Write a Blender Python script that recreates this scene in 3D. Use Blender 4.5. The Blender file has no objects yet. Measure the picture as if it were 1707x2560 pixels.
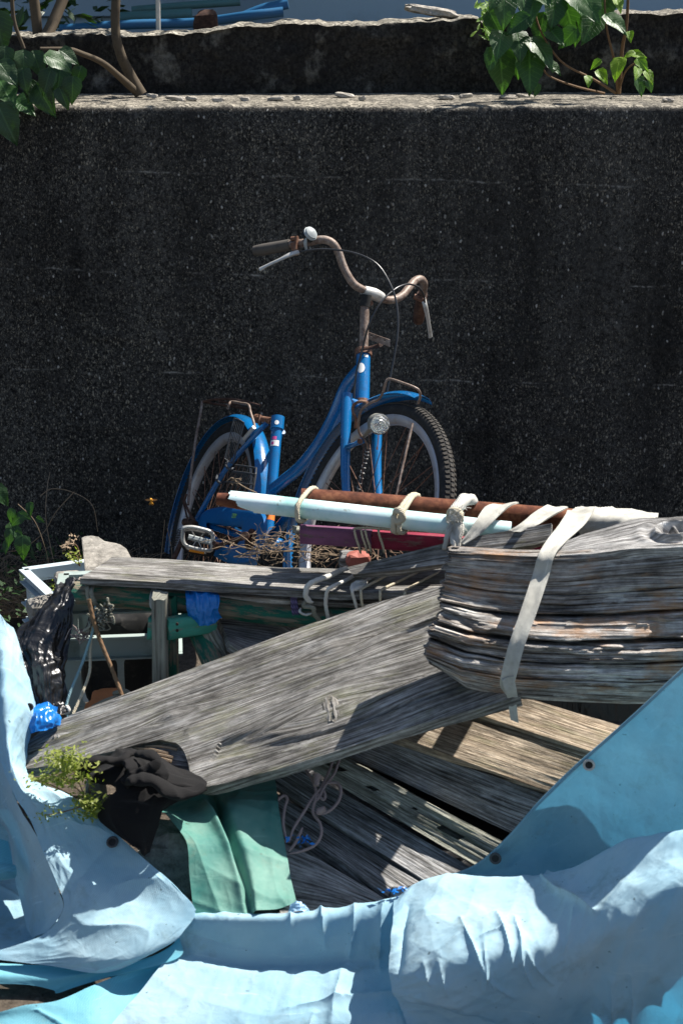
import bpy, math, random
import numpy as np
from mathutils import Vector, Matrix

rnd = random.Random(7)
scene = bpy.context.scene
COL = scene.collection

# ------------------------------------------------------------------ camera
PITCH = math.radians(18.0)
CAM = np.array([0.0, 0.0, 2.0])
FPX = 4200.0
cam_data = bpy.data.cameras.new('camera')
cam_data.sensor_fit = 'HORIZONTAL'
cam_data.sensor_width = 24.0
cam_data.lens = 24.0 * FPX / 1707.0
cam_data.clip_start = 0.05
cam_data.clip_end = 400
cam_data.dof.use_dof = True
cam_data.dof.focus_distance = 4.75
cam_data.dof.aperture_fstop = 8.0
cam = bpy.data.objects.new('camera', cam_data)
cam.location = CAM.tolist()
cam.rotation_euler = (math.pi / 2 - PITCH, 0, 0)
COL.objects.link(cam)
scene.camera = cam

# ------------------------------------------------------------------ light
SUN_TO = Vector((0.50, 0.29, 0.82)).normalized()
EL = math.asin(SUN_TO.z)
AZ = math.atan2(SUN_TO.x, SUN_TO.y)
world = bpy.data.worlds.new('World')
scene.world = world
world.use_nodes = True
wn = world.node_tree
sky = wn.nodes.new('ShaderNodeTexSky')
sky.sky_type = 'NISHITA'
sky.sun_disc = False
sky.sun_elevation = EL
sky.sun_rotation = AZ
bg = wn.nodes['Background']
bg.inputs['Strength'].default_value = 0.066
wn.links.new(sky.outputs['Color'], bg.inputs['Color'])
sd = bpy.data.lights.new('sun', 'SUN')
sd.energy = 5.0
sd.angle = math.radians(0.5)
sd.color = (1.0, 0.95, 0.88)
sun = bpy.data.objects.new('sun', sd)
sun.rotation_euler = SUN_TO.to_track_quat('Z', 'Y').to_euler()
sun.location = (3, 2, 6)
COL.objects.link(sun)
scene.view_settings.view_transform = 'Standard'
scene.view_settings.look = 'None'
scene.view_settings.gamma = 1.0
scene.view_settings.exposure = 1.0
scene.view_settings.use_curve_mapping = False

# ------------------------------------------------------------------ placing helpers
cP, sP = math.cos(PITCH), math.sin(PITCH)


def ray(px, py):
    u = (px - 853.5) / FPX
    v = (1280 - py) / FPX
    return np.array([u, cP + v * sP, -sP + v * cP])


def P(px, py, y):
    d = ray(px, py)
    return CAM + d * (y / d[1])


def G(px, py, z):
    d = ray(px, py)
    return CAM + d * ((z - CAM[2]) / d[2])


def Zp(a, b, z): return (a, b, float(G(a, b, z)[1]))


def pts(lst):
    return [P(*p) if len(p) == 3 else P(p[0], p[1], p[2]) for p in lst]


# ------------------------------------------------------------------ numpy noise
def _hash(ix, iy, seed):
    h = (ix.astype(np.int64) * 374761393 + iy.astype(np.int64) * 668265263 + seed * 974634777) & 0xffffffff
    h = ((h ^ (h >> 13)) * 1274126177) & 0xffffffff
    return ((h ^ (h >> 16)) & 0xffff) / 65535.0


def vnoise(x, y, seed=0):
    x = np.asarray(x, float); y = np.asarray(y, float)
    ix = np.floor(x); iy = np.floor(y)
    fx = x - ix; fy = y - iy
    fx = fx * fx * (3 - 2 * fx); fy = fy * fy * (3 - 2 * fy)
    a = _hash(ix, iy, seed); b = _hash(ix + 1, iy, seed)
    c = _hash(ix, iy + 1, seed); d = _hash(ix + 1, iy + 1, seed)
    return (a + (b - a) * fx) * (1 - fy) + (c + (d - c) * fx) * fy


def fbm(x, y, seed=0, oct=4):
    s = 0; a = .5; t = 0
    for i in range(oct):
        s = s + a * vnoise(x, y, seed + i * 17); t += a
        x = x * 2.03 + 5.1; y = y * 2.03 + 3.7; a *= .5
    return s / t - .5


def ridge(x, y, seed=0, oct=3):
    s = 0; a = .5; t = 0
    for i in range(oct):
        s = s + a * (1 - np.abs(2 * vnoise(x, y, seed + i * 31) - 1)); t += a
        x = x * 2.1 + 1.3; y = y * 2.1 + 7.7; a *= .5
    return s / t


def crumple(U, V, seed, s):
    """sharp criss-cross creases: folded waves in several directions, each living only in patches"""
    d = 0
    r_ = random.Random(seed)
    wu = U + fbm(U * 3 * s / 5, V * 3 * s / 5, seed + 70, 3) * .5 / s; wv = V + fbm(U * 3 * s / 5, V * 3 * s / 5, seed + 71, 3) * .5 / s
    for k in range(6):
        a = r_.uniform(0, math.pi); ph = r_.uniform(0, 9)
        x = (wu * math.cos(a) + wv * math.sin(a)) * s * r_.uniform(.7, 1.4) + ph
        tri = np.abs(x - np.floor(x) - .5) * 2
        m = np.clip(fbm(U * s * .45 + k * 7, V * s * .45, seed + k, 2) * 5 + .3, 0, 1)
        d = d + (tri ** 2.2 - .3) * m
    return d / 3


# ------------------------------------------------------------------ object helpers
def mesh_from(verts, faces, name, mat=None, uvs=None, smooth=True):
    me = bpy.data.meshes.new(name)
    me.from_pydata([tuple(map(float, v)) for v in verts], [], faces)
    if uvs is not None:
        uvl = me.uv_layers.new(name='UVMap')
        li = np.zeros(len(me.loops), dtype=np.int32)
        me.loops.foreach_get('vertex_index', li)
        uvl.data.foreach_set('uv', np.asarray(uvs, dtype=np.float32)[li].ravel())
    if mat is not None:
        me.materials.append(mat)
    if smooth:
        me.polygons.foreach_set('use_smooth', [True] * len(me.polygons))
    me.update()
    if smooth:
        me.set_sharp_from_angle(angle=math.radians(48))
    return me


class MB:
    """collects verts / faces / uvs"""
    def __init__(s):
        s.v = []; s.f = []; s.uv = []

    def add(s, v, f, uv=None):
        o = len(s.v)
        s.v.extend([tuple(map(float, p)) for p in v])
        s.f.extend([tuple(i + o for i in q) for q in f])
        s.uv.extend([tuple(map(float, q)) for q in (uv if uv is not None else [(0, 0)] * len(v))])
        return s


def put(o, label=None, cat=None, group=None, kind=None):
    if label: o['label'] = label
    if cat: o['category'] = cat
    if group: o['group'] = group
    if kind: o['kind'] = kind
    return o


def thing(name, label, cat, loc, group=None):
    o = bpy.data.objects.new(name, None)
    o.empty_display_size = .05
    o.location = tuple(map(float, loc))
    COL.objects.link(o)
    return put(o, label, cat, group)


def part(name, mb, mat, parent=None, smooth=True, label=None, cat=None, group=None, kind=None):
    """mesh in world coordinates -> object; a child keeps world coordinates through its parent inverse"""
    v = np.array(mb.v, float).reshape(-1, 3)
    if parent is None:
        c = v.mean(0); c[2] = v[:, 2].min()
        v = v - c
    me = mesh_from(v, mb.f, name, mat, mb.uv, smooth)
    o = bpy.data.objects.new(name, me)
    COL.objects.link(o)
    if parent is None:
        o.location = c.tolist()
    else:
        o.parent = parent
        if parent.type == 'EMPTY' or parent.get('_own'):
            o.matrix_parent_inverse = Matrix.Translation(parent.location).inverted()
        elif parent.parent is None:
            o.matrix_parent_inverse = Matrix.Translation(parent.location).inverted()
    return put(o, label, cat, group, kind)


def catmull(p, n, closed=False):
    p = np.array(p, float)
    m = len(p)
    if m == 2 and not closed:
        t = np.linspace(0, 1, n)[:, None]
        return p[0] * (1 - t) + p[1] * t
    if closed:
        q = np.vstack([p[-1], p, p[0], p[1]]); segs = m
    else:
        q = np.vstack([2 * p[0] - p[1], p, 2 * p[-1] - p[-2]]); segs = m - 1
    tt = np.linspace(0, segs, n, endpoint=not closed)
    i = np.minimum(tt.astype(int), segs - 1)
    f = (tt - i)[:, None]
    a, b, c, d = q[i], q[i + 1], q[i + 2], q[i + 3]
    return .5 * ((2 * b) + (c - a) * f + (2 * a - 5 * b + 4 * c - d) * f ** 2 + (3 * b - a - 3 * c + d) * f ** 3)


def lin(p, n):
    p = np.array(p, float)
    s = np.r_[0, np.cumsum(np.linalg.norm(np.diff(p, axis=0), axis=1))]
    t = np.linspace(0, s[-1], n)
    return np.stack([np.interp(t, s, p[:, k]) for k in range(p.shape[1])], 1)


def tube(mb, p, r, seg=8, n=None, closed=False, smooth=True, cap=True, flat=None, twist=0.0):
    """tube along points; r number or list; flat=(axis scale) squashes section"""
    p = np.array(p, float)
    if smooth and len(p) > 2 or closed:
        n = n or len(p) * 5
        q = catmull(p, n, closed)
    else:
        n = n or len(p)
        q = lin(p, n) if n != len(p) else p
    n = len(q)
    rr = np.interp(np.linspace(0, 1, n), np.linspace(0, 1, len(np.atleast_1d(r))), np.atleast_1d(r)) if np.ndim(r) else np.full(n, r)
    if closed:
        T = np.roll(q, -1, 0) - np.roll(q, 1, 0)
    else:
        T = np.gradient(q, axis=0)
    T /= np.linalg.norm(T, axis=1)[:, None] + 1e-12
    up = np.array([0, 0, 1.0])
    if abs(T[0] @ up) > .9: up = np.array([1.0, 0, 0])
    N = np.cross(T[0], up); N /= np.linalg.norm(N)
    vs = []; uv = []
    L = 0
    for i in range(n):
        if i: L += np.linalg.norm(q[i] - q[i - 1])
        N = N - T[i] * (N @ T[i]); N /= np.linalg.norm(N) + 1e-12
        B = np.cross(T[i], N)
        for k in range(seg):
            a = 2 * math.pi * k / seg
            tw = 1 + .30 * (abs(math.sin(1.5 * a + math.pi * L / twist)) - .55) if twist else 1
            vs.append(q[i] + (N * math.cos(a) + B * math.sin(a) * (flat or 1)) * rr[i] * tw)
            uv.append((L, 2 * math.pi * rr[i] * k / seg))
    fs = []
    for i in range(n if closed else n - 1):
        j = (i + 1) % n
        for k in range(seg):
            l = (k + 1) % seg
            fs.append((i * seg + k, i * seg + l, j * seg + l, j * seg + k))
    if cap and not closed:
        fs.append(tuple(range(seg - 1, -1, -1)))
        fs.append(tuple((n - 1) * seg + k for k in range(seg)))
    mb.add(vs, fs, uv)
    return mb


def box(mb, c, dx, dy, dz):
    """box from centre and three half vectors"""
    c, dx, dy, dz = [np.array(a, float) for a in (c, dx, dy, dz)]
    v = [c + sx * dx + sy * dy + sz * dz for sz in (-1, 1) for sy in (-1, 1) for sx in (-1, 1)]
    f = [(0, 2, 3, 1), (4, 5, 7, 6), (0, 1, 5, 4), (2, 6, 7, 3), (0, 4, 6, 2), (1, 3, 7, 5)]
    lx, ly, lz = [np.linalg.norm(a) for a in (dx, dy, dz)]
    uv = [(sx * lx, sy * ly + sz * lz) for sz in (-1, 1) for sy in (-1, 1) for sx in (-1, 1)]
    mb.add(v, f, uv)
    return mb


def beam(mb, a, b, w, t, wd=None, n=24, rough=.002, seed=0, bev=.18, taper=1.0):
    """weathered bar from a to b, width w along wd, thickness t, rounded irregular section"""
    a = np.array(a, float); b = np.array(b, float)
    T = b - a; L = np.linalg.norm(T); T /= L
    wd = np.array([0, -1, .0]) if wd is None else np.array(wd, float)
    wd = wd - T * (wd @ T); wd /= np.linalg.norm(wd)
    td = np.cross(T, wd)
    sec = []
    b1 = bev * t
    nw = max(6, int(w / .012)); nw = min(nw, 22)
    def line(p, q, k):
        return [tuple(np.array(p) * (1 - i / k) + np.array(q) * i / k) for i in range(k)]
    hw, ht = w / 2, t / 2
    sec += line((-hw + b1, ht), (hw - b1, ht), nw) + line((hw - b1, ht), (hw, ht - b1), 1)
    sec += line((hw, ht - b1), (hw, -ht + b1), 3) + line((hw, -ht + b1), (hw - b1, -ht), 1)
    sec += line((hw - b1, -ht), (-hw + b1, -ht), nw) + line((-hw + b1, -ht), (-hw, -ht + b1), 1)
    sec += line((-hw, -ht + b1), (-hw, ht - b1), 3) + line((-hw, ht - b1), (-hw + b1, ht), 1)
    sec = np.array(sec); m = len(sec)
    per = np.r_[0, np.cumsum(np.linalg.norm(np.diff(sec, axis=0), axis=1))]
    vs = []; uv = []
    for i in range(n + 1):
        s = i / n
        x = np.full(m, s * L)
        if i in (0, n):
            x = x + (vnoise(per * 90, per * 0, seed + i) - .5) * rough * 8
        d = fbm(x * 2.5 + seed, per * 60, seed) * rough * 4
        wob = (vnoise(s * L * 4, 0, seed + 5) - .5) * rough * 3
        k = 1 + (taper - 1) * s
        rad = 1 + d / (np.linalg.norm(sec, axis=1) + .01)
        for j in range(m):
            vs.append(a + T * x[j] + wd * (sec[j, 0] * k * rad[j]) + td * (sec[j, 1] * rad[j] + wob))
            uv.append((x[j] + seed * 3.1, per[j] + seed * 1.7))
    fs = []
    for i in range(n):
        for j in range(m):
            k = (j + 1) % m
            fs.append((i * m + j, i * m + k, (i + 1) * m + k, (i + 1) * m + j))
    fs.append(tuple(range(m - 1, -1, -1))); fs.append(tuple(n * m + j for j in range(m)))
    mb.add(vs, fs, uv)
    return mb


def grid_net(net, nu, nv, smooth=True):
    rows = []
    for r in net:
        w = np.array([P(*p) for p in r])
        rows.append(catmull(w, nu + 1) if (smooth and len(w) > 2) else lin(w, nu + 1))
    R = np.array(rows)
    if len(rows) == 2 or not smooth:
        A = np.array([lin(R[:, i], nv + 1) for i in range(nu + 1)])
    else:
        A = np.array([catmull(R[:, i], nv + 1) for i in range(nu + 1)])
    return A.transpose(1, 0, 2)        # [v][u]


def sheet(mb, A, disp=None, thick=0.0, seed=0, mask=None):
    nv, nu = A.shape[0] - 1, A.shape[1] - 1
    du = np.gradient(A, axis=1); dv = np.gradient(A, axis=0)
    N = np.cross(du, dv); N /= np.linalg.norm(N, axis=2)[..., None] + 1e-12
    if N[..., 2].mean() * .3 - N[..., 1].mean() < 0: N = -N
    U = np.cumsum(np.linalg.norm(du, axis=2), axis=1)
    V = np.cumsum(np.linalg.norm(dv, axis=2), axis=0)
    U = U.mean(0)[None, :] + 0 * U; V = V.mean(1)[:, None] + 0 * V
    F = A
    if disp is not None:
        F = A + N * disp(U, V)[..., None]
    M = (nu + 1) * (nv + 1)
    vs = F.reshape(-1, 3)
    uv = np.stack([U + seed * 2.3, V + seed * 1.1], 2).reshape(-1, 2)
    def idx(i, j): return i * (nu + 1) + j
    ok = np.ones((nv, nu), bool) if mask is None else mask(U[:-1, :-1], V[:-1, :-1])
    fs = [(idx(i, j), idx(i, j + 1), idx(i + 1, j + 1), idx(i + 1, j)) for i in range(nv) for j in range(nu) if ok[i, j]]
    if thick > 0:
        Bk = (A - N * thick).reshape(-1, 3)
        vs = np.vstack([vs, Bk]); uv = np.vstack([uv, uv + [0, .02]])
        fs2 = [tuple(M + k for k in reversed(q)) for q in fs]
        side = []
        for i in range(nv):
            for j in range(nu):
                if not ok[i, j]: continue
                if i == 0 or not ok[i - 1, j]: side.append((idx(i, j + 1), idx(i, j)))
                if i == nv - 1 or not ok[i + 1, j]: side.append((idx(i + 1, j), idx(i + 1, j + 1)))
                if j == 0 or not ok[i, j - 1]: side.append((idx(i, j), idx(i + 1, j)))
                if j == nu - 1 or not ok[i, j + 1]: side.append((idx(i + 1, j + 1), idx(i, j + 1)))
        fs = fs + fs2 + [(a, b, M + b, M + a) for a, b in side]
    mb.add(vs, fs, uv)
    return F, N


# ------------------------------------------------------------------ material helpers
class NT:
    def __init__(s, name):
        s.m = bpy.data.materials.new(name); s.m.use_nodes = True
        s.t = s.m.node_tree; s.n = s.t.nodes
        s.b = s.n['Principled BSDF']
        s.out = s.n['Material Output']

    def N(s, typ, **kw):
        n = s.n.new('ShaderNode' + typ)
        ins = kw.pop('ins', {})
        for k, v in kw.items(): setattr(n, k, v)
        for k, v in ins.items():
            sock = n.inputs[k]
            if isinstance(v, bpy.types.NodeSocket): s.t.links.new(v, sock)
            else: sock.default_value = v
        return n

    def L(s, a, b): s.t.links.new(a, b)

    def coord(s, kind='Object', scale=(1, 1, 1), loc=(0, 0, 0)):
        tc = s.N('TexCoord')
        mp = s.N('Mapping')
        s.L(tc.outputs[kind], mp.inputs['Vector'])
        mp.inputs['Scale'].default_value = scale
        mp.inputs['Location'].default_value = loc
        return mp.outputs[0]

    def noise(s, vec, scale, detail=5, rough=.6, dist=0):
        return s.N('TexNoise', ins={'Vector': vec, 'Scale': scale, 'Detail': detail, 'Roughness': rough, 'Distortion': dist}).outputs['Fac']

    def ramp(s, fac, stops, interp='LINEAR'):
        r = s.N('ValToRGB', ins={'Fac': fac})
        r.color_ramp.interpolation = interp
        e = r.color_ramp.elements
        while len(e) < len(stops): e.new(.5)
        for i, (p, c) in enumerate(stops):
            e[i].position = p
            e[i].color = (c, c, c, 1) if isinstance(c, (int, float)) else tuple(c) + (1,)
        return r.outputs['Color']

    def mix(s, fac, a, b, blend='MIX'):
        n = s.N('Mix', data_type='RGBA', blend_type=blend)
        for sock, v in ((n.inputs[0], fac), (n.inputs[6], a), (n.inputs[7], b)):
            if isinstance(v, bpy.types.NodeSocket): s.L(v, sock)
            elif isinstance(v, (int, float)): sock.default_value = v
            else: sock.default_value = tuple(v) + (1,)
        return n.outputs[2]

    def math(s, op, a, b=0.0):
        n = s.N('Math', operation=op)
        for sock, v in ((n.inputs[0], a), (n.inputs[1], b)):
            if isinstance(v, bpy.types.NodeSocket): s.L(v, sock)
            else: sock.default_value = v
        return n.outputs[0]

    def bump(s, h, strength=.5, dist=.002):
        b = s.N('Bump', ins={'Height': h, 'Strength': strength, 'Distance': dist})
        s.L(b.outputs[0], s.b.inputs['Normal'])
        return b.outputs[0]

    def set(s, color=None, rough=.6, metal=0, **kw):
        if color is not None:
            if isinstance(color, bpy.types.NodeSocket): s.L(color, s.b.inputs['Base Color'])
            else: s.b.inputs['Base Color'].default_value = tuple(color) + (1,)
        if isinstance(rough, bpy.types.NodeSocket): s.L(rough, s.b.inputs['Roughness'])
        else: s.b.inputs['Roughness'].default_value = rough
        s.b.inputs['Metallic'].default_value = metal
        for k, v in kw.items(): s.b.inputs[k.replace('_', ' ')].default_value = v
        return s.m


def m_wood(name, dark, mid, light, tint=None, tint_amt=.5, bump=.8, freq=1.0, warp=1.0, crack=1.0):
    """weathered timber; UV.x runs along the grain, metres"""
    t = NT(name)
    tc = t.N('TexCoord').outputs['UV']
    sep = t.N('SeparateXYZ', ins={0: tc})
    wob = t.noise(t.coord('UV', (1.6, 5, 1)), 1.0, 2, .5)
    wv = t.math('MULTIPLY', t.math('SUBTRACT', wob, .5), .05 * warp)
    y2 = t.math('ADD', sep.outputs[1], wv)
    cmb = t.N('CombineXYZ', ins={0: sep.outputs[0], 1: y2, 2: 0.0}).outputs[0]
    def mp(sc, loc=(0, 0, 0)):
        return t.N('Mapping', ins={'Vector': cmb, 'Scale': sc, 'Location': loc}).outputs[0]
    fine = t.noise(mp((16 * freq, 900 * freq, 1)), 1.0, 4, .7)
    med = t.noise(mp((8 * freq, 330 * freq, 1), (2, 5, 0)), 1.0, 3, .6)
    band = t.noise(mp((1.1, 38, 1), (7, 1, 0)), 1.0, 4, .6)
    rings = t.N('TexWave', wave_type='BANDS', bands_direction='Y', ins={'Vector': mp((1.0, 26 * freq, 1)), 'Scale': 1.0, 'Distortion': 1.6, 'Detail': 3.0, 'Detail Scale': 1.5}).outputs['Fac']
    f = t.math('ADD', t.math('ADD', t.math('MULTIPLY', fine, .16), t.math('MULTIPLY', med, .52)), t.math('ADD', t.math('MULTIPLY', band, .26), t.math('MULTIPLY', rings, .06)))
    col = t.ramp(f, [(.385, dark), (.48, mid), (.585, light)])
    blot = t.ramp(t.noise(t.coord('UV', (4.5, 14, 1)), 1.0, 7, .72), [(.36, .30), (.50, .85), (.64, 1.35)])
    col = t.mix(.9, col, blot, 'MULTIPLY')
    spk = t.ramp(t.noise(t.coord('UV', (40, 90, 1)), 1.0, 4, .7), [(.35, .6), (.6, 1.12)])
    col = t.mix(.7, col, spk, 'MULTIPLY')
    pale = t.ramp(t.noise(t.coord('UV', (8, 26, 1), (9, 4, 0)), 1.0, 6, .68), [(.57, 0.0), (.66, .6)])
    col = t.mix(t.math('MULTIPLY', pale, t.ramp(fine, [(.4, .3), (.6, 1.0)])), col, tuple(min(.8, c * 1.35) for c in light))
    ck = t.ramp(t.noise(mp((1.3, 46, 1)), 1.0, 3, .5), [(.30, 1.0), (.345, 0.0)])
    ck2 = t.ramp(t.noise(mp((5, 150, 1), (4, 4, 0)), 1.0, 2, .4), [(.26, 1.0), (.31, 0.0)])
    ckm = t.math('MULTIPLY', t.math('MAXIMUM', ck, t.math('MULTIPLY', ck2, .8)), crack)
    col = t.mix(ckm, col, tuple(c * .25 for c in dark))
    if tint is not None:
        tm = t.ramp(t.noise(t.coord('UV', (6, 18, 1), (3, 3, 0)), 1.0, 6, .7), [(.52, 0.0), (.66, tint_amt)])
        col = t.mix(tm, col, tint)
    h = t.math('SUBTRACT', t.math('ADD', t.math('MULTIPLY', med, 1.2), t.math('MULTIPLY', fine, .7)), t.math('MULTIPLY', ckm, .9))
    t.bump(h, bump, .004)
    return t.set(col, .88, 0, Specular_IOR_Level=.25)


def m_paintwood(name, paint, wood_c, amount=.5, dirty=(.06, .05, .04)):
    """flaking paint over wood, UV.x along the grain"""
    t = NT(name)
    g1 = t.noise(t.coord('UV', (5, 120, 1)), 1.0, 6, .65)
    g2 = t.noise(t.coord('UV', (9, 40, 1)), 1.0, 6, .7)
    wood = t.ramp(g1, [(.3, dirty), (.5, wood_c), (.7, tuple(min(1, c * 1.5) for c in wood_c))])
    pc = t.ramp(t.noise(t.coord('UV', (10, 25, 1)), 1.0, 5, .6), [(.3, tuple(c * .55 for c in paint)), (.7, tuple(min(1, c * 1.2) for c in paint))])
    m = t.ramp(g2, [(amount - .04, 0.0), (amount + .03, 1.0)])
    col = t.mix(m, pc, wood)
    t.bump(t.math('SUBTRACT', g1, t.math('MULTIPLY', m, .8)), .6, .002)
    return t.set(col, .7, 0, Specular_IOR_Level=.3)


def m_rust(name='rust', c=((.035, .012, .008), (.13, .04, .02), (.26, .10, .05)), scale=60, rough=.85, bump=.5, kind='Object'):
    t = NT(name)
    v = t.coord(kind)
    n1 = t.noise(v, scale, 6, .65); n2 = t.noise(v, scale * .2, 3, .5)
    col = t.ramp(t.math('ADD', t.math('MULTIPLY', n1, .6), t.math('MULTIPLY', n2, .4)), [(.35, c[0]), (.5, c[1]), (.66, c[2])])
    t.bump(n1, bump, .002)
    return t.set(col, rough, .15, Specular_IOR_Level=.3)


def m_paint(name, c, rough=.3, dirt=(.04, .035, .03), amt=.5, spec=.5, metal=0, scale=14, coat=0.0, bumpy=True, chips=None):
    t = NT(name)
    v = t.coord()
    d = t.noise(v, scale, 6, .7)
    dm = t.ramp(d, [(.52, 0.0), (.72, amt)])
    col = t.mix(dm, c, dirt)
    fine = t.noise(v, 180, 3, .6)
    r = t.math('ADD', t.math('MULTIPLY', fine, .25), rough - .1)
    if chips:
        cm = t.ramp(t.noise(v, 55, 6, .75), [(.66, 0.0), (.69, .9)])
        col = t.mix(cm, col, chips)
    if bumpy: t.bump(fine, .06, .001)
    m = t.set(col, r, metal, Specular_IOR_Level=spec)
    t.b.inputs['Coat Weight'].default_value = coat
    return m


def m_cloth(name, c, c2, weave=700, transl=0.0, rough=.85, bump=.25, blot=3.0, tcol=None, stain=None, stain_amt=.35, crease=0):
    t = NT(name)
    uv = t.coord('UV')
    w = t.N('TexWave', wave_type='BANDS', bands_direction='DIAGONAL', ins={'Vector': uv, 'Scale': weave / 6.28, 'Distortion': 0.0}).outputs['Fac']
    w2 = t.N('TexWave', wave_type='BANDS', bands_direction='X', ins={'Vector': uv, 'Scale': weave / 5.0, 'Distortion': 0.0}).outputs['Fac']
    ww = t.math('ADD', t.math('MULTIPLY', w, .5), t.math('MULTIPLY', w2, .5))
    n = t.noise(t.coord(), blot, 6, .65)
    col = t.ramp(n, [(.35, c), (.65, c2)])
    col = t.mix(.30, col, t.ramp(ww, [(.2, .45), (.8, 1.0)]), 'MULTIPLY')
    scr = t.ramp(t.noise(t.coord('UV', (5, 70, 1), (2, 2, 0)), 1.0, 5, .7), [(.60, 0.0), (.70, .35)])
    col = t.mix(scr, col, tuple(min(1, q * 1.35 + .04) for q in c2))
    if stain is not None:
        sm = t.ramp(t.noise(t.coord('Object', (1, 1, 1), (4, 2, 1)), 9, 7, .75), [(.56, 0.0), (.74, stain_amt)])
        col = t.mix(sm, col, stain)
        sp = t.ramp(t.noise(t.coord('Object', (1, 1, 1), (1, 7, 3)), 75, 2, .5), [(.735, 0.0), (.76, .8)])
        col = t.mix(sp, col, tuple(q * .4 for q in stain))
    t.L(col, t.b.inputs['Base Color'])
    crk = t.noise(t.coord('Object'), 26, 5, .6, .6)
    if crease:
        wv_ = t.N('Mix', data_type='VECTOR', ins={0: .10})
        cc = t.coord('Object', (1, 1, .7)); t.L(cc, wv_.inputs[4]); t.L(t.N('TexNoise', ins={'Vector': cc, 'Scale': 6.0, 'Detail': 3.0}).outputs['Color'], wv_.inputs[5])
        for sc_, am in ((9.0, crease), (23.0, crease * .4)):
            e1 = t.N('TexVoronoi', feature='F1', ins={'Vector': wv_.outputs[1], 'Scale': sc_}).outputs['Distance']
            msk = t.ramp(t.noise(t.coord('Object', (1, 1, 1), (sc_, 0, 0)), 5, 2, .5), [(.42, 0.0), (.60, 1.0)])
            crk = t.math('ADD', crk, t.math('MULTIPLY', t.math('MULTIPLY', e1, msk), am))
    nb = t.bump(t.math('ADD', t.math('MULTIPLY', ww, .12), t.math('MULTIPLY', crk, .9)), bump, .006)
    t.b.inputs['Roughness'].default_value = rough
    t.b.inputs['Specular IOR Level'].default_value = .25
    if transl > 0:
        tr = t.N('BsdfTranslucent', ins={'Normal': nb})
        if tcol is None: t.L(col, tr.inputs['Color'])
        else: tr.inputs['Color'].default_value = tuple(tcol) + (1,)
        mx = t.N('MixShader', ins={0: transl, 1: t.b.outputs[0], 2: tr.outputs[0]})
        t.L(mx.outputs[0], t.out.inputs['Surface'])
    return t.m


def m_leaf(name, c, c2, transl=.35):
    t = NT(name)
    uv = t.coord('UV')
    sep = t.N('SeparateXYZ', ins={0: uv})
    ax = t.math('ABSOLUTE', sep.outputs[0])
    mid = t.ramp(ax, [(.012, 1.0), (.03, 0.0)])
    # side veins: lines of (v - 0.7|u|)
    k = t.math('SUBTRACT', sep.outputs[1], t.math('MULTIPLY', ax, .7))
    sw = t.math('ABSOLUTE', t.math('SUBTRACT', t.math('FRACT', t.math('MULTIPLY', k, 9.0)), .5))
    sv = t.ramp(sw, [(.03, .6), (.09, 0.0)])
    vein = t.math('MAXIMUM', mid, sv)
    n = t.noise(t.coord(), 25, 4, .6)
    oi = t.N('ObjectInfo').outputs['Random']
    col = t.mix(t.math('MULTIPLY', t.math('ADD', n, oi), .55), c, c2)
    col = t.mix(t.math('MULTIPLY', vein, .45), col, tuple(min(1, q * 1.9 + .02) for q in c2))
    t.L(col, t.b.inputs['Base Color'])
    nb = t.bump(t.math('SUBTRACT', t.math('MULTIPLY', n, .5), t.math('MULTIPLY', vein, .6)), .5, .002)
    t.b.inputs['Roughness'].default_value = .42
    t.b.inputs['Specular IOR Level'].default_value = .45
    tr = t.N('BsdfTranslucent', ins={'Normal': nb})
    t.L(t.mix(1.0, col, (1.2, 1.5, .35), 'MULTIPLY'), tr.inputs['Color'])
    mx = t.N('MixShader', ins={0: transl, 1: t.b.outputs[0], 2: tr.outputs[0]})
    t.L(mx.outputs[0], t.out.inputs['Surface'])
    return t.m


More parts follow.
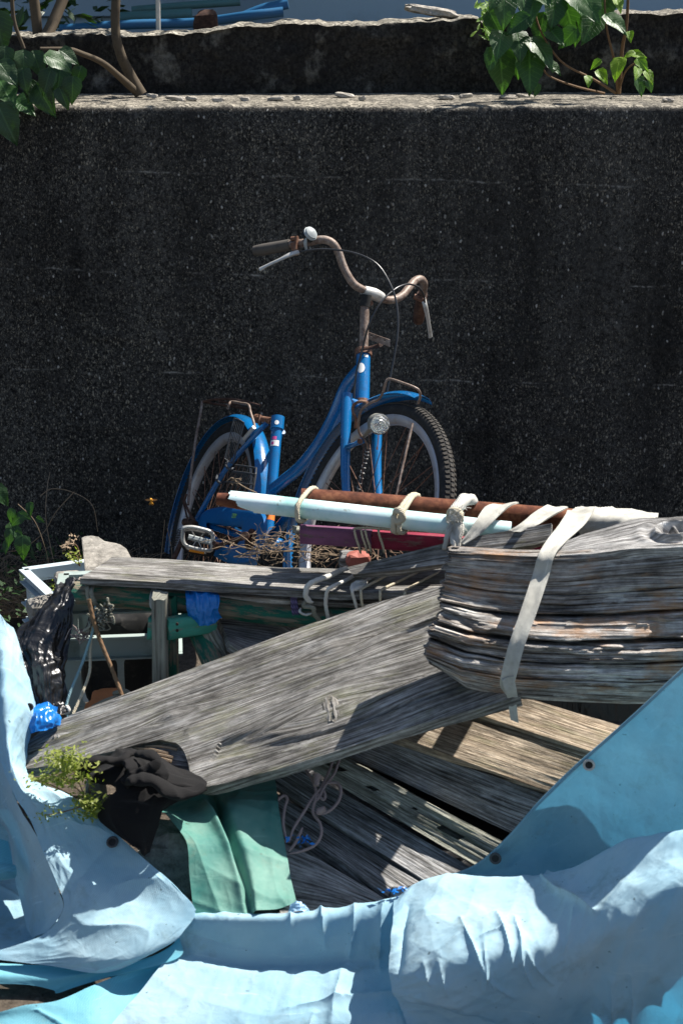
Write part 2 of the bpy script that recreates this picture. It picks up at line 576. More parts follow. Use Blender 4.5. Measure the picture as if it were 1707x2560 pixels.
def m_wall(name, base, aggr, scale=85, amount=.5, streak=.5, bump=1.0, top=None, lines=None, patch=0):
    t = NT(name)
    v = t.coord()
    # elongated mineral specks of two sizes, each only where its random value is high
    def speck(sc, size, thr, loc):
        vec = t.coord('Object', (1.15, 1.0, .72), loc)
        wq = t.N('TexNoise', ins={'Vector': vec, 'Scale': sc * .9, 'Detail': 1.0})
        wv = t.N('Mix', data_type='VECTOR', ins={0: .012})
        t.L(vec, wv.inputs[4]); t.L(wq.outputs['Color'], wv.inputs[5])
        vo = t.N('TexVoronoi', ins={'Vector': wv.outputs[1], 'Scale': sc, 'Randomness': 1.0})
        inside = t.ramp(vo.outputs['Distance'], [(size * .6, 1.0), (size, 0.0)])
        rs = t.N('SeparateColor', ins={0: vo.outputs['Color']})
        on = t.ramp(rs.outputs[0], [(thr, 0.0), (thr + .25, 1.0)])
        return t.math('MULTIPLY', inside, on), rs.outputs[1]
    a, r1 = speck(scale, .42, .45, (0, 0, 0))
    b, r2 = speck(scale * .5, .24, .78, (3, 1, 2))
    c, r3 = speck(scale * 2.1, .5, .35, (7, 5, 1))
    big = t.ramp(t.noise(t.coord('Object', (1.6, 1.6, .8)), 1.6, 5, .68), [(.34, .12), (.62, 1.0)])
    vs = t.noise(t.coord('Object', (9, 9, .9)), 1.0, 5, .65)
    stk = t.ramp(vs, [(.42, 0.0), (.75, streak)])
    agc = t.mix(r1, tuple(q * .35 for q in aggr), (aggr[0] * 1.1, aggr[1] * 1.02, aggr[2] * .85))
    grime = t.noise(v, 45, 6, .7)
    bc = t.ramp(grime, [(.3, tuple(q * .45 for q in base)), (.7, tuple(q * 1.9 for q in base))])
    dust = t.ramp(t.noise(t.coord('Object', (1, 1, .7)), 130, 5, .8), [(.50, 0.0), (.66, 1.0)])
    bc = t.mix(t.math('MULTIPLY', t.math('MULTIPLY', dust, big), .6), bc, tuple(q * .30 for q in aggr))
    col = t.mix(t.math('MULTIPLY', stk, t.ramp(t.noise(v, 90, 4, .7), [(.45, 0.0), (.65, 1.0)])), bc, tuple(q * .28 for q in aggr))
    ms = t.math('MULTIPLY', t.math('MAXIMUM', t.math('MULTIPLY', a, .7), t.math('MULTIPLY', c, .45)), big)
    col = t.mix(t.math('MULTIPLY', ms, amount), col, agc)
    col = t.mix(t.math('MULTIPLY', b, amount), col, aggr)
    if top is not None:   # gravel plus the lit top band, put into the colour facing up
        g = t.N('NewGeometry')
        nz = t.N('SeparateXYZ', ins={0: g.outputs['Normal']}).outputs[2]
        tm = t.ramp(nz, [(.62, 0.0), (.90, 1.0)])
        vo = t.N('TexVoronoi', ins={'Vector': v, 'Scale': 120.0})
        tc = t.ramp(t.N('SeparateColor', ins={0: vo.outputs['Color']}).outputs[0], [(.2, tuple(q * .18 for q in top)), (.9, top)])
        tm2 = t.math('MULTIPLY', tm, t.ramp(t.noise(v, 12, 5, .7), [(.36, .25), (.6, 1.0)]))
        col = t.mix(tm2, col, tc)
    if lines:
        sp = t.N('SeparateXYZ', ins={0: t.coord()})
        wb = t.math('MULTIPLY', t.math('SUBTRACT', t.noise(t.coord('Object', (7, 1, 1)), 1.0, 4, .6), .5), .03)
        zz = t.math('ADD', t.math('ADD', sp.outputs[2], t.math('MULTIPLY', sp.outputs[0], .028)), wb)
        acc = None
        for z0 in lines:
            m1 = t.ramp(t.math('ABSOLUTE', t.math('SUBTRACT', zz, z0)), [(.0012, 1.0), (.0042, 0.0)])
            m2 = t.ramp(t.noise(t.coord('Object', (4, 1, 1), (z0 * 13, 0, 0)), 1.0, 3, .8), [(.50, 0.0), (.60, 1.0)])
            m3 = t.ramp(t.noise(t.coord('Object', (60, 1, 30)), 1.0, 3, .7), [(.42, .1), (.6, 1.0)])
            m = t.math('MULTIPLY', t.math('MULTIPLY', m1, m2), m3)
            acc = m if acc is None else t.math('MAXIMUM', acc, m)
        col = t.mix(t.math('MULTIPLY', acc, .45), col, tuple(min(1, q * 1.1) for q in aggr))
    if patch:
        pm = t.ramp(t.noise(t.coord('Object', (1, 1, .8)), 9, 6, .62), [(.56, 0.0), (.66, patch)])
        col = t.mix(t.math('MULTIPLY', pm, t.ramp(grime, [(.4, .3), (.6, 1.0)])), col, tuple(q * .9 for q in aggr))
    run = t.ramp(t.noise(t.coord('Object', (2.2, 1, .35), (1.3, 0, 0)), 1.0, 5, .6), [(.40, 0.0), (.70, .16)])
    col = t.mix(t.math('MULTIPLY', run, t.ramp(grime, [(.35, .2), (.65, 1.0)])), col, tuple(q * .45 for q in aggr))
    h = t.math('ADD', t.math('MULTIPLY', grime, .5), t.math('ADD', t.math('MULTIPLY', a, .35), t.math('MULTIPLY', b, .5)))
    t.bump(h, bump, .006)
    return t.set(col, .9, 0, Specular_IOR_Level=.2)


# materials ---------------------------------------------------------
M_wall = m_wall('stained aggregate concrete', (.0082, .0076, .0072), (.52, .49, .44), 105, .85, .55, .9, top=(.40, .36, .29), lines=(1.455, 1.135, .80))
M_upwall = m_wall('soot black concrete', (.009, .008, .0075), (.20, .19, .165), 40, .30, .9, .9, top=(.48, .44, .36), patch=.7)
M_conc = m_wall('pale rough concrete', (.22, .205, .18), (.36, .34, .30), 160, .6, .2, .6)
M_concd = m_wall('dirty grey concrete', (.11, .105, .09), (.26, .25, .22), 160, .5, .2, .6)
M_soil = m_wall('gravelly soil', (.055, .043, .032), (.26, .23, .19), 70, .6, .1, 1.0)
M_house = m_paint('blue grey render', (.40, .50, .58), .8, (.25, .30, .34), .5, .2, scale=5)
M_wood = m_wood('silver weathered wood', (.075, .068, .058), (.20, .188, .17), (.40, .39, .37), (.21, .215, .10), .35, .9)
M_woodblue = m_wood('grey sun bleached wood', (.10, .096, .092), (.30, .29, .275), (.56, .55, .53), (.30, .29, .27), .4, .8)
M_beam = m_wood('rotten brown timber', (.05, .033, .022), (.29, .26, .23), (.62, .59, .55), (.42, .22, .10), .7, 1.0, 1.0, .5, .9)
M_brown = m_wood('tan weathered wood', (.09, .062, .04), (.32, .25, .175), (.56, .47, .36), (.24, .24, .12), .35, 1.0)
M_mossy = m_wood('mossy pale wood', (.07, .068, .052), (.26, .255, .205), (.47, .47, .40), (.17, .19, .11), .6, .9)
M_darkwood = m_wood('dark grey wood', (.045, .043, .04), (.22, .215, .205), (.50, .50, .50), (.12, .11, .09), .5, 1.0)  # shade of the lower stack is put into this darker wood
M_green = m_paintwood('flaking green paint', (.012, .13, .085), (.17, .145, .10), .5)
M_greenlt = m_paintwood('turquoise paint', (.05, .26, .19), (.20, .19, .15), .60)
M_postw = m_paintwood('grey post with green remains', (.02, .16, .11), (.20, .20, .165), .36)
M_knot = m_wood('split knot wood', (.08, .066, .05), (.25, .23, .20), (.44, .42, .39), (.26, .21, .14), .5, 1.0, 1.0, 2.0, 1.0)
M_purple = m_paintwood('faded plum paint', (.20, .075, .15), (.16, .12, .10), .60)
M_crim = m_paintwood('crimson paint', (.26, .02, .05), (.20, .10, .09), .60)
M_red = m_paintwood('flaking red paint', (.35, .06, .045), (.33, .22, .17), .52)
M_rustpipe = m_rust('rusty pipe', ((.035, .013, .008), (.115, .038, .02), (.24, .10, .05)), 45, .9)
M_rust = m_rust('rusty steel', ((.06, .03, .022), (.17, .085, .055), (.30, .19, .13)), 90, .65)
M_rustbar = m_rust('rust over chrome', ((.10, .062, .045), (.21, .155, .125), (.34, .29, .25)), 90, .5)
M_darkrust = m_rust('dark rusty iron', ((.02, .012, .01), (.07, .035, .025), (.14, .08, .055)), 80, .7)
M_blue = m_paint('glossy blue paint', (.003, .125, .33), .22, (.03, .06, .10), .7, .5, 0, 26, .5, False, (.12, .06, .035))
M_bluecase = m_paint('blue plastic', (.004, .115, .32), .42, (.02, .06, .14), .5, .4, 0, 9)
M_rim = m_paint('dull aluminium rim', (.40, .40, .42), .38, (.28, .20, .14), .6, .5, .35, 22)
M_alu = m_paint('weathered aluminium', (.50, .49, .46), .45, (.22, .20, .17), .6, .5, .4, 40)
M_black = m_paint('black rubber', (.018, .018, .018), .75, (.10, .09, .08), .5, .3, 0, 40)
M_tread = m_paint('dusty tread rubber', (.060, .055, .048), .85, (.03, .03, .03), .6, .2, 0, 60)
M_grip = m_paint('grey brown grip rubber', (.085, .075, .065), .8, (.03, .027, .024), .6, .25, 0, 60)
M_cable = m_paint('black cable sheath', (.03, .03, .032), .3, (.2, .2, .2), .2, .6)
M_wire = m_paint('dark coated wire', (.05, .055, .06), .5, (.12, .09, .07), .6, .4)
M_plasticgrey = m_paint('grey plastic', (.33, .36, .36), .5, (.15, .16, .14), .6, .4, 0, 10)
M_lampbody = m_paint('lamp body plastic', (.20, .20, .175), .55, (.10, .10, .08), .6, .35, 0, 30)
M_white = m_paint('white sticker', (.78, .78, .76), .5, (.45, .42, .36), .5)
M_orange = m_paint('orange sticker', (.80, .20, .02), .5, (.25, .06, .02), .4)
M_pink = m_paint('pink print', (.60, .07, .25), .5, (.5, .3, .4), .4)
M_amber = m_paint('amber reflector', (.80, .28, .01), .2, (.3, .12, .02), .3, .6)
M_textg = m_paint('green lettering', (.40, .75, .05), .5, (.1, .25, .05), .3)
M_texty = m_paint('yellow green lettering', (.60, .65, .05), .5, (.2, .3, .1), .5)
M_crate = m_paint('weathered grey green crate plastic', (.30, .36, .34), .6, (.13, .16, .12), .7, .3, 0, 9)
M_crateb = m_paint('pale blue grey crate plastic', (.43, .50, .53), .6, (.2, .23, .23), .6, .3, 0, 9)
M_dark = m_paint('dark lettering', (.07, .08, .08), .6)


def m_pipe():
    t = NT('pale aqua paint with rust')
    v = t.coord()
    n = t.noise(v, 8, 6, .7)
    col = t.ramp(t.noise(t.coord('Object', (3, 3, 3)), 2.2, 5, .6), [(.36, (.30, .58, .54)), (.48, (.55, .74, .74)), (.62, (.68, .80, .82))])
    r = t.ramp(t.noise(v, 22, 6, .7), [(.61, 0.0), (.68, .9)])
    col = t.mix(r, col, (.20, .10, .04))
    t.bump(n, .3, .003)
    return t.set(col, .42, 0, Specular_IOR_Level=.4)


def m_bag(name, c, transl=.0, rough=.22):
    t = NT(name)
    n = t.noise(t.coord('Object', (1, 1, .45)), 15, 3, .5, 1.5)
    n2 = t.noise(t.coord(), 90, 3, .5)
    nb = t.bump(t.math('ADD', n, t.math('MULTIPLY', n2, .05)), .55, .02)
    t.set(c, rough, 0, Specular_IOR_Level=.6)
    if transl:
        tr = t.N('BsdfTranslucent', ins={'Color': tuple(c) + (1,), 'Normal': nb})
        mx = t.N('MixShader', ins={0: transl, 1: t.b.outputs[0], 2: tr.outputs[0]})
        t.L(mx.outputs[0], t.out.inputs['Surface'])
    return t.m


def m_rope(name, c, c2, twist=330):
    t = NT(name)
    sep = t.N('SeparateXYZ', ins={0: t.N('TexCoord').outputs['UV']})
    w = t.N('TexWave', wave_type='BANDS', bands_direction='DIAGONAL', ins={'Vector': t.coord('UV'), 'Scale': twist / 6.28, 'Distortion': 1.0}).outputs['Fac']
    col = t.ramp(w, [(.15, c2), (.7, c)])
    col = t.mix(t.ramp(t.noise(t.coord(), 40, 5, .7), [(.4, 0.0), (.7, .5)]), col, c2)
    t.bump(w, .45, .003)
    return t.set(col, .9, 0, Specular_IOR_Level=.15)


M_pipe = m_pipe()
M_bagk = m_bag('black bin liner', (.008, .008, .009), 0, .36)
M_bagb = m_bag('blue plastic bag', (.012, .20, .62), .25, .25)
M_bagl = m_bag('clear blue plastic', (.35, .55, .75), .3, .3)
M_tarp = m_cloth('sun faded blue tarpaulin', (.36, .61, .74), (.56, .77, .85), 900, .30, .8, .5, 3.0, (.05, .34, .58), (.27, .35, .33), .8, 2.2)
M_tarpi = m_cloth('shade blue tarpaulin', (.20, .44, .58), (.34, .58, .68), 900, .32, .7, .45, 4.2, (.06, .26, .42), (.20, .28, .28), .8, 1.8)  # darker tarpaulin copy; the raised flap's shade is in its colour
M_cyan = m_cloth('turquoise tarpaulin', (.16, .50, .62), (.26, .60, .70), 500, .25, .55, .35, 4, (.05, .40, .55), (.25, .38, .36), .6, 1.5)
M_teal = m_cloth('green coated fabric', (.05, .22, .185), (.18, .35, .285), 900, .10, .55, .45, 7, (.02, .28, .20), (.20, .22, .15), .6, 1.6)
M_blackcloth = m_cloth('black knitted cloth', (.006, .006, .0065), (.013, .012, .012), 500, 0, .95, .3)
M_strap = m_cloth('grey white webbing', (.36, .35, .31), (.56, .55, .49), 1500, 0, .85, .45, 14, None, (.22, .20, .16), .6)
M_rope = m_rope('dirty cream rope', (.62, .56, .43), (.40, .35, .25), 900)
M_ropew = m_rope('white rope', (.68, .67, .61), (.52, .50, .45), 900)
M_ropeg = m_rope('grey green rope', (.30, .30, .24), (.16, .15, .12), 900)
M_ropeb = m_rope('pale blue cord', (.30, .48, .52), (.18, .28, .30), 900)
M_ropep = m_rope('pinkish brown twine', (.40, .31, .29), (.22, .17, .16), 1200)
M_ropev = m_rope('violet cord', (.16, .13, .26), (.06, .05, .10))
M_straw = m_paint('dry straw', (.27, .20, .135), .85, (.10, .07, .045), .6, .2, 0, 60)
M_stem = m_paint('brown stem', (.16, .095, .05), .7, (.06, .04, .025), .6, .25, 0, 60)
M_bark = m_paint('grey brown bark', (.085, .066, .045), .85, (.05, .04, .03), .8, .2, 0, 45)
M_leaf = m_leaf('green leaf', (.020, .062, .018), (.055, .125, .035))
M_leafy = m_leaf('bright young leaf', (.10, .22, .025), (.22, .34, .04), .4)
M_leafd = m_leaf('shaded leaf', (.012, .035, .01), (.03, .07, .02), .2)  # leaf copy with the shade of tree and hedge in its colour
M_weed = m_leaf('yellow green weed', (.18, .22, .04), (.33, .35, .08), .35)
M_terra = m_paint('orange float plastic', (.52, .19, .07), .6, (.25, .12, .06), .6, .3)
M_bluepipe = m_paint('blue plastic pipe', (.02, .12, .26), .4, (.05, .12, .2), .4)  # blue darkened in place of shade from the hedge
M_wasp = m_paint('hornet body', (.75, .35, .04), .4, (.08, .03, .01), .6)
M_waspw = m_paint('amber wing', (.55, .25, .08), .3, (.2, .08, .03), .5)
mg = NT('lamp glass')
mg.set((.97, .98, .95), .08, 0, Transmission_Weight=.8, IOR=1.3)
mg.bump(mg.N('TexWave', wave_type='RINGS', rings_direction='SPHERICAL', ins={'Vector': mg.coord(), 'Scale': 60.0}).outputs['Fac'], .4, .003)
M_glass = mg.m
mr = NT('lamp reflector'); mr.set((.88, .88, .80), .3, .75); M_refl = mr.m

# ================================================================== SETTING
mb = MB()
xs = np.linspace(-14, 14, 141); ys = np.linspace(-4, 40, 221)
X, Y = np.meshgrid(xs, ys)
Z = fbm(X * 1.5, Y * 1.5, 3) * .03 + fbm(X * 14, Y * 14, 9) * .012 - .005
Z = Z + .058 * np.clip((3.5 - Y) / .3, 0, 1) * np.clip((-.35 - X) / .15, 0, 1)
Z = np.where(Y > 6.15, 1.58, Z)
idx = lambda i, j: i * 141 + j
mb.add(np.stack([X, Y, Z], 2).reshape(-1, 3), [(idx(i, j), idx(i, j + 1), idx(i + 1, j + 1), idx(i + 1, j)) for i in range(220) for j in range(140)])
part('ground', mb, M_soil, kind='structure')

# big retaining wall, front face y = 5.45, ledge at z 1.58
WY = 5.45; LEDGE = 1.582
prof = [(0, -.1), (0, 1.50), (.004, 1.54), (.012, 1.570), (.034, 1.580), (.10, 1.584), (.52, 1.586)]
prof = np.array(prof)
a1 = lin(prof[:2], 110); a2 = catmull(prof[1:6], 14)[1:]; a3 = lin(prof[5:], 22)[1:]
pr = np.vstack([a1, a2, a3])
xs = np.linspace(-3.2, 3.2, 420)
A = np.zeros((len(pr), len(xs), 3))
A[..., 0] = xs[None, :]; A[..., 1] = WY + pr[:, 0][:, None]; A[..., 2] = pr[:, 1][:, None]
sarc = np.r_[0, np.cumsum(np.linalg.norm(np.diff(pr, axis=0), axis=1))]
S_, X_ = np.meshgrid(sarc, xs, indexing='ij')
dn = fbm(X_ * 3, S_ * 3, 4) * .010 + fbm(X_ * 30, S_ * 30, 8, 3) * .006
# formwork joints, slightly proud broken ridges
for z0, sl in ((1.40, -.004), (1.06, -.012), (.93, -.016), (.62, -.02), (.32, -.01)):
    line = z0 + sl * X_ + (vnoise(X_ * 5, 0 * X_, 77) - .5) * .012
    w = np.exp(-((S_ - line) / .004) ** 2) * (vnoise(X_ * 14, 0 * X_ + z0, 5) > .45)
    dn = dn + w * .005
A[..., 1] -= np.where(S_ < 1.52, dn, dn * .2)
A[..., 2] += np.where(S_ > 1.5, dn * .9, 0)
mb = MB()
nx = len(xs)
mb.add(A.reshape(-1, 3), [(i * nx + j, i * nx + j + 1, (i + 1) * nx + j + 1, (i + 1) * nx + j) for i in range(len(pr) - 1) for j in range(nx - 1)], np.stack([X_, S_], 2).reshape(-1, 2))
# closed ends and back
for xe in (-3.2, 3.2):
    mb.add([(xe, WY + .02, -.1), (xe, WY + .5, -.1), (xe, WY + .5, 1.57), (xe, WY + .02, 1.54)], [(0, 1, 2, 3)])
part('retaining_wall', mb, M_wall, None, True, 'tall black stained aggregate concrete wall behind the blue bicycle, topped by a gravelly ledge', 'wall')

# upper wall standing back on the ledge
UY = 5.95
tops = [(-300, 92), (0, 92), (200, 86), (300, 88), (420, 84), (520, 78), (560, 72), (640, 66), (750, 62), (850, 66), (960, 60), (1080, 52), (1190, 44), (1210, 52), (1400, 44), (1500, 38), (1600, 34), (1707, 34), (2000, 36)]
tx = [P(a, b, UY)[0] for a, b in tops]; tz = [P(a, b, UY)[2] for a, b in tops]
xs = np.linspace(-2.2, 2.2, 300)
topz = np.interp(xs, tx, tz) + fbm(xs * 12, xs * 0, 3) * .02 + fbm(xs * 50, xs * 0, 6) * .012
rows = []
ns = 26
for k in range(ns + 1):
    f = k / ns
    rows.append(np.stack([xs, np.full_like(xs, UY), LEDGE - .02 + (topz - LEDGE + .02) * f], 1))
for f in (.03, .1, .18, .26):
    rows.append(np.stack([xs, np.full_like(xs, UY + f), topz + .006 + fbm(xs * 20, xs * 0 + f * 30, 2) * .015], 1))
rows.append(np.stack([xs, np.full_like(xs, UY + .265), topz * 0 + LEDGE - .1], 1))
A = np.array(rows)
S2 = np.arange(len(rows))[:, None] * .012 + 0 * A[..., 0]
d = fbm(A[..., 0] * 6, A[..., 2] * 9, 12) * .05 + fbm(A[..., 0] * 26, A[..., 2] * 26, 22) * .016
A[..., 1] -= d * (S2 < .012 * ns)
mb = MB(); nx = len(xs)
mb.add(A.reshape(-1, 3), [(i * nx + j, i * nx + j + 1, (i + 1) * nx + j + 1, (i + 1) * nx + j) for i in range(len(rows) - 1) for j in range(nx - 1)])
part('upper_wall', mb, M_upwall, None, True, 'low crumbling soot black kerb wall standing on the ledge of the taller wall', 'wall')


# lichen patches & flakes are material; loose chips lie on the ledge and the wall top
def rock(mb, c, sx, sy, sz, seed, rot=0.0, n=10, tilt=0.0):
    r = random.Random(seed)
    V = []; F = []
    m = n * 2
    for i in range(n + 1):
        th = math.pi * i / n
        for j in range(m):
            ph = 2 * math.pi * j / m
            x, y, z = math.sin(th) * math.cos(ph), math.sin(th) * math.sin(ph), math.cos(th)
            # superellipsoid for angular blocks
            q = lambda t: math.copysign(abs(t) ** .55, t)
            x, y, z = q(x), q(y), q(z)
            k = 1 + float(fbm(x * 1.6 + seed, y * 1.6 + z * 2.1, seed, 3)) * .55
            px_, py_, pz_ = x * sx * k, y * sy * k, z * sz * k
            pz_ += px_ * math.tan(tilt)
            V.append((c[0] + px_ * math.cos(rot) - py_ * math.sin(rot), c[1] + px_ * math.sin(rot) + py_ * math.cos(rot), c[2] + pz_))
    for i in range(n):
        for j in range(m):
            k = (j + 1) % m
            F.append((i * m + j, (i + 1) * m + j, (i + 1) * m + k, i * m + k))
    mb.add(V, F)
    return mb


M_stone = m_wall('pale broken stone', (.33, .30, .26), (.50, .48, .43), 60, .5, .3, .8)
mb = MB(); rock(mb, P(1075, 26, 6.05), .088, .05, .016, 5, 0.15, 12, -.16)
part('stone_slab', mb, M_stone, None, False, 'pale broken stone slab lying tilted on top of the upper wall', 'stone')
chips = [(440, 246, .035), (478, 247, .02), (545, 250, .02), (612, 248, .018), (742, 245, .014), (862, 238, .035), (905, 246, .012), (1115, 243, .026), (1165, 240, .024), (1270, 243, .03), (1310, 240, .03), (1670, 256, .02), (380, 240, .02), (690, 247, .03)]
where = ['near the tree foot', 'right of the tree foot', 'left of centre', 'left of centre, a thin one', 'at mid ledge', 'the largest near mid ledge', 'small, right of the largest chip', 'left one of the flat pair', 'right one of the flat pair', 'under the leafy shrub', 'right under the hanging leaves', 'near the right end of the ledge', 'beside the leaning trunk', 'long and thin left of mid ledge']
for k, (a, b, s) in enumerate(chips):
    z = LEDGE + .008
    c = G(a, b, z); c[1] = min(max(c[1], 5.55), 5.86); c = P(a, b, c[1]); c[2] = z + .002
    mb = MB(); rock(mb, c, s, s * .5, .007, 20 + k, rnd.uniform(-.4, .4), 6, rnd.uniform(-.1, .1))
    part('concrete_chip', mb, M_stone, None, False, 'pale loose flake on the wall ledge, ' + where[k], 'stone chip', 'loose flakes on the wall ledge')

# house behind
t = thing('house', 'pale blue grey rendered house wall rising behind the kerb wall', 'building', (0.2, 8.4, 1.58))
mb = MB(); x0 = P(708, 40, 8.2)[0]
box(mb, ((x0 + 5) / 2, 9.0, 3.3), ((5 - x0) / 2, 0, 0), (0, .8, 0), (0, 0, 1.75)); part('wall', mb, M_house, t, False, 'projecting rendered wall')
mb = MB(); box(mb, (-2.4, 9.6, 3.3), ((x0 + 4.8 + 2.4) / 1.0 * .5 + .4, 0, 0), (0, .4, 0), (0, 0, 1.75)); part('siding', mb, m_paint('pale blue siding', (.42, .52, .62), .6, (.3, .35, .4), .4, .3, scale=5), t, False)
mb = MB()
for zc in np.arange(1.75, 3.4, .16):
    box(mb, (-2.2, 9.19, zc), (1.75, 0, 0), (0, .009, 0), (0, 0, .004))
part('siding_joint', mb, M_dark, t, False)

# pipes stored behind the wall
def bgpipe(pl, r, mat, label):
    mb = MB(); tube(mb, [P(*p) for p in pl], r, 12, smooth=True)
    part('stored_pipe', mb, mat, None, True, label, 'pipe', 'pipes stored behind the kerb wall')
M_tealp = m_paint('pale teal tube', (.06, .15, .16), .5, (.06, .1, .1), .5)  # teal darkened to stand for the shade behind the wall
bgpipe([(150, 72, 7.0), (330, 60, 7.0), (490, 55, 7.0), (620, 38, 6.9), (708, 28, 6.9)], .019, M_bluepipe, 'bright blue plastic pipe lying lowest behind the kerb wall')
bgpipe([(290, 42, 7.1), (400, 36, 7.1), (480, 32, 7.1)], .020, M_tealp, 'pale teal tube lying above the blue pipe behind the wall')
bgpipe([(330, 24, 7.2), (470, 12, 7.2), (600, 3, 7.2)], .016, M_tealp, 'dark teal tube topmost of those behind the wall')
bgpipe([(600, 44, 6.95), (660, 20, 6.95), (720, 8, 6.95)], .02, M_bluepipe, 'short bent blue pipe end beside the house wall corner')
mb = MB(); rock(mb, P(515, 60, 6.35), .042, .035, .05, 4, 0, 8)
part('wooden_chock', mb, M_darkrust, None, True, 'dark red brown block holding the blue pipe behind the wall', 'block')
mb = MB(); tube(mb, [P(396, 90, 6.25), P(394, -60, 6.25)], .0085, 12, smooth=False)
part('metal_pole', mb, M_alu, None, True, 'thin shiny vertical metal pole behind the kerb wall', 'pole')


# ------------------------------------------------------------------ leaves
def leaf_mesh(name, mat, wid=.42, fold=.18, droop=.25, heart=.08, n=9, m=6, seed=0):
    V = []; F = []; UV = []
    for i in range(n + 1):
        s = i / n
        w = wid * (math.sin(math.pi * min(1, s * 1.02) ** .62)) ** .8 * (1 - .25 * s)
        if i == n: w = .004
        for j in range(m + 1):
            a = -1 + 2 * j / m
            edge = 1 + (.05 if (i % 2) else -.03) * (abs(a) > .99)
            x = a * w * edge
            y = s - (heart * abs(a) ** 2 if s < .2 else 0)
            z = abs(x) * fold - droop * s * s + .02 * math.sin(a * 6 + s * 9 + seed)
            V.append((x, y, z)); UV.append((x, s))
    for i in range(n):
        for j in range(m):
            F.append((i * (m + 1) + j, i * (m + 1) + j + 1, (i + 1) * (m + 1) + j + 1, (i + 1) * (m + 1) + j))
    return mesh_from(V, F, name, mat, UV)


LEAVES = [leaf_mesh('leaf', M_leaf, .40, .15, .3, .1, seed=1), leaf_mesh('leaf', M_leaf, .36, .3, .1, .08, seed=2), leaf_mesh('leaf', M_leaf, .43, .05, .45, .12, seed=3)]
LEAVY = [leaf_mesh('leaf', M_leafy, .36, .2, .3, .06, seed=4), leaf_mesh('leaf', M_leafy, .32, .35, .15, .05, seed=5)]
LEAVD = [leaf_mesh('leaf', M_leafd, .40, .2, .25, .06, seed=6)]


def add_leaf(parent, me, pos, length, ang, tilt, roll=0.0):
    """ang: direction of the tip in the picture plane (degrees, 0 = right, -90 = down); tilt: how far the face turns up"""
    a = math.radians(ang)
    d = np.array([math.cos(a), 0, math.sin(a)])
    nrm = np.array([math.sin(roll), -math.cos(tilt), math.sin(tilt)])
    d = d - nrm * (d @ nrm) / (nrm @ nrm); d /= np.linalg.norm(d)
    nrm /= np.linalg.norm(nrm)
    x = np.cross(d, nrm)
    R = Matrix(((x[0], d[0], nrm[0]), (x[1], d[1], nrm[1]), (x[2], d[2], nrm[2])))
    o = bpy.data.objects.new('leaf', me)
    COL.objects.link(o)
    o.parent = parent
    o.matrix_parent_inverse = Matrix.Translation(parent.location).inverted()
    base = pos - d * length * .5
    o.matrix_basis = Matrix.Translation(base.tolist()) @ R.to_4x4() @ Matrix.Scale(length, 4)
    return o


def px2m(px, y):
    return px * np.linalg.norm(P(854, 600, y) - P(853, 600, y))


# right shrub
SY = 5.62
t = thing('leafy_shrub', 'leafy green shrub with hanging broad leaves growing on the ledge at the upper right', 'shrub', P(1545, 235, 5.8))
mb = MB()
tube(mb, [P(1545, 232, 5.8), P(1555, 120, 5.76), P(1566, 60, 5.72), P(1572, -60, 5.7)], [.009, .006, .005, .005], 8)
tube(mb, [P(1545, 232, 5.8), P(1535, 150, 5.74), P(1515, 60, 5.7), P(1510, -60, 5.7)], [.006, .004, .003], 6)
tube(mb, [P(1510, 232, 5.78), P(1440, 215, 5.7), P(1375, 190, 5.66), P(1350, 160, 5.64)], [.0045, .0035, .0025], 6)
tube(mb, [P(1540, 232, 5.8), P(1480, 195, 5.7), P(1400, 150, 5.66), P(1345, 60, 5.64), P(1330, -40, 5.64)], [.005, .0035, .003, .003], 6)
tube(mb, [P(1545, 232, 5.8), P(1565, 175, 5.74), P(1605, 145, 5.7)], [.004, .0025], 6)
part('stem', mb, M_stem, t)
LS = [(1262, 25, 75, -95, 0, .5), (1327, 28, 85, -80, 0, 1.0), (1250, 108, 72, -100, 0, .9), (1300, 108, 66, -85, 2, .8), (1257, 178, 95, -80, 0, .3), (1324, 182, 98, -88, 0, .45), (1363, 122, 78, -75, 2, 1.0), (1392, 92, 58, -70, 1, .9), (1418, 32, 100, -75, 0, .2), (1474, 70, 80, -110, 0, .4), (1505, 28, 90, -100, 0, .25), (1542, 60, 66, -70, 1, .9), (1452, 6, 70, -60, 2, 1.0), (1386, 170, 42, -60, 1, .8), (1471, 200, 30, -100, 3, .9), (1507, 190, 42, -70, 3, .7), (1542, 168, 54, -95, 3, .8), (1488, 160, 30, -130, 3, .5), (1606, 158, 38, -60, 3, .7), (1592, 182, 36, -110, 3, .8), (1624, 190, 34, -70, 3, .7), (1600, 216, 44, -85, 0, .3), (1572, 134, 26, -150, 3, .8), (1597, 136, 36, -40, 3, .8), (1290, 60, 60, -140, 0, .5), (1350, 75, 70, -100, 0, .3), (1240, 60, 60, -60, 0, .3), (1385, 30, 80, -110, 0, .4), (1310, -10, 80, -90, 0, .7), (1235, -5, 60, -120, 0, .4), (1440, 70, 70, -95, 0, .3), (1545, 5, 50, -80, 3, .8), (1480, 20, 70, -60, 1, .8), (1575, 90, 30, -75, 3, .8), (1415, 95, 55, -130, 0, .3), (1340, 225, 30, -100, 0, .3), (1290, 160, 60, -75, 0, .3), (1228, 150, 55, -95, 0, .4), (1625, 215, 26, -80, 0, .3), (1360, -10, 70, -60, 1, .9)]
for k, (a, b, L, ang, kind, til) in enumerate(LS):
    me = LEAVY[k % 2] if kind == 3 else (LEAVES[2] if kind == 2 else LEAVES[k % 2])
    y = SY + rnd.uniform(-.05, .08) + (.1 if kind == 3 else 0) + (.05 if til < .4 else -.03)
    add_leaf(t, me, P(a, b, y), px2m(L * 1.12, y), ang + rnd.uniform(-8, 8), til, rnd.uniform(-.4, .5))

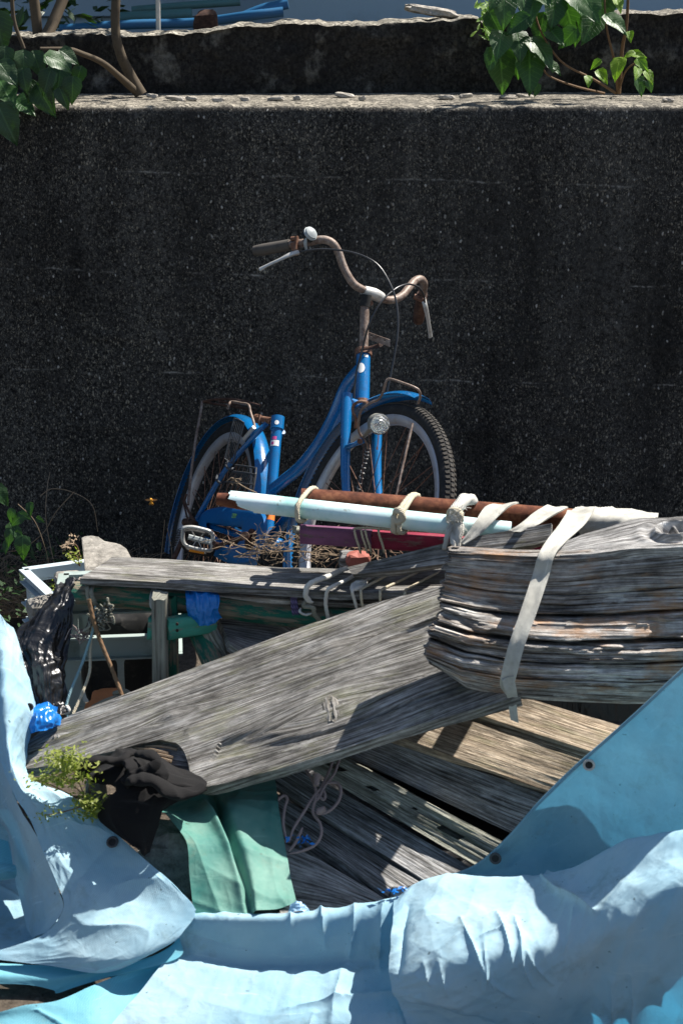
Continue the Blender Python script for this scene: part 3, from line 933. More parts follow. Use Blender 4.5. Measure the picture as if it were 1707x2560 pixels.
# left tree with several stems
t = thing('small_tree', 'slim multi stemmed tree rooted on the ledge at the upper left', 'tree', P(345, 228, 5.82))
mb = MB(); tube(mb, [P(352, 236, 5.80), P(325, 185, 5.80), P(300, 130, 5.78), P(288, 60, 5.78), P(292, -80, 5.8), (-.72, 5.9, 2.6)], [.022, .018, .0165, .015, .015, .012], 12)
part('trunk', mb, M_bark, t)
mb = MB()
tube(mb, [P(340, 228, 5.80), P(300, 192, 5.72), P(255, 155, 5.62), P(205, 133, 5.55), P(170, 122, 5.5), P(100, 120, 5.45)], [.014, .011, .009, .008, .005], 10)
tube(mb, [P(90, 128, 6.0), P(130, 60, 6.1), P(180, -60, 6.2)], [.022, .02, .018], 10)
tube(mb, [P(95, 120, 6.1), P(92, 60, 6.1), P(78, -60, 6.1)], [.016, .018, .018], 10)
tube(mb, [P(60, 120, 5.9), P(35, 50, 5.9), P(28, -40, 5.9)], [.006, .007, .007], 8)
part('branch', mb, M_bark, t)
LT = [(15, 225, 85, -70, 1.0), (62, 265, 75, -55, .9), (20, 310, 95, -65, .35), (145, 195, 80, -95, .6), (112, 250, 80, -60, .3), (60, 160, 60, -95, .35), (95, 160, 60, -75, .4), (180, 225, 60, -95, .3), (150, 150, 60, -20, .8), (10, 150, 60, -100, .3), (60, 200, 55, -80, .4), (0, 80, 90, -80, .3), (175, 140, 50, -35, .6), (75, 225, 50, -100, .5), (20, 180, 70, -60, .7), (-10, 260, 60, -60, .3), (115, 205, 60, -110, .3), (160, 245, 50, -70, .3), (195, 190, 46, -110, .25)]
for k, (a, b, L, ang, til) in enumerate(LT):
    y = 5.40 + rnd.uniform(-.06, .06)
    add_leaf(t, LEAVES[k % 3] if til > .7 else LEAVD[0], P(a, b, y), px2m(L * 1.1, y), ang, til, rnd.uniform(-.3, .4))
# overhanging crown above the picture: throws the shade on the left part of the wall
mb = MB(); r = random.Random(3)
def leafquad(mb, c, s, r):
    d = Vector((r.gauss(0, 1), r.gauss(0, 1), r.gauss(0, .6))).normalized()
    n = Vector((r.gauss(0, .6), r.gauss(0, .6), 1)).normalized()
    x = d.cross(n).normalized()
    c = Vector(c)
    v = [c - d * s, c + x * s * .45 - d * s * .1, c + d * s, c - x * s * .45 - d * s * .1]
    mb.add(v, [(0, 1, 2, 3)], [(0, 0), (.3, .5), (0, 1), (-.3, .5)])
for i in range(3600):
    cx, cy, cz = r.gauss(-.75, .6), r.gauss(7.1, .6), r.gauss(3.1, .28)
    if cz < 2.45 or cx > .5: continue
    if vnoise(cx * 4, cy * 4, 5) < .28: continue
    leafquad(mb, (cx, cy, cz), r.uniform(.03, .055), r)
part('crown', mb, M_leaf, t, False, kind='stuff')

# dark shrubbery behind the tree
mb = MB(); r = random.Random(5)
for i in range(3800):
    x = r.uniform(-3.2, -.95); y = r.uniform(6.5, 7.9); z = r.uniform(1.55, 3.3)
    leafquad(mb, (x, y, z), r.uniform(.025, .05), r)
part('dark_hedge', mb, M_leafd, None, False, 'dark dense shrubbery filling the shade behind the thin tree stems', 'hedge', None, 'stuff')

# bright weed on the kerb wall
t = thing('bright_weed', 'small bright lime green weed sprouting from the joint of the kerb wall', 'weed', P(1215, 90, 5.93))
mb = MB()
for k in range(5):
    tube(mb, [P(1218 + k, 92, 5.94), P(1206 + k * 7, 50, 5.90), P(1200 + k * 9, 0 + k * 3, 5.92)], [.0018, .001], 5)
part('stem', mb, M_leafy, t)
slim = leaf_mesh('leaf', M_leafy, .16, .2, .3, .0, n=6, m=2, seed=8)
r = random.Random(9)
for k in range(46):
    a = 1218 + r.gauss(0, 13); b = r.uniform(2, 80)
    if k > 34: a = 1215 + r.gauss(0, 14); b = r.uniform(72, 92)
    add_leaf(t, slim, P(a, b, 5.88 + r.uniform(-.03, .03)), px2m(r.uniform(20, 34), 5.9), r.choice([60, 80, 100, 120, 35, 145]) + r.uniform(-12, 12), .5, r.uniform(-.5, .5))

# ================================================================== BICYCLE
def rodr(r):
    t_ = np.linalg.norm(r) + 1e-12; k = np.array(r) / t_
    K = np.array([[0, -k[2], k[1]], [k[2], 0, -k[0]], [-k[1], k[0], 0]])
    return np.eye(3) + np.sin(t_) * K + (1 - np.cos(t_)) * K @ K


BR = rodr([-0.479, -0.0653, -1.128]); BT = np.array([-0.3971, 5.0093, 0.3288])
hd = math.radians(70)
dST = np.array([-math.cos(hd), 0, math.sin(hd)]); dPP = np.array([math.sin(hd), 0, math.cos(hd)])
FA = np.array([1.06, 0, 0]); HB = FA + dST * .375 - dPP * .045; HT = HB + dST * .14; BBL = np.array([.44, 0, -.055])
RS = rodr(dST * 0.1518)
W = lambda X: np.asarray(X, float) @ BR.T + BT
ST = lambda X: (np.asarray(X, float) - HB) @ RS.T + HB
WS = lambda X: W(ST(X))


def plane_pt(px, py, n, p0):
    d = ray(px, py)
    return CAM + d * (((p0 - CAM) @ n) / (d @ n))


NL = BR @ np.array([0, 1.0, 0]); NF = BR @ RS @ np.array([0, 1.0, 0])
Bk = lambda px, py, c=0.0: plane_pt(px, py, NL, BT + NL * c)
FAW = WS(FA)
Bf = lambda px, py, c=0.0: plane_pt(px, py, NF, FAW + NF * c)

bike = thing('bicycle', 'blue city bicycle with rusty swept handlebar and no saddle, leaning askew against the black wall', 'bicycle', W([0, 0, -.345]))


def wheel(name_c, ax, ex, ez, ey, rim_r, tyre_r):
    """ring parts around axle centre; ey = axle direction"""
    def ring(prof, n=96, a0=0, a1=2 * math.pi, closed=True):
        mbb = MB(); m = len(prof)
        V = []; UV = []
        nn = n if closed else n + 1
        for i in range(nn):
            a = a0 + (a1 - a0) * i / n
            rad = ex * math.cos(a) + ez * math.sin(a)
            for q, (rr, yy) in enumerate(prof):
                V.append(ax + rad * rr + ey * yy); UV.append((a * rim_r, q * .01))
        F = []
        for i in range(n):
            j = (i + 1) % nn
            for q in range(m):
                k = (q + 1) % m
                F.append((i * m + q, i * m + k, j * m + k, j * m + q))
        if not closed:
            F.append(tuple(range(m))); F.append(tuple(n * m + q for q in reversed(range(m))))
        mbb.add(V, F, UV)
        return mbb
    tr = (tyre_r - rim_r) / 2 + .003; tc = tyre_r - tr
    w = thing_child('wheel', bike)
    part('tyre', ring([(tc + tr * math.cos(a), tr * .92 * math.sin(a)) for a in np.linspace(0, 2 * math.pi, 14, endpoint=False)]), M_black, w)
    part('rim', ring([(rim_r, -.0135), (rim_r - .004, -.0145), (rim_r - .016, -.014), (rim_r - .024, -.008), (rim_r - .026, 0), (rim_r - .024, .008), (rim_r - .016, .014), (rim_r - .004, .0145), (rim_r, .0135), (rim_r - .006, 0)]), M_rim, w, True)
    # tread blocks, joined: too small to pick apart
    mbb = MB(); nb = 150
    for i in range(nb):
        for s in (-1, 0, 1):
            a = 2 * math.pi * (i + (.5 if s else 0)) / nb
            b = s * .62
            rad = ex * math.cos(a) + ez * math.sin(a); tan = -ex * math.sin(a) + ez * math.cos(a)
            nrm = rad * math.cos(b) + ey * math.sin(b); lat = -rad * math.sin(b) + ey * math.cos(b)
            c = ax + rad * tc + nrm * (tr + .0004)
            box(mbb, c, tan * .0036 + lat * (.0016 * s), lat * .0052, nrm * .0011)
    part('tread', mbb, M_tread, w, False, kind='stuff')
    # hub
    mbb = MB(); tube(mbb, [ax - ey * .05, ax + ey * .05], .014, 14, smooth=False)
    for s in (-1, 1):
        tube(mbb, [ax + ey * (.031 * s), ax + ey * (.035 * s)], .028, 18, smooth=False)
    tube(mbb, [ax - ey * .075, ax + ey * .075], .0055, 8, smooth=False)
    part('hub', mbb, M_darkrust, w)
    # spokes: one mesh, placed by matrix
    base = MB(); tube(base, [(0.026, 0, .030), (rim_r - .022, 0.03, .002)], .0012, 5, smooth=False)
    me = mesh_from(base.v, base.f, 'spoke', M_rust, base.uv)
    Bas = np.stack([ex, ez, ey], 1)
    for i in range(36):
        a = 2 * math.pi * i / 36
        s = 1 if i % 2 else -1
        fl = 1 if i % 4 < 2 else -1
        R = np.array([[math.cos(a), -math.sin(a), 0], [math.sin(a), math.cos(a), 0], [0, 0, 1]]) @ np.diag([1, s, fl])
        Mx = Bas @ R
        o = bpy.data.objects.new('spoke', me); COL.objects.link(o)
        o.parent = w
        M4 = Matrix([list(Mx[k]) + [ax[k]] for k in range(3)] + [[0, 0, 0, 1]])
        o.matrix_basis = M4
    return w


def thing_child(name, parent):
    o = bpy.data.objects.new(name, None); COL.objects.link(o)
    o.parent = parent
    o.matrix_parent_inverse = Matrix.Translation(parent.location).inverted()
    o['_own'] = 1
    return o


def part_l2(name, mb, mat, parent, **k):
    return part(name, mb, mat, parent, **k)


ex_r, ey_r, ez_r = BR @ [1, 0, 0], BR @ [0, 1, 0], BR @ [0, 0, 1]
BS = BR @ RS
ex_f, ey_f, ez_f = BS @ [1, 0, 0], BS @ [0, 1, 0], BS @ [0, 0, 1]
# wheel empties sit at the world origin transform, so children keep world coordinates
wheel('rear', BT.copy(), ex_r, ez_r, ey_r, .298, .336)
wheel('front', FAW.copy(), ex_f, ez_f, ey_f, .293, .328)


def fender(ax, ex, ez, ey, R, w, dome, a0, a1, name, inner=0):
    n = 60
    A = np.zeros((13, n + 1, 3))
    for i in range(n + 1):
        a = math.radians(a0 + (a1 - a0) * i / n)
        rad = ex * math.cos(a) + ez * math.sin(a)
        for j in range(13):
            k = -1 + 2 * j / 12
            e = 1 - .0 * i
            A[j, i] = ax + rad * (R + dome * (math.sqrt(max(0, 1 - (k * .93) ** 2)) - .35)) + ey * (k * w / 2)
    mbb = MB(); sheet(mbb, A, None, .0016)
    return part(name, mbb, M_blue, bike)


fender(BT, ex_r, ez_r, ey_r, .345, .056, .020, -38, 196, 'rear_mudguard')
fender(FAW, ex_f, ez_f, ey_f, .344, .056, .020, 72, 212, 'front_mudguard')

# frame
mb = MB()
st0, st1 = Bk(666, 1372), Bk(694, 1052)
tube(mb, [st0, st1], .0165, 20, smooth=False)
part('seat_tube', mb, M_blue, bike)
sdir = (st1 - st0) / np.linalg.norm(st1 - st0)
mb = MB(); tube(mb, [st1 - sdir * .028, st1 + sdir * .012], [.0205, .0205], 22, smooth=False)
tube(mb, [st1 + sdir * .010, st1 + sdir * .014], [.0185, .016], 22, smooth=False)
cl = part('seat_clamp', mb, M_blue, bike)
mb = MB(); cc = Bk(669, 1049, -.004); tube(mb, [Bk(641, 1046, -.01), Bk(678, 1052, -.012)], .0105, 14, smooth=False)
tube(mb, [Bk(641, 1046, -.01), Bk(646, 1047, -.01)], .014, 14, smooth=False)
tube(mb, [Bk(650, 1038, -.02), Bk(649, 1062, -.02)], .005, 8, smooth=False)
part('clamp_bolt', mb, M_rust, bike)
mb = MB(); tube(mb, [W(HB), W(HT)], .0195, 22, smooth=False)
part('head_tube', mb, M_blue, bike)
mb = MB()
for s, e, rr, nm in ((-.012, .0, .0235, 'lower_headset'), (.14, .158, .0235, 'upper_headset')):
    mb = MB(); tube(mb, [W(HB + dST * s), W(HB + dST * e)], rr, 22, smooth=False); part(nm, mb, M_rust, bike)
mb = MB()
tube(mb, [W(HT - dST * .03), Bk(866, 965), Bk(832, 1045), Bk(795, 1112), Bk(750, 1168), Bk(712, 1200), Bk(684, 1222)], [.0175, .0175, .018, .018, .018], 18, n=50)
part('top_tube', mb, M_blue, bike)
mb = MB()
tube(mb, [W(HB + dST * .03), Bk(868, 1020), Bk(832, 1092), Bk(790, 1180), Bk(745, 1262), Bk(708, 1308), W(BBL)], .0165, 18, n=50)
part('down_tube', mb, M_blue, bike)
for s in (-1, 1):
    mb = MB(); tube(mb, [W([.415, .022 * s, -.055]), W([.25, .045 * s, -.035]), W([.0, .062 * s, 0])], .009, 12)
    part('chain_stay', mb, M_blue, bike)
mb = MB(); tube(mb, [Bk(667, 1058, -.012), Bk(645, 1080, -.03), Bk(580, 1154, -.055), Bk(546, 1202, -.06), Bk(493, 1296, -.066)], .0082, 12)
part('seat_stay', mb, M_blue, bike)
mb = MB(); tube(mb, [st1 - sdir * .03 + NL * .02, W([.1, .06, .14]), W([0, .066, 0])], .0082, 12)
part('seat_stay', mb, M_blue, bike)
mb = MB(); tube(mb, [W(BBL + [0, -.045, 0]), W(BBL + [0, .045, 0])], .022, 18, smooth=False); part('bottom_bracket', mb, M_blue, bike)

# stickers
def decal(pl, c, mat, name, r=0.0172, lift=.0015):
    """patch wrapped on a tube: list of (along, angle) corners"""


def tube_patch(a, b, rad, s0, s1, th0, th1, mat, name, parent, round_=False):
    a = np.array(a); b = np.array(b); T = b - a; T /= np.linalg.norm(T)
    tocam = CAM - (a + b) / 2; tocam -= T * (tocam @ T); tocam /= np.linalg.norm(tocam)
    S = np.cross(T, tocam)
    n = 10
    A = np.zeros((n + 1, n + 1, 3))
    for i in range(n + 1):
        for j in range(n + 1):
            u, v = i / n, j / n
            if round_:
                uu, vv = u * 2 - 1, v * 2 - 1
                x = uu * math.sqrt(1 - vv * vv / 2); y = vv * math.sqrt(1 - uu * uu / 2)
                u, v = (x + 1) / 2, (y + 1) / 2
            th = math.radians(th0 + (th1 - th0) * v)
            A[i, j] = a + T * (s0 + (s1 - s0) * u) + (tocam * math.cos(th) + S * math.sin(th)) * rad
    mbb = MB(); sheet(mbb, A, None, 0)
    return part(name, mbb, mat, parent)


tube_patch(W(HB), W(HT), .0200, .078, .108, -48, 14, M_white, 'round_sticker', bike, True)
tube_patch(W(HB), W(HT), .0200, .127, .134, 5, 40, M_white, 'small_sticker', bike)
SL = np.linalg.norm(st1 - st0)
tube_patch(st1 - sdir * .02, st1 + sdir * .02, .0209, .0, .014, -25, 12, M_white, 'clamp_sticker', bike, True)
tube_patch(st0, st1, .0170, .085, .105, -75, 70, M_orange, 'orange_band', bike)
tube_patch(st0, st1, .0170, SL - .066, SL - .056, -45, 5, M_pink, 'pink_decal', bike)
tube_patch(st0, st1, .0170, SL - .086, SL - .068, -60, 35, M_white, 'white_decal', bike)
tube_patch(st0, st1, .0172, SL - .082, SL - .073, -50, -20, M_pink, 'pink_decal', bike)


def text_obj(s, o, xdir, ydir, size, mat, name, parent, squeeze=1.0, shear=0.0):
    cu = bpy.data.curves.new(name, 'FONT'); cu.body = s; cu.size = 1.0; cu.align_x = 'CENTER'; cu.align_y = 'CENTER'; cu.shear = shear
    cu.offset = .004
    ob = bpy.data.objects.new(name, cu); COL.objects.link(ob)
    dg = bpy.context.evaluated_depsgraph_get()
    me0 = bpy.data.meshes.new_from_object(ob.evaluated_get(dg))
    bpy.data.objects.remove(ob)
    v = np.zeros(len(me0.vertices) * 3); me0.vertices.foreach_get('co', v); v = v.reshape(-1, 3)
    xdir = np.array(xdir) / np.linalg.norm(xdir); ydir = np.array(ydir) / np.linalg.norm(ydir)
    wv = np.array(o) + v[:, :1] * xdir * size * squeeze + v[:, 1:2] * ydir * size
    mbb = MB(); mbb.add(wv, [tuple(p.vertices) for p in me0.polygons])
    bpy.data.meshes.remove(me0)
    return part(name, mbb, mat, parent, False)


# chain case
oc = [(505, 1284), (520, 1274), (548, 1268), (585, 1266), (630, 1268), (652, 1274), (664, 1288), (668, 1310), (664, 1345), (652, 1378), (640, 1400), (615, 1412), (580, 1410), (552, 1400), (532, 1386), (522, 1372), (540, 1368), (560, 1372), (540, 1350), (518, 1330), (500, 1318), (497, 1300)]
oc = [(505, 1284), (520, 1274), (548, 1268), (585, 1266), (630, 1268), (652, 1274), (664, 1288), (668, 1310), (664, 1345), (652, 1378), (640, 1400), (615, 1412), (580, 1410), (552, 1400), (530, 1384), (524, 1366), (510, 1340), (498, 1318), (497, 1300)]
ic = [(520, 1308), (530, 1311), (560, 1315), (585, 1317), (602, 1318), (604, 1322), (604, 1330), (602, 1340), (598, 1352), (592, 1362), (584, 1366), (574, 1364), (564, 1358), (552, 1350), (542, 1342), (532, 1333), (522, 1324), (518, 1316), (518, 1311)]
oc = catmull(np.array(oc, float), 96, True); ic = catmull(np.array(ic, float), 96, True)
mb = MB(); V = []
def inset(p, q, f): return p * (1 - f) + q * f
for (ring_, c) in ((oc, -.045), (oc, -.068), (inset(oc, ic, .12), -.077), (inset(oc, ic, .55), -.080), (inset(oc, ic, .9), -.077), (ic, -.070), (ic, -.045)):
    V += [Bk(a, b, c) for a, b in ring_]
F = []
for k in range(6):
    for i in range(96):
        j = (i + 1) % 96
        F.append((k * 96 + i, k * 96 + j, (k + 1) * 96 + j, (k + 1) * 96 + i))
mb.add(V, F)
case = part('chain_case', mb, M_bluecase, bike)
d0 = Bk(585, 1290, -.0815); text_obj('CRISPY', d0, Bk(600, 1291.5, -.0815) - d0, Bk(586.5, 1280, -.0815) - d0, .019, M_textg, 'lettering', case, .62, .15)
dt0 = Bk(822, 1098, -.0185)
text_obj('CRISPY', dt0, Bk(842, 1062, -.0185) - dt0, Bk(812, 1092, -.0185) - dt0, .022, M_texty, 'lettering', bike, 1.0, .1)
# crank + chainring disc
mb = MB(); ctr = Bk(623, 1348, -.086)
tube(mb, [ctr, ctr + NL * .006], .031, 28, smooth=False)
part('chainring', mb, M_darkrust, bike)
mb = MB(); tube(mb, [Bk(614, 1340, -.086), Bk(612, 1340, -.125)], .0125, 14, smooth=False)
part('crank_axle', mb, M_rust, bike)
mb = MB(); tube(mb, [Bk(614, 1342, -.115), Bk(590, 1350, -.118), Bk(565, 1357, -.122), Bk(540, 1368, -.126)], [.012, .009, .009, .012], 12, flat=.7)
tube(mb, [Bk(546, 1362, -.122), Bk(535, 1358, -.145)], .007, 10, smooth=False)
part('crank_arm', mb, M_darkrust, bike)
# pedal: frame with studs, crossbars, reflector
PYY = W([.30, -.17, -.02])[1]
pedal = thing_child('pedal', bike)
pc = [(460, 1320), (480, 1318), (505, 1323), (526, 1330), (532, 1342), (531, 1366), (526, 1376), (512, 1375), (485, 1370), (465, 1363), (457, 1350), (457, 1330)]
yy = PYY - .02
mb = MB(); tube(mb, [P(a, b, yy) for a, b in pc], .0062, 8, n=60, closed=True, flat=1.0); part('pedal_cage', mb, M_alu, pedal)
mb = MB(); tube(mb, [P(a + 1, b + 11, yy + .024) for a, b in pc], .0065, 8, n=60, closed=True); part('pedal_cage', mb, M_black, pedal)
mb = MB(); tube(mb, [P(537, 1359, yy + .012), P(471, 1342, yy + .012)], .0085, 6, smooth=False); part('pedal_spindle', mb, M_plasticgrey, pedal)
mb = MB()
for a, b, c, d in ((480, 1328, 488, 1344), (508, 1335, 498, 1347), (482, 1365, 490, 1352), (503, 1368, 496, 1354)):
    tube(mb, [P(a, b, yy), P(c, d, yy + .01)], .0016, 6, smooth=False)
part('pedal_rib', mb, M_alu, pedal, kind='stuff')
mb = MB(); r0 = random.Random(2)
q = catmull(np.array(pc, float), 64, True)
for a, b in q:
    c = P(a, b, yy - .0062)
    box(mb, c, (.0014, 0, 0), (0, .0012, 0), (0, 0, .0014))
part('pedal_stud', mb, M_plasticgrey, pedal, False, kind='stuff')
mb = MB(); box(mb, P(492, 1378, yy + .012), (.022, 0, -.004), (0, .004, 0), (.001, 0, .004)); part('reflector', mb, M_amber, pedal, False)

# carrier, kickstand strut, spring
mb = MB()
tube(mb, [Bk(506, 1004, -.06), Bk(540, 998, -.05), Bk(585, 998, -.02), Bk(620, 1005, .02), Bk(650, 1014, .05)], .0042, 8)
tube(mb, [Bk(506, 1004, -.06), Bk(530, 1008, .0), Bk(580, 1016, .05), Bk(640, 1024, .06)], .004, 8)
tube(mb, [Bk(548, 1003, -.05), Bk(600, 1012, .05)], .0035, 8)
part('carrier_rack', mb, M_darkrust, bike)
mb = MB(); tube(mb, [Bk(569, 1022, -.06), Bk(573, 1010, -.06), Bk(580, 1004, -.05), Bk(604, 1008, -.05), Bk(621, 1012, -.05), Bk(626, 1030, -.045), Bk(634, 1055, -.04), Bk(637, 1068, -.04)], .0042, 8, n=50, smooth=True)
part('carrier_stay', mb, M_rustbar, bike)
mb = MB(); tube(mb, [Bk(506, 1003, -.062), Bk(498, 1050, -.066), Bk(489, 1100, -.072), Bk(478, 1180, -.08), Bk(470, 1262, -.085)], .0045, 8)
part('carrier_stay', mb, M_rustbar, bike)
mb = MB(); tube(mb, [Bk(635, 1068, -.05), Bk(610, 1098, -.055)], .0062, 10, smooth=False); part('pump_peg', mb, M_alu, bike)
mb = MB(); tube(mb, [Bk(466, 1235, -.09), Bk(462, 1255, -.09), Bk(475, 1285, -.09), Bk(488, 1305, -.09)], .004, 8)
tube(mb, [Bk(486, 1322, -.08), Bk(470, 1300, -.09), Bk(455, 1240, -.08)], .003, 8)
tube(mb, [Bk(462, 1305, -.085), Bk(488, 1312, -.075)], .012, 10, smooth=False)
part('rear_dropout', mb, M_darkrust, bike)
mb = MB()
a, b = Bk(452, 1322, -.10), Bk(433, 1368, -.10)
q = []
for i in range(90):
    f = i / 89; ang = f * 2 * math.pi * 11
    q.append(a * (1 - f) + b * f + (NL * math.cos(ang) + np.array([1, 0, .3]) * math.sin(ang)) * .0058)
tube(mb, q, .0014, 5, n=200)
part('stand_spring', mb, M_cable, bike)
mb = MB(); tube(mb, [Bk(470, 1315, -.09), Bk(450, 1362, -.11), Bk(425, 1420, -.13)], .008, 10); part('kickstand', mb, M_darkrust, bike)

# wire guards around the rear wheel
def wire_panel(quad, c, nu_, nv_, rr=.0011):
    mbb = MB(); q = [np.array(k, float) for k in quad]
    f = lambda u, v: (q[0] * (1 - u) + q[1] * u) * (1 - v) + (q[3] * (1 - u) + q[2] * u) * v
    rim_ = [tuple(f(u, v)) for u, v in ((0, 0), (.5, -.02), (1, 0), (1, 1), (0, 1))]
    tube(mbb, [Bk(a, b, c) for a, b in rim_ + rim_[:1]], rr * 2.2, 6, smooth=False)
    for i in range(1, nu_):
        a, b = f(i / nu_, 0), f(i / nu_, 1); tube(mbb, [Bk(a[0], a[1], c), Bk(b[0], b[1], c)], rr, 4, smooth=False, cap=False)
    for i in range(1, nv_):
        a, b = f(0, i / nv_), f(1, i / nv_); tube(mbb, [Bk(a[0], a[1], c), Bk(b[0], b[1], c)], rr * 1.6, 4, smooth=False, cap=False)
    return part('wire_guard', mbb, M_wire, bike)


wire_panel([(585, 1046), (610, 1056), (582, 1160), (562, 1146)], -.075, 6, 2)
wire_panel([(584, 1178), (640, 1186), (636, 1212), (565, 1204)], -.078, 16, 1)
wire_panel([(590, 1162), (641, 1170), (640, 1186), (580, 1180)], -.078, 5, 1)
wire_panel([(563, 1204), (636, 1212), (630, 1240), (548, 1232)], -.078, 7, 1)
for (a, b) in ((572, 1168), (548, 1202)):
    mb = MB(); tube(mb, [Bk(a - 4, b - 14, -.07), Bk(a - 7, b - 4, -.085), Bk(a + 2, b + 5, -.085), Bk(a + 12, b + 3, -.07)], .004, 8)
    part('guard_clip', mb, M_wire, bike)

# fork
mb = MB()
tube(mb, [WS(HB + dST * -.002), WS(HB + dST * -.02 + dPP * .0)], .021, 16, smooth=False)
tube(mb, [WS(HB + [0, -.054, 0] - dST * .018), WS(HB + [0, 0, 0] - dST * .012), WS(HB + [0, .054, 0] - dST * .018)], .012, 12)
part('fork_crown', mb, M_blue, bike)
for s in (-1, 1):
    mb = MB()
    o_ = np.array([0, .052 * s, 0])
    tube(mb, [WS(HB + o_ + dST * .004), WS(HB + o_ - dST * .02), WS(HB + o_ - dST * .12), WS(HB + o_ * 1.02 - dST * .22 + dPP * .004), WS(HB + o_ * 1.06 - dST * .31 + dPP * .018), WS(FA + o_ * 1.1)], [.015, .015, .0138, .0125, .0105, .009], 16, n=50)
    part('fork_blade', mb, M_blue, bike)
# crown ring (lock bracket), rusty
mb = MB()
tube(mb, [Bf(918, 1005, -.06), Bf(900, 1003, -.07), Bf(884, 1013, -.075), Bf(882, 1030, -.075), Bf(889, 1045, -.07), Bf(888, 1070, -.06)], .0065, 10, flat=.6)
part('lock_bracket', mb, M_rust, bike)
mb = MB(); tube(mb, [Bf(868, 1118, -.055), Bf(888, 1110, -.06), Bf(908, 1100, -.05)], [.008, .006, .009], 10); part('dynamo_bracket', mb, M_blue, bike)
mb = MB(); tube(mb, [Bf(899, 1103, -.068), Bf(901, 1103, -.056)], .007, 12, smooth=False); part('bracket_bolt', mb, M_rust, bike)
# wire hoop (basket stay)
yh = FAW[1] - .02
mb = MB()
hoop = [(919, 1122, 4.27), (917, 1110, 4.25), (907, 1096, 4.22), (896, 1075, 4.20), (897, 1045, 4.18), (905, 1022, 4.17), (928, 1006, 4.16), (946, 998, 4.15), (957, 980, 4.14), (964, 955, 4.13), (970, 948, 4.13), (980, 948, 4.12), (1010, 958, 4.10), (1038, 969, 4.09), (1048, 978, 4.09), (1050, 992, 4.10), (1045, 1008, 4.12)]
tube(mb, [P(*p) for p in hoop], .0033, 8, n=120)
part('wire_hoop', mb, M_rustbar, bike)
mb = MB(); tube(mb, [Bf(1031, 1058, -.03), Bf(1010, 1150, -.04), Bf(990, 1240, -.05), Bf(970, 1300, -.06)], .0036, 8); part('mudguard_stay', mb, M_rustbar, bike)
# cable in spiral wrap down the fork
mb = MB(); q = [P(919, 1122, 4.27), P(913, 1150, 4.27), P(904, 1190, 4.27), P(895, 1235, 4.26), P(893, 1290, 4.25)]
tube(mb, q, .0048, 8); cbl = part('wrapped_cable', mb, M_cable, bike)
Q = catmull(q, 160); mb = MB(); hx = []
for i, p in enumerate(Q):
    a = i / 160 * 2 * math.pi * 13
    hx.append(p + (np.array([1, 0, .1]) * math.cos(a) + np.array([0, 1, 0]) * math.sin(a)) * .0056)
tube(mb, hx, .0013, 5, n=240); part('spiral_wrap', mb, M_alu, cbl)
# headlamp
lamp = thing_child('headlamp', bike)
lc = P(948, 1060, 4.145); ldir = (CAM - lc); ldir = ldir / np.linalg.norm(ldir) + np.array([.30, 0, -.12]); ldir /= np.linalg.norm(ldir)
def lathe(mbb, c, ax, prof, seg=32):
    up = np.array([0, 0, 1.0]); u = np.cross(ax, up); u /= np.linalg.norm(u); v = np.cross(u, ax)
    V = []
    for (s, r_) in prof:
        for k in range(seg):
            a = 2 * math.pi * k / seg
            V.append(c + ax * s + (u * math.cos(a) + v * math.sin(a)) * r_)
    F = []
    for i in range(len(prof) - 1):
        for k in range(seg):
            l = (k + 1) % seg
            F.append((i * seg + k, i * seg + l, (i + 1) * seg + l, (i + 1) * seg + k))
    mbb.add(V, F)
    return mbb
mb = MB(); lathe(mb, lc, ldir, [(-.06, .001), (-.058, .010), (-.045, .018), (-.024, .0255), (0, .0275), (.003, .0275), (.003, .0262), (-.022, .0250), (-.024, .001)]); part('lamp_shell', mb, M_lampbody, lamp)
mb = MB(); lathe(mb, lc, ldir, [(-.022, .001), (-.021, .006), (-.017, .007), (-.018, .012), (-.012, .013), (-.012, .018), (-.006, .019), (-.005, .0235), (.001, .0252)]); part('lamp_reflector', mb, M_refl, lamp)
mb = MB(); lathe(mb, lc, ldir, [(-.004, .005), (.002, .0045), (.006, .001)]); lathe(mb, lc, ldir, [(-.018, .006), (-.006, .006), (-.005, .001)], 16); part('bulb', mb, M_alu, lamp)
mb = MB(); lathe(mb, lc, ldir, [(.002, .0262), (.008, .0250), (.0095, .0215), (.0085, .0205), (.0110, .0165), (.0100, .0155), (.0125, .0105), (.0115, .0095), (.013, .0040), (.013, .0005)]); part('lamp_lens', mb, M_glass, lamp)
mb = MB(); tube(mb, [lc - ldir * .03, P(924, 1075, 4.2), P(908, 1092, 4.22)], [.010, .008, .006], 10, flat=.6); part('lamp_bracket', mb, M_lampbody, lamp)
mb = MB(); tube(mb, [P(946, 1085, 4.17), P(945, 1103, 4.17), P(943, 1118, 4.17)], .0012, 6); tube(mb, [P(943, 1118, 4.17), P(942.5, 1124, 4.17)], .0022, 6, smooth=False); part('loose_wire', mb, M_orange, lamp)

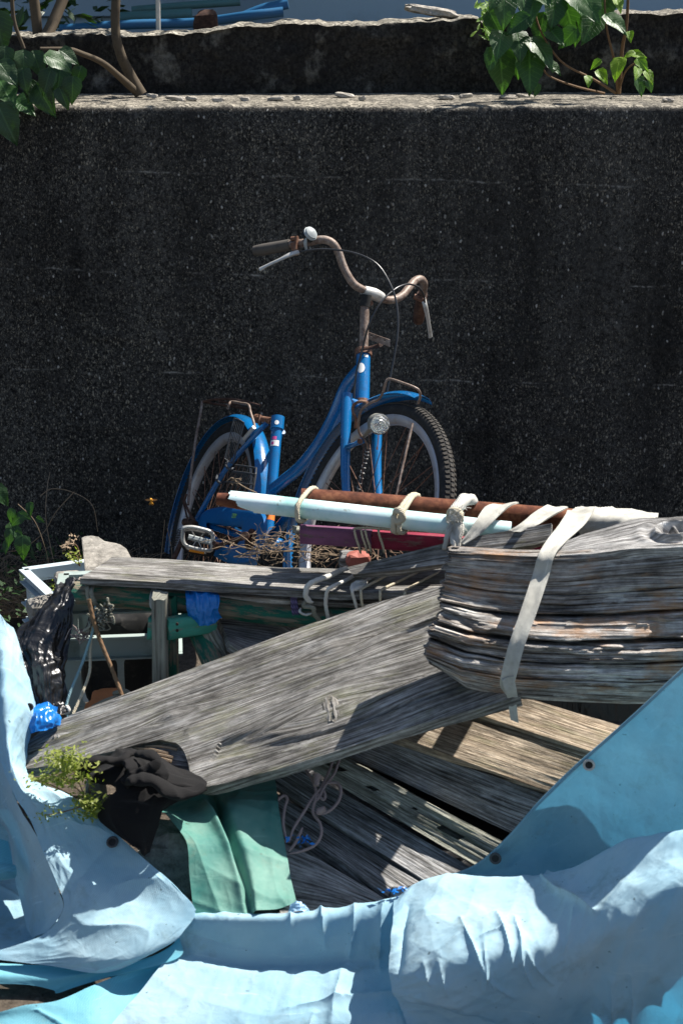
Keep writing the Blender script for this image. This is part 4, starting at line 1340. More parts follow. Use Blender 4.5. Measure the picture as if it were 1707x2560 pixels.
# stem, handlebar
mb = MB(); s0 = W(HT + dST * .01); s1 = P(912, 750, 4.545)
tube(mb, [s0, s1], .0125, 16, smooth=False); part('stem', mb, M_rustbar, bike)
mb = MB(); tube(mb, [s1 - (s1 - s0) * .12, s1 + np.array([.004, .002, .014])], .0155, 14, smooth=False); part('stem_head', mb, M_black, bike)
def barP(px, py, y): return P(px, py, y)
HBL = [(637, 626, 4.625), (680, 619, 4.605), (725, 611, 4.59), (775, 604, 4.575), (795, 599, 4.572), (814, 599, 4.57), (832, 608, 4.568), (845, 628, 4.567), (856, 660, 4.56), (868, 686, 4.552), (884, 709, 4.55), (905, 723, 4.555), (933, 735, 4.57), (962, 748, 4.59), (985, 748, 4.61), (1005, 738, 4.63), (1022, 718, 4.665), (1036, 702, 4.70), (1050, 697, 4.72), (1059, 706, 4.735), (1058, 724, 4.76), (1052, 748, 4.79), (1046, 795, 4.86)]
mb = MB(); tube(mb, [P(*p) for p in HBL], [.0112] * 2, 14, n=150); part('handlebar', mb, M_rustbar, bike)
mb = MB(); tube(mb, [P(908, 725, 4.556), P(918, 730, 4.562), P(935, 735, 4.570), P(950, 742, 4.58), P(956, 745, 4.583)], [.0135, .0165, .017, .0155, .0135], 16); part('bar_sleeve', mb, M_alu, bike)
mb = MB(); tube(mb, [P(925, 757, 4.55), P(927, 758, 4.535)], .0068, 12, smooth=False); part('clamp_bolt', mb, M_rust, bike)
mb = MB(); tube(mb, [P(636, 626, 4.627), P(660, 623, 4.615), P(725, 611, 4.592)], [.0135, .0165, .0155], 16); part('grip', mb, M_grip, bike)
mb = MB(); tube(mb, [P(1055, 735, 4.77), P(1050, 770, 4.82), P(1045, 800, 4.87)], [.0155, .018, .0165], 16); part('grip', mb, M_darkrust, bike)
mb = MB(); tube(mb, [P(733, 606, 4.58), P(738, 622, 4.575), P(745, 636, 4.57)], [.011, .0125, .008], 10, flat=.8)
tube(mb, [P(728, 597, 4.585), P(745, 595, 4.58)], .007, 10, smooth=False); tube(mb, [P(741, 590, 4.58), P(739, 632, 4.57)], .010, 10, smooth=False, flat=.5)
part('brake_clamp', mb, M_rust, bike)
mb = MB(); tube(mb, [P(744, 630, 4.56), P(725, 636, 4.545), P(700, 648, 4.54), P(668, 663, 4.545), P(650, 673, 4.55)], [.0095, .0085, .006, .0058, .0075], 10, n=40, flat=.7); part('brake_lever', mb, M_alu, bike)
mb = MB(); tube(mb, [P(1058, 745, 4.76), P(1063, 765, 4.75), P(1070, 800, 4.77), P(1076, 842, 4.80)], [.008, .0075, .006, .0065], 10, n=30, flat=.7); part('brake_lever', mb, M_alu, bike)
mb = MB(); tube(mb, [P(1035, 740, 4.76), P(1062, 752, 4.755)], .008, 10, smooth=False); part('brake_clamp', mb, M_rust, bike)
# bell
bell = thing_child('bell', bike)
bc = P(774, 585, 4.56); bax = np.array([.45, -.35, .45]); bax /= np.linalg.norm(bax)
mb = MB(); lathe(mb, bc, bax, [(.0, .0205), (.004, .0205), (.005, .0185), (.010, .0180), (.011, .0160), (.015, .0115), (.017, .001)]); part('bell_dome', mb, M_plasticgrey, bell)
mb = MB(); lathe(mb, bc - bax * .007, bax, [(-.004, .001), (-.004, .0195), (.003, .0195), (.0045, .018)]); part('bell_base', mb, M_black, bell)
mb = MB(); tube(mb, [P(766, 593, 4.55), P(763, 607, 4.55), P(765, 620, 4.56)], [.006, .008, .007], 8, flat=.6); part('bell_clip', mb, M_plasticgrey, bell)
# basket bracket plate with two slots
PLY = 4.40
def plateP(u, v, dy=0): # u 0..1 right, v 0..1 down
    a = np.array([921, 830.]); b = np.array([975, 849.]); c = np.array([921, 848.])
    p = a + (b - a) * u + (c - a) * v
    return P(p[0], p[1], PLY + dy)
A = np.array([[plateP(j / 20, i / 8) for j in range(21)] for i in range(9)])
holes = lambda U, V: ~((((np.abs(U / U.max() - .19) < .05) | (np.abs(U / U.max() - .79) < .05))) & (np.abs(V / V.max() - .45) < .15))
mb = MB(); sheet(mb, A, None, .003, mask=holes); part('bracket_plate', mb, M_rustbar, bike, False)
mb = MB(); tube(mb, [P(950, 862, 4.405), P(930, 868, 4.42), P(908, 872, 4.46)], [.016, .014, .012], 10, flat=.35); part('bracket_arm', mb, M_darkrust, bike)
# brake cables
mb = MB(); tube(mb, [P(*p) for p in [(750, 629, 4.56), (780, 624, 4.53), (815, 622, 4.50), (870, 628, 4.46), (916, 643, 4.43), (950, 668, 4.41), (978, 716, 4.38), (992, 765, 4.36), (994, 835, 4.33), (980, 920, 4.30), (966, 985, 4.28)]], .0028, 8, n=120); part('brake_cable', mb, M_cable, bike)
mb = MB(); tube(mb, [P(*p) for p in [(1062, 755, 4.74), (1058, 735, 4.68), (1046, 718, 4.62), (1030, 711, 4.56), (1012, 711, 4.52), (985, 724, 4.48), (950, 758, 4.44), (922, 812, 4.42), (904, 880, 4.42), (890, 935, 4.40), (884, 1000, 4.38)]], .0028, 8, n=120); part('brake_cable', mb, M_cable, bike)

# ================================================================== SUPPORTS UNDER THE HEAP (mostly hidden)
def plank(name, a, b, w, t_, mat, label, cat, wd=None, n=28, rough=.002, seed=0, group=None, parent=None, taper=1.0, bev=.18):
    mbb = MB(); beam(mbb, a, b, w, t_, wd, n, rough, seed, bev, taper)
    return part(name, mbb, mat, parent, True, label, cat, group)


def outline_slab(top, bot, nu, nv, thick, amp, mat, name, label, cat, seed=0, freq=(6, 90), knots=(), rag=0.0, parent=None, group=None, deep=0.0, smooth=False, holes=()):
    """timber slab whose upper and lower edges run through given pixel/depth points, grained and displaced"""
    T = [P(*p) for p in top]; B = [P(*p) for p in bot]
    T = catmull(T, nu + 1) if smooth else lin(T, nu + 1)
    B = catmull(B, nu + 1) if smooth else lin(B, nu + 1)
    A = np.zeros((nv + 1, nu + 1, 3))
    ue = (T + B) / 2; ud = ue[3] - ue[0]; ud /= np.linalg.norm(ud); ud2 = ue[-1] - ue[-4]; ud2 /= np.linalg.norm(ud2)
    for i in range(nv + 1):
        f = i / nv
        A[i] = T * (1 - f) + B * f
        if rag:
            e0 = (vnoise(f * 26, 0, seed) - .5 + (vnoise(f * 70, 3, seed) - .5) * .7) * rag
            e1 = (vnoise(f * 20, 9, seed) - .5) * rag
            s = np.linspace(0, 1, nu + 1)[:, None]
            A[i] += ud * e0 * np.clip(1 - s * 5, 0, 1) + ud2 * e1 * np.clip(s * 5 - 4, 0, 1)
    def disp(U, V):
        g = fbm(U * freq[0], V * freq[1], seed, 4)
        g2 = ridge(U * freq[0] * .4, V * freq[1] * .3, seed + 3, 2)
        d = g * amp * 2 + (g2 - .6) * amp
        for (ku, kv, kr) in knots:
            rr = np.hypot((U - ku) / 1.8, V - kv) / kr
            d = d + np.exp(-rr ** 2) * amp * 2.5 * np.cos(rr * 9)
        if deep:
            m = fbm(U * 5, V * 26, seed + 40, 4)
            d = d - deep * np.clip((m - .06) * 8, 0, 1) * np.clip(1 - np.abs(V / V.max() - .58) / .36, 0, 1) ** .4
        for (hu, hv, hw, hh, hd_) in holes:
            d = d - hd_ * (np.abs(U - hu) < hw) * (np.abs(V - hv) < hh)
        return d
    mbb = MB(); sheet(mbb, A, disp, thick, seed)
    return part(name, mbb, mat, parent, True, label, cat, group)


# concrete block stack carrying the front wheel
mb = MB(); rock(mb, (.10, 4.12, .14), .22, .16, .15, 33, .2, 8)
part('concrete_lump', mb, M_concd, None, False, 'large dirty concrete lump hidden under the front wheel of the bicycle', 'rubble')

# ================================================================== GREY CRATES
def crate(name, o, ux, uy, w, d, h, mat, label, floor=True):
    """open bottle crate; o = bottom front left corner, ux along the front, uy into depth"""
    t = thing(name, label, 'crate', o)
    ux = np.array(ux, float); ux /= np.linalg.norm(ux); uy = np.array(uy, float); uy /= np.linalg.norm(uy); uz = np.array([0, 0, 1.0])
    o = np.array(o, float)
    def face(p, a, L, nrm):
        mbb = MB()
        def bar(u0, u1, z0, z1, th=.012, off=0.0):
            c = p + a * (u0 + u1) / 2 + uz * (z0 + z1) / 2 + nrm * off
            box(mbb, c, a * (u1 - u0) / 2, nrm * th / 2, uz * (z1 - z0) / 2)
        bar(0, L, h - .030, h - .001, .010); bar(0, L, h * .52, h * .68, .008); bar(0, L, .002, .035, .008)
        bar(.001, .035, .036, h - .031, .008); bar(L - .035, L - .001, .036, h - .031, .008)
        bar(L * .47, L * .53, .036, h * .519, .007)
        # rounded corners of the openings
        for (u0, u1, z0, z1) in ((.035, L * .47, .035, h * .52), (L * .53, L - .035, .035, h * .52), (.035, L - .035, h * .68, h - .03)):
            for cu, cz, su, sz in ((u0, z0, 1, 1), (u1, z0, -1, 1), (u0, z1, 1, -1), (u1, z1, -1, -1)):
                q0 = p + a * cu + uz * cz; R = .022
                arc = [q0 + a * su * R * (1 - math.sin(t_)) + uz * sz * R * (1 - math.cos(t_)) for t_ in np.linspace(0, math.pi / 2, 5)]
                V = [q0 + nrm * k for k in (.0035, -.0035)] + [v + nrm * k for v in arc for k in (.0035, -.0035)]
                F = []
                for i in range(4):
                    F += [(0, 2 + 2 * i, 4 + 2 * i), (1, 5 + 2 * i, 3 + 2 * i), (2 + 2 * i, 3 + 2 * i, 5 + 2 * i, 4 + 2 * i)]
                mbb.add(V, F)
        # outer ribs
        for z in (h * .515, h * .685, h - .034):
            bar(-.004, L + .004, z - .002, z + .002, .022, .008)
        bar(-.006, L + .006, h - .004, h + .001, .026, .006)
        return part('crate_side', mbb, mat, t, False)
    face(o, ux, w, -uy); face(o + uy * d, ux, w, uy); face(o, uy, d, -ux); face(o + ux * w, uy, d, ux)
    mbb = MB()
    for k in range(6 if floor else 0):
        box(mbb, o + ux * w * (k + .5) / 6 + uy * d / 2 + uz * .006, ux * .008, uy * d * .48, uz * .004)
    for k in range(6 if floor else 0):
        box(mbb, o + uy * d * (k + .5) / 6 + ux * w / 2 + uz * .0145, ux * w * .48, uy * .008, uz * .004)
    if floor: part('crate_floor', mbb, mat, t, False, kind='stuff')
    mbb = MB()
    for k in range(7):
        box(mbb, o + ux * .0 - ux * .016 + uz * (h * .53 + k * .010) - uy * .006, ux * .009, uy * .006, uz * .0015)
    part('rib', mbb, mat, t, False, kind='stuff')
    return t


# rear crate, seen from its open top
A0 = P(140, 1492, 3.98); B0 = P(66, 1424, 4.30)
ztop = B0[2]
cu = G(228, 1402, ztop) - G(66, 1424, ztop); cv = G(66, 1424, ztop) - G(148, 1500, ztop)
o1 = G(148, 1500, ztop); o1[2] = ztop - .30
d1 = np.linalg.norm(cv)
crate('plastic_crate', o1, cu * [1, 1, 0], cv * [1, 1, 0], .25, d1, .30, M_crateb, 'pale blue grey open plastic crate at the far left below the wall vine')
# front crate
o2 = P(172, 1800, 3.74); ztop2 = P(172, 1490, 3.76)[2]
crate('plastic_crate', o2, (1, .10, 0), (-.10, 1, 0), .262, .17, ztop2 - o2[2], M_crate, 'grey green plastic crate with rounded openings between black bag and grey post', False)
mb = MB(); rock(mb, o2 + np.array([.12, .10, .13]), .09, .055, .13, 88, .2, 10)  # dark filler added so the crate inside reads as shaded
part('crate_filler', mb, M_black, None, True, 'dark sack filling the front crate behind its openings', 'filler')
# rubble heap inside / behind the crates
for k, (a, b, y, s, lab) in enumerate(((175, 1455, 3.98, .038, 'small pale lump of broken concrete between crate rim and black bag'), (112, 1520, 4.02, .045, 'grey lump of mortar seen inside the corner of the rear crate'))):
    mb = MB(); rock(mb, P(a, b, y), s, s * .8, s * .6, 50 + k, .3, 10)
    part('rubble_piece', mb, M_conc, None, False, lab, 'rubble')
mb = MB()
V = [(204, 1345), (212, 1341), (228, 1339), (246, 1342), (262, 1353), (290, 1358), (302, 1362), (316, 1372), (324, 1390), (326, 1420), (214, 1440)]
fr = [P(a, b, 3.98 + (1440 - b) * .0022) for a, b in V]; bk = [v + np.array([.015, .03, -.05]) for v in fr]
cf = np.mean(fr, 0)
fr2 = [cf + (v - cf) * .93 + np.array([0, -.008, 0]) for v in fr]
n = len(V)
mb.add(fr2 + fr + bk, [tuple(reversed(range(n)))] + [(i, (i + 1) % n, n + (i + 1) % n, n + i) for i in range(n)] + [(n + i, n + (i + 1) % n, 2 * n + (i + 1) % n, 2 * n + i) for i in range(n)] + [tuple(range(2 * n, 3 * n))])
part('concrete_slab', mb, M_conc, None, False, 'upright sandy grey slab of broken concrete wedged behind the left end of the top plank', 'concrete slab')

# ================================================================== TRESTLE: green beam, posts, braces
M_logend = M_postw
mb = MB(); beam(mb, P(190, 1481, 3.62), P(1010, 1560, 3.60), .05, .052, (0, -1, 0), 60, .003, 3, .3)
part('green_beam', mb, M_green, None, True, 'long horizontal beam in flaking green paint under the top plank', 'beam')
mb = MB(); beam(mb, P(200, 1464, 3.64), P(1080, 1512, 3.62), .06, .016, (0, -1, 0), 60, .003, 13, .2)
part('rotten_batten', mb, M_beam, None, True, 'thin rotten brown batten squeezed between the top plank and the green beam', 'batten')
tr = thing('wooden_post', 'grey square post with green paint traces and a turquoise bracket under the green beam', 'post', P(402, 1740, 3.56))
mb = MB(); beam(mb, P(400, 1488, 3.55), P(401, 1760, 3.55), .034, .045, (1, 0, 0), 30, .0012, 5, .12); part('post', mb, M_postw, tr)
mb = MB(); beam(mb, P(428, 1486, 3.60), P(430, 1740, 3.60), .030, .04, (1, 0, 0), 30, .0015, 6, .12); part('rear_post', mb, M_green, tr)
mb = MB(); beam(mb, P(371, 1570, 3.555), P(384, 1571, 3.555), .03, .052, (0, -1, 0), 8, .001, 7, .1); part('bracket_end', mb, M_greenlt, tr)
mb = MB(); beam(mb, P(417, 1573, 3.54), P(535, 1552, 3.60), .03, .050, (0, -1, 0), 16, .001, 8, .1); part('bracket', mb, M_greenlt, tr)
for a, b in ((443, 1560), (443, 1576)):
    mb = MB(); c = P(a, b, 3.524); tube(mb, [c, c + [0, -.003, 0]], .0035, 8, smooth=False); part('bolt', mb, M_darkrust, tr)
plank('diagonal_brace', P(486, 1560, 3.62), P(548, 1690, 3.52), .05, .02, M_green, 'dark green diagonal brace leaning from the bracket down behind the broad board', 'brace', (1, 0, 0), 16, .001, 9)
plank('diagonal_brace', P(512, 1556, 3.61), P(578, 1680, 3.55), .034, .03, M_mossy, 'mossy grey diagonal brace just right of the dark green one', 'brace', (1, -.4, 0), 16, .001, 10)
outline_slab([(548, 1548, 3.66), (640, 1550, 3.67), (700, 1555, 3.67), (740, 1580, 3.66), (790, 1640, 3.62)], [(575, 1610, 3.52), (620, 1640, 3.49), (660, 1660, 3.47), (700, 1690, 3.44), (760, 1720, 3.42)], 60, 30, .018, .0012, M_wood, 'short_board', 'short tan grey board lying in striped sunlight beneath the green beam', 'board', 21)
mb = MB(); tube(mb, [P(758, 1610, 3.56), P(806, 1500, 3.58)], .004, 6, smooth=False)

# ================================================================== TOP PLANK (grey, horizontal, behind)
outline_slab([(282, 1392, 3.74), (420, 1398, 3.74), (700, 1418, 3.73), (900, 1424, 3.72), (1130, 1416, 3.72)], [(200, 1445, 3.575), (300, 1450, 3.57), (600, 1468, 3.57), (850, 1484, 3.57), (1135, 1478, 3.57)], 150, 40, .016, .0016, M_wood, 'top_plank', 'long weathered grey plank lying flat on the green beam in front of the bicycle', 'plank', 31, (5, 60))

# ================================================================== PIPES
pw0, pw1 = P(566, 1250, 3.64), P(1275, 1329, 3.60)
t = thing('white_pipe', 'pale aqua painted metal pipe with broken left end, tied below the rusty pipe', 'pipe', pw0)
ax = (pw1 - pw0) / np.linalg.norm(pw1 - pw0)
mb = MB(); seg = 40; V = []; n = 60
L = np.linalg.norm(pw1 - pw0); u = np.cross(ax, [0, 0, 1.0]); u /= np.linalg.norm(u); v = np.cross(u, ax)
for rr, sg in ((.0225, 0), (.0195, 1)):
    for i in range(n + 1):
        for k in range(seg):
            a = 2 * math.pi * k / seg
            s = L * i / n
            if i < 6:
                bite = .07 * max(0, -math.sin(a)) ** 1.3 + .010 * vnoise(k * .8, 0, 4) + (.02 if math.cos(a) > .3 and math.sin(a) < .4 else 0)
                s = s + bite * (1 - i / 6)
            r_ = rr * (1 + .03 * (float(vnoise(s * 30, k * .5, 6)) - .5))
            V.append(pw0 + ax * s + (u * math.cos(a) + v * math.sin(a)) * r_)
F = []
m_ = (n + 1) * seg
for i in range(n):
    for k in range(seg):
        l = (k + 1) % seg
        F.append((i * seg + k, i * seg + l, (i + 1) * seg + l, (i + 1) * seg + k)); F.append((m_ + i * seg + k, m_ + (i + 1) * seg + k, m_ + (i + 1) * seg + l, m_ + i * seg + l))
for k in range(seg):
    l = (k + 1) % seg
    F.append((k, m_ + k, m_ + l, l)); F.append((n * seg + k, n * seg + l, m_ + n * seg + l, m_ + n * seg + k))
mb.add(V, F); part('pipe_wall', mb, M_pipe, t)
mb = MB(); tube(mb, [pw0 - ax * .022, pw0 + ax * .03, pw0 + ax * .1], [.014, .0185, .0185], 20, n=12); part('rusty_core', mb, M_rustpipe, t)
mb = MB(); tube(mb, [P(752, 1248, 3.70), P(850, 1254, 3.70), P(1150, 1277, 3.69), P(1440, 1300, 3.68)], .0255, 28, n=80, smooth=True)
part('rusty_pipe', mb, M_rustpipe, None, True, 'dark rusty iron pipe lying behind and above the pale aqua one', 'pipe')

# plum / crimson plank and friends
mb = MB(); beam(mb, P(752, 1334, 3.70), P(925, 1346, 3.70), .04, .038, (0, -1, 0), 30, .0012, 15, .1)
t = thing('painted_rail', 'square wooden rail painted plum then crimson towards the right, tied under the pipes', 'rail', P(752, 1334, 3.70))
part('plum_end', mb, M_purple, t)
mb = MB(); beam(mb, P(925.5, 1346, 3.70), P(1420, 1381, 3.70), .04, .038, (0, -1, 0), 50, .0012, 16, .1); part('crimson_end', mb, M_crim, t)
plank('batten', P(735, 1323, 3.74), P(800, 1326, 3.74), .03, .012, M_mossy, 'short mossy stub of batten behind the left end of the plum rail', 'batten', None, 10, .002, 17)
mb = MB(); rock(mb, P(893, 1397, 3.78), .030, .025, .016, 61, .1, 6); part('brick_piece', mb, M_red, None, False, 'broken piece of pinkish red brick behind the top plank', 'brick')
plank('dark_block', P(852, 1398, 3.80), P(882, 1400, 3.80), .05, .04, M_darkwood, 'small dark wooden block left of the broken red brick', 'block', None, 6, .002, 18)
plank('red_board', P(1020, 1440, 3.76), P(1420, 1385, 3.78), .05, .05, M_red, 'dark red painted board half hidden behind the grey lath', 'board', None, 30, .001, 19)
# grey lath crossing from the plank up to the right
outline_slab([(868, 1418, 3.62), (1000, 1386, 3.60), (1150, 1348, 3.56), (1250, 1330, 3.54), (1300, 1322, 3.53), (1378, 1308, 3.52)], [(880, 1436, 3.60), (1000, 1425, 3.56), (1140, 1405, 3.53), (1250, 1382, 3.51), (1330, 1366, 3.50), (1378, 1352, 3.50)], 80, 16, .02, .0010, M_wood, 'grey_lath', 'narrow grey lath rising to the right from the top plank to the straps', 'lath', 41, (5, 60))

# ================================================================== BROAD DIAGONAL BOARD
bt = [(64, 1856, 3.36), (90, 1832, 3.37), (130, 1812, 3.38), (200, 1778, 3.385), (300, 1742, 3.39), (400, 1702, 3.40), (500, 1664, 3.41), (650, 1606, 3.43), (800, 1549, 3.45), (900, 1515, 3.46), (1000, 1490, 3.47), (1120, 1462, 3.48), (1230, 1440, 3.49)]
bb = [(34, 1926, 3.26), (90, 1922, 3.24), (150, 1908, 3.22), (250, 1886, 3.215), (330, 1864, 3.21), (400, 1850, 3.21), (452, 1868, 3.20), (474, 1900, 3.18), (470, 1945, 3.165), (520, 1968, 3.155), (700, 1922, 3.20), (900, 1858, 3.25), (1060, 1806, 3.28), (1310, 1738, 3.31)]
def by_x(lst, xs_):
    a = np.array(lst); return [(x, float(np.interp(x, a[:, 0], a[:, 1])), float(np.interp(x, a[:, 0], a[:, 2]))) for x in xs_]
t = thing('broad_board', 'very broad weathered grey board with knots, lying diagonally across the whole heap', 'board', P(600, 1950, 3.2))
NU = 260
# the lower outline folds back at the broken notch, so the rows are joined point by point
tt = lin([P(*p) for p in bt], 60)
bx = [36, 70, 110, 150, 200, 250, 300, 350, 400, 440, 452, 462, 470, 474, 478, 490, 505, 520, 560, 620, 700, 800, 900, 1000, 1100, 1200, 1300]
by_ = [1926, 1923, 1917, 1908, 1897, 1886, 1874, 1859, 1850, 1858, 1868, 1882, 1905, 1925, 1948, 1962, 1967, 1968, 1960, 1942, 1922, 1890, 1858, 1825, 1796, 1770, 1742]
tx_ = [64, 100, 140, 180, 225, 270, 315, 355, 395, 425, 437, 446, 453, 460, 467, 477, 488, 500, 540, 600, 680, 780, 880, 980, 1075, 1160, 1240]
ty_ = np.interp(tx_, [p[0] for p in bt], [p[1] for p in bt])
yt_ = np.interp(tx_, [p[0] for p in bt], [p[2] for p in bt])
yb_ = np.interp(bx, [34, 250, 520, 900, 1310], [3.30, 3.255, 3.165, 3.24, 3.31])
# depth of the lower edge follows the plane of the board, nearer the further down it reaches
TT = np.array([P(a, b, c) for a, b, c in zip(tx_, ty_, yt_)])
pl0, pl1, pl2 = P(64, 1856, 3.36), P(1230, 1440, 3.49), P(520, 1968, 3.165)
pn = np.cross(pl1 - pl0, pl2 - pl0); pn /= np.linalg.norm(pn)
TT = np.array([plane_pt(a, b, pn, pl0) for a, b in zip(tx_, ty_)]); BB_ = np.array([plane_pt(a, b, pn, pl0) for a, b in zip(bx, by_)])
T2 = lin(TT, NU + 1)
sa = np.r_[0, np.cumsum(np.linalg.norm(np.diff(TT, axis=0), axis=1))]; ss = np.linspace(0, sa[-1], NU + 1)
B2 = np.stack([np.interp(ss, sa, BB_[:, k]) for k in range(3)], 1)
NV = 130; fr_ = np.linspace(0, 1, NV + 1)[:, None, None]
A = T2[None] * (1 - fr_) + B2[None] * fr_
# split left end
s_ = np.linspace(0, 1, NU + 1)[None, :]; f_ = np.linspace(0, 1, NV + 1)[:, None]
ud = (T2[-1] - T2[0]) / np.linalg.norm(T2[-1] - T2[0])
cut = (.075 * np.exp(-((f_ - .52) / .05) ** 2) + .012 * (vnoise(f_ * 30, 0 * f_, 3) - .3)) * np.clip(1 - s_ * 9, 0, 1)
A = A + ud * cut[..., None]
# true board coordinates so the grain runs straight through the whole board
wdir = np.cross(pn, ud); 
Uc = (A - pl0) @ ud; Vc = (A - pl0) @ wdir
NB = pn if pn[2] > 0 else -pn
ks = [plane_pt(828, 1772, pn, pl0), plane_pt(833, 1625, pn, pl0), plane_pt(143, 1845, pn, pl0), plane_pt(432, 1793, pn, pl0)]
kn = [((k - pl0) @ ud, (k - pl0) @ wdir, r_) for k, r_ in zip(ks, (.035, .018, .016, .014))]
Vw = Vc.copy()
for ku, kv, kr in kn:
    dd = np.hypot((Uc - ku) / 2.2, Vc - kv)
    Vw = Vw + np.sign(Vc - kv) * (-.9) * kr * np.exp(-(dd / (kr * 1.6)) ** 2)
Vw = Vw + fbm(Uc * 1.4, Vc * 3, 14, 3) * .03
dsp = fbm(Uc * 5, Vw * 120, 50, 4) * .0028 + (ridge(Uc * 1.5, Vw * 26, 51, 2) - .6) * .004
dsp = dsp - .010 * np.clip((ridge(Uc * .9, Vw * 14 + 3, 58, 1) - .94) * 24, 0, 1) * (vnoise(Uc * 3, Vw * 4, 8) > .42)
for ku, kv, kr in kn:
    dd = np.hypot((Uc - ku) / 1.3, Vc - kv)
    dsp = dsp + np.exp(-(dd / kr) ** 2) * .005
F0 = A + NB * dsp[..., None]
UVb = np.stack([Uc, Vw], 2).reshape(-1, 2)
mb = MB(); nn = NU + 1
top_v = F0.reshape(-1, 3); bot_v = (A - NB * .034).reshape(-1, 3)
fs = [(i * nn + j, i * nn + j + 1, (i + 1) * nn + j + 1, (i + 1) * nn + j) for i in range(NV) for j in range(NU)]
Mq = len(top_v); fs2 = [tuple(Mq + k for k in reversed(q)) for q in fs]
side = [(j + 1, j) for j in range(NU)] + [(NV * nn + j, NV * nn + j + 1) for j in range(NU)] + [(i * nn, (i + 1) * nn) for i in range(NV)] + [((i + 1) * nn + NU, i * nn + NU) for i in range(NV)]
mb.add(np.vstack([top_v, bot_v]), fs + fs2 + [(a, b, Mq + b, Mq + a) for a, b in side], np.vstack([UVb, UVb + [0, .03]]))
part('board', mb, M_wood, t)
def knot(a_, b_, ra, rb, seed, rot=0.0):
    c0 = plane_pt(a_, b_, pn, pl0); V = []; UVk = []; F = []; nr, na = 7, 26
    ex_ = ud * math.cos(rot) + wdir * math.sin(rot); ey_ = wdir * math.cos(rot) - ud * math.sin(rot)
    for i in range(nr + 1):
        for j in range(na):
            an = 2 * math.pi * j / na; rr = i / nr * (1 + .35 * (float(vnoise(j * .7, seed, seed)) - .5))
            x, y = ra * rr * math.cos(an), rb * rr * math.sin(an)
            z = .0075 * (1 - rr ** 2) + (float(vnoise(x * 400, y * 60, seed)) - .5) * .0035 - .012 * math.exp(-(x / .0022) ** 2) * (abs(y) < rb * .7) - (.006 if i == nr else 0)
            V.append(c0 + ex_ * x + ey_ * y + NB * z); UVk.append((y * 1.0 + seed, x))
    for i in range(nr):
        for j in range(na): k = (j + 1) % na; F.append((i * na + j, i * na + k, (i + 1) * na + k, (i + 1) * na + j))
    mbb = MB(); mbb.add(V, F, UVk); part('knot', mbb, M_knot, t)
knot(828, 1772, .024, .040, 1, .15); knot(143, 1845, .012, .009, 3, .4)
# lower broken layer showing under the notch
lo = []
o_ = -NB * .022
q = [(352, 1858), (400, 1846), (470, 1860), (520, 1880)], [(395, 1935), (420, 1962), (480, 1962), (520, 1960)]
A = np.zeros((16, 31, 3)); r1 = lin([plane_pt(a, b, pn, pl0) for a, b in q[0]], 31); r2 = lin([plane_pt(a, b, pn, pl0) for a, b in q[1]], 31)
for i in range(16): A[i] = r1 * (1 - i / 15) + r2 * i / 15 + o_
A[:, :, :] += ud * ((vnoise(np.arange(16)[:, None] * 1.7, np.zeros((16, 31)), 4) - .5) * .03 * np.clip(1 - np.arange(31) / 8, 0, 1))[..., None]
mb = MB(); sheet(mb, A, lambda U, V: fbm(U * 6, V * 130, 9) * .004, .01, 7)
part('split_layer', mb, M_woodblue, t)
for k in range(9):
    a = plane_pt(352 + rnd.uniform(-42, 10), 1856 + k * 9 + rnd.uniform(-3, 3), pn, pl0) + o_ * .5
    b = plane_pt(420 + rnd.uniform(-10, 20), 1866 + k * 10, pn, pl0) + o_ * .6
    mb = MB(); tube(mb, [a, (a + b) / 2 + [0, 0, .003], b], [.0012, .003, .0035], 5); part('splinter', mb, M_straw, t)

# ================================================================== ROTTEN SQUARE TIMBER AT RIGHT
et = [(1128, 1368, 3.32), (1300, 1378, 3.32), (1430, 1378, 3.31), (1560, 1366, 3.31), (1720, 1352, 3.31), (1900, 1340, 3.31), (2300, 1330, 3.31)]
eb = [(1072, 1668, 3.245), (1150, 1712, 3.24), (1270, 1738, 3.235), (1400, 1745, 3.23), (1560, 1752, 3.225), (1720, 1750, 3.225), (1900, 1750, 3.225), (2300, 1750, 3.225)]
t = thing('rotten_timber', 'thick rotten grey brown timber with a ragged splintered end, strapped at the right edge', 'timber', P(1400, 1740, 3.05))
NU, NV = 330, 200
T2 = lin([P(*p) for p in et], NU + 1); B2 = lin([P(*p) for p in eb], NU + 1)
f_ = np.linspace(0, 1, NV + 1)[:, None]; s_ = np.linspace(0, 1, NU + 1)[None, :]
A = T2[None] * (1 - f_[..., None]) + B2[None] * f_[..., None]
ud = np.array([1.0, 0, 0])
prof_ = np.interp(f_[:, 0], [0, .12, .3, .5, .62, .75, .85, .93, 1], [0, .0, .0, .0, -.012, -.018, -.012, .0, .03])
ragv = prof_ + (vnoise(f_[:, 0] * 22, 0, 5) - .5) * .010 + (vnoise(f_[:, 0] * 90, 3, 6) - .5) * .014
A = A + ud * (ragv[:, None] * np.clip(1 - s_ * 6, 0, 1))[..., None]
Uc = A[..., 0] - T2[0][0]; Vc = f_ * .30 + 0 * Uc
Vw = Vc + fbm(Uc * 1.6, Vc * 5, 70, 3) * .03
sm_ = lambda x: x * x * (3 - 2 * x)
A = A + np.array([0, -1, 0]) * (.050 * sm_(np.clip((f_ - .33) / .3, 0, 1)) - .03 * sm_(np.clip((f_ - .8) / .2, 0, 1)))[..., None]
nrm = np.array([0, -.95, .30]); nrm /= np.linalg.norm(nrm)
mid = np.clip(1 - np.abs(f_ - .58) / .30, 0, 1) ** .7
lay = np.floor(Vw * 130 + fbm(Uc * 4, Vw * 4, 12) * 3)
d = fbm(Uc * 7, Vw * 210, 71, 3) * .0035 + fbm(Uc * 5, Vw * 60, 72, 3) * .005
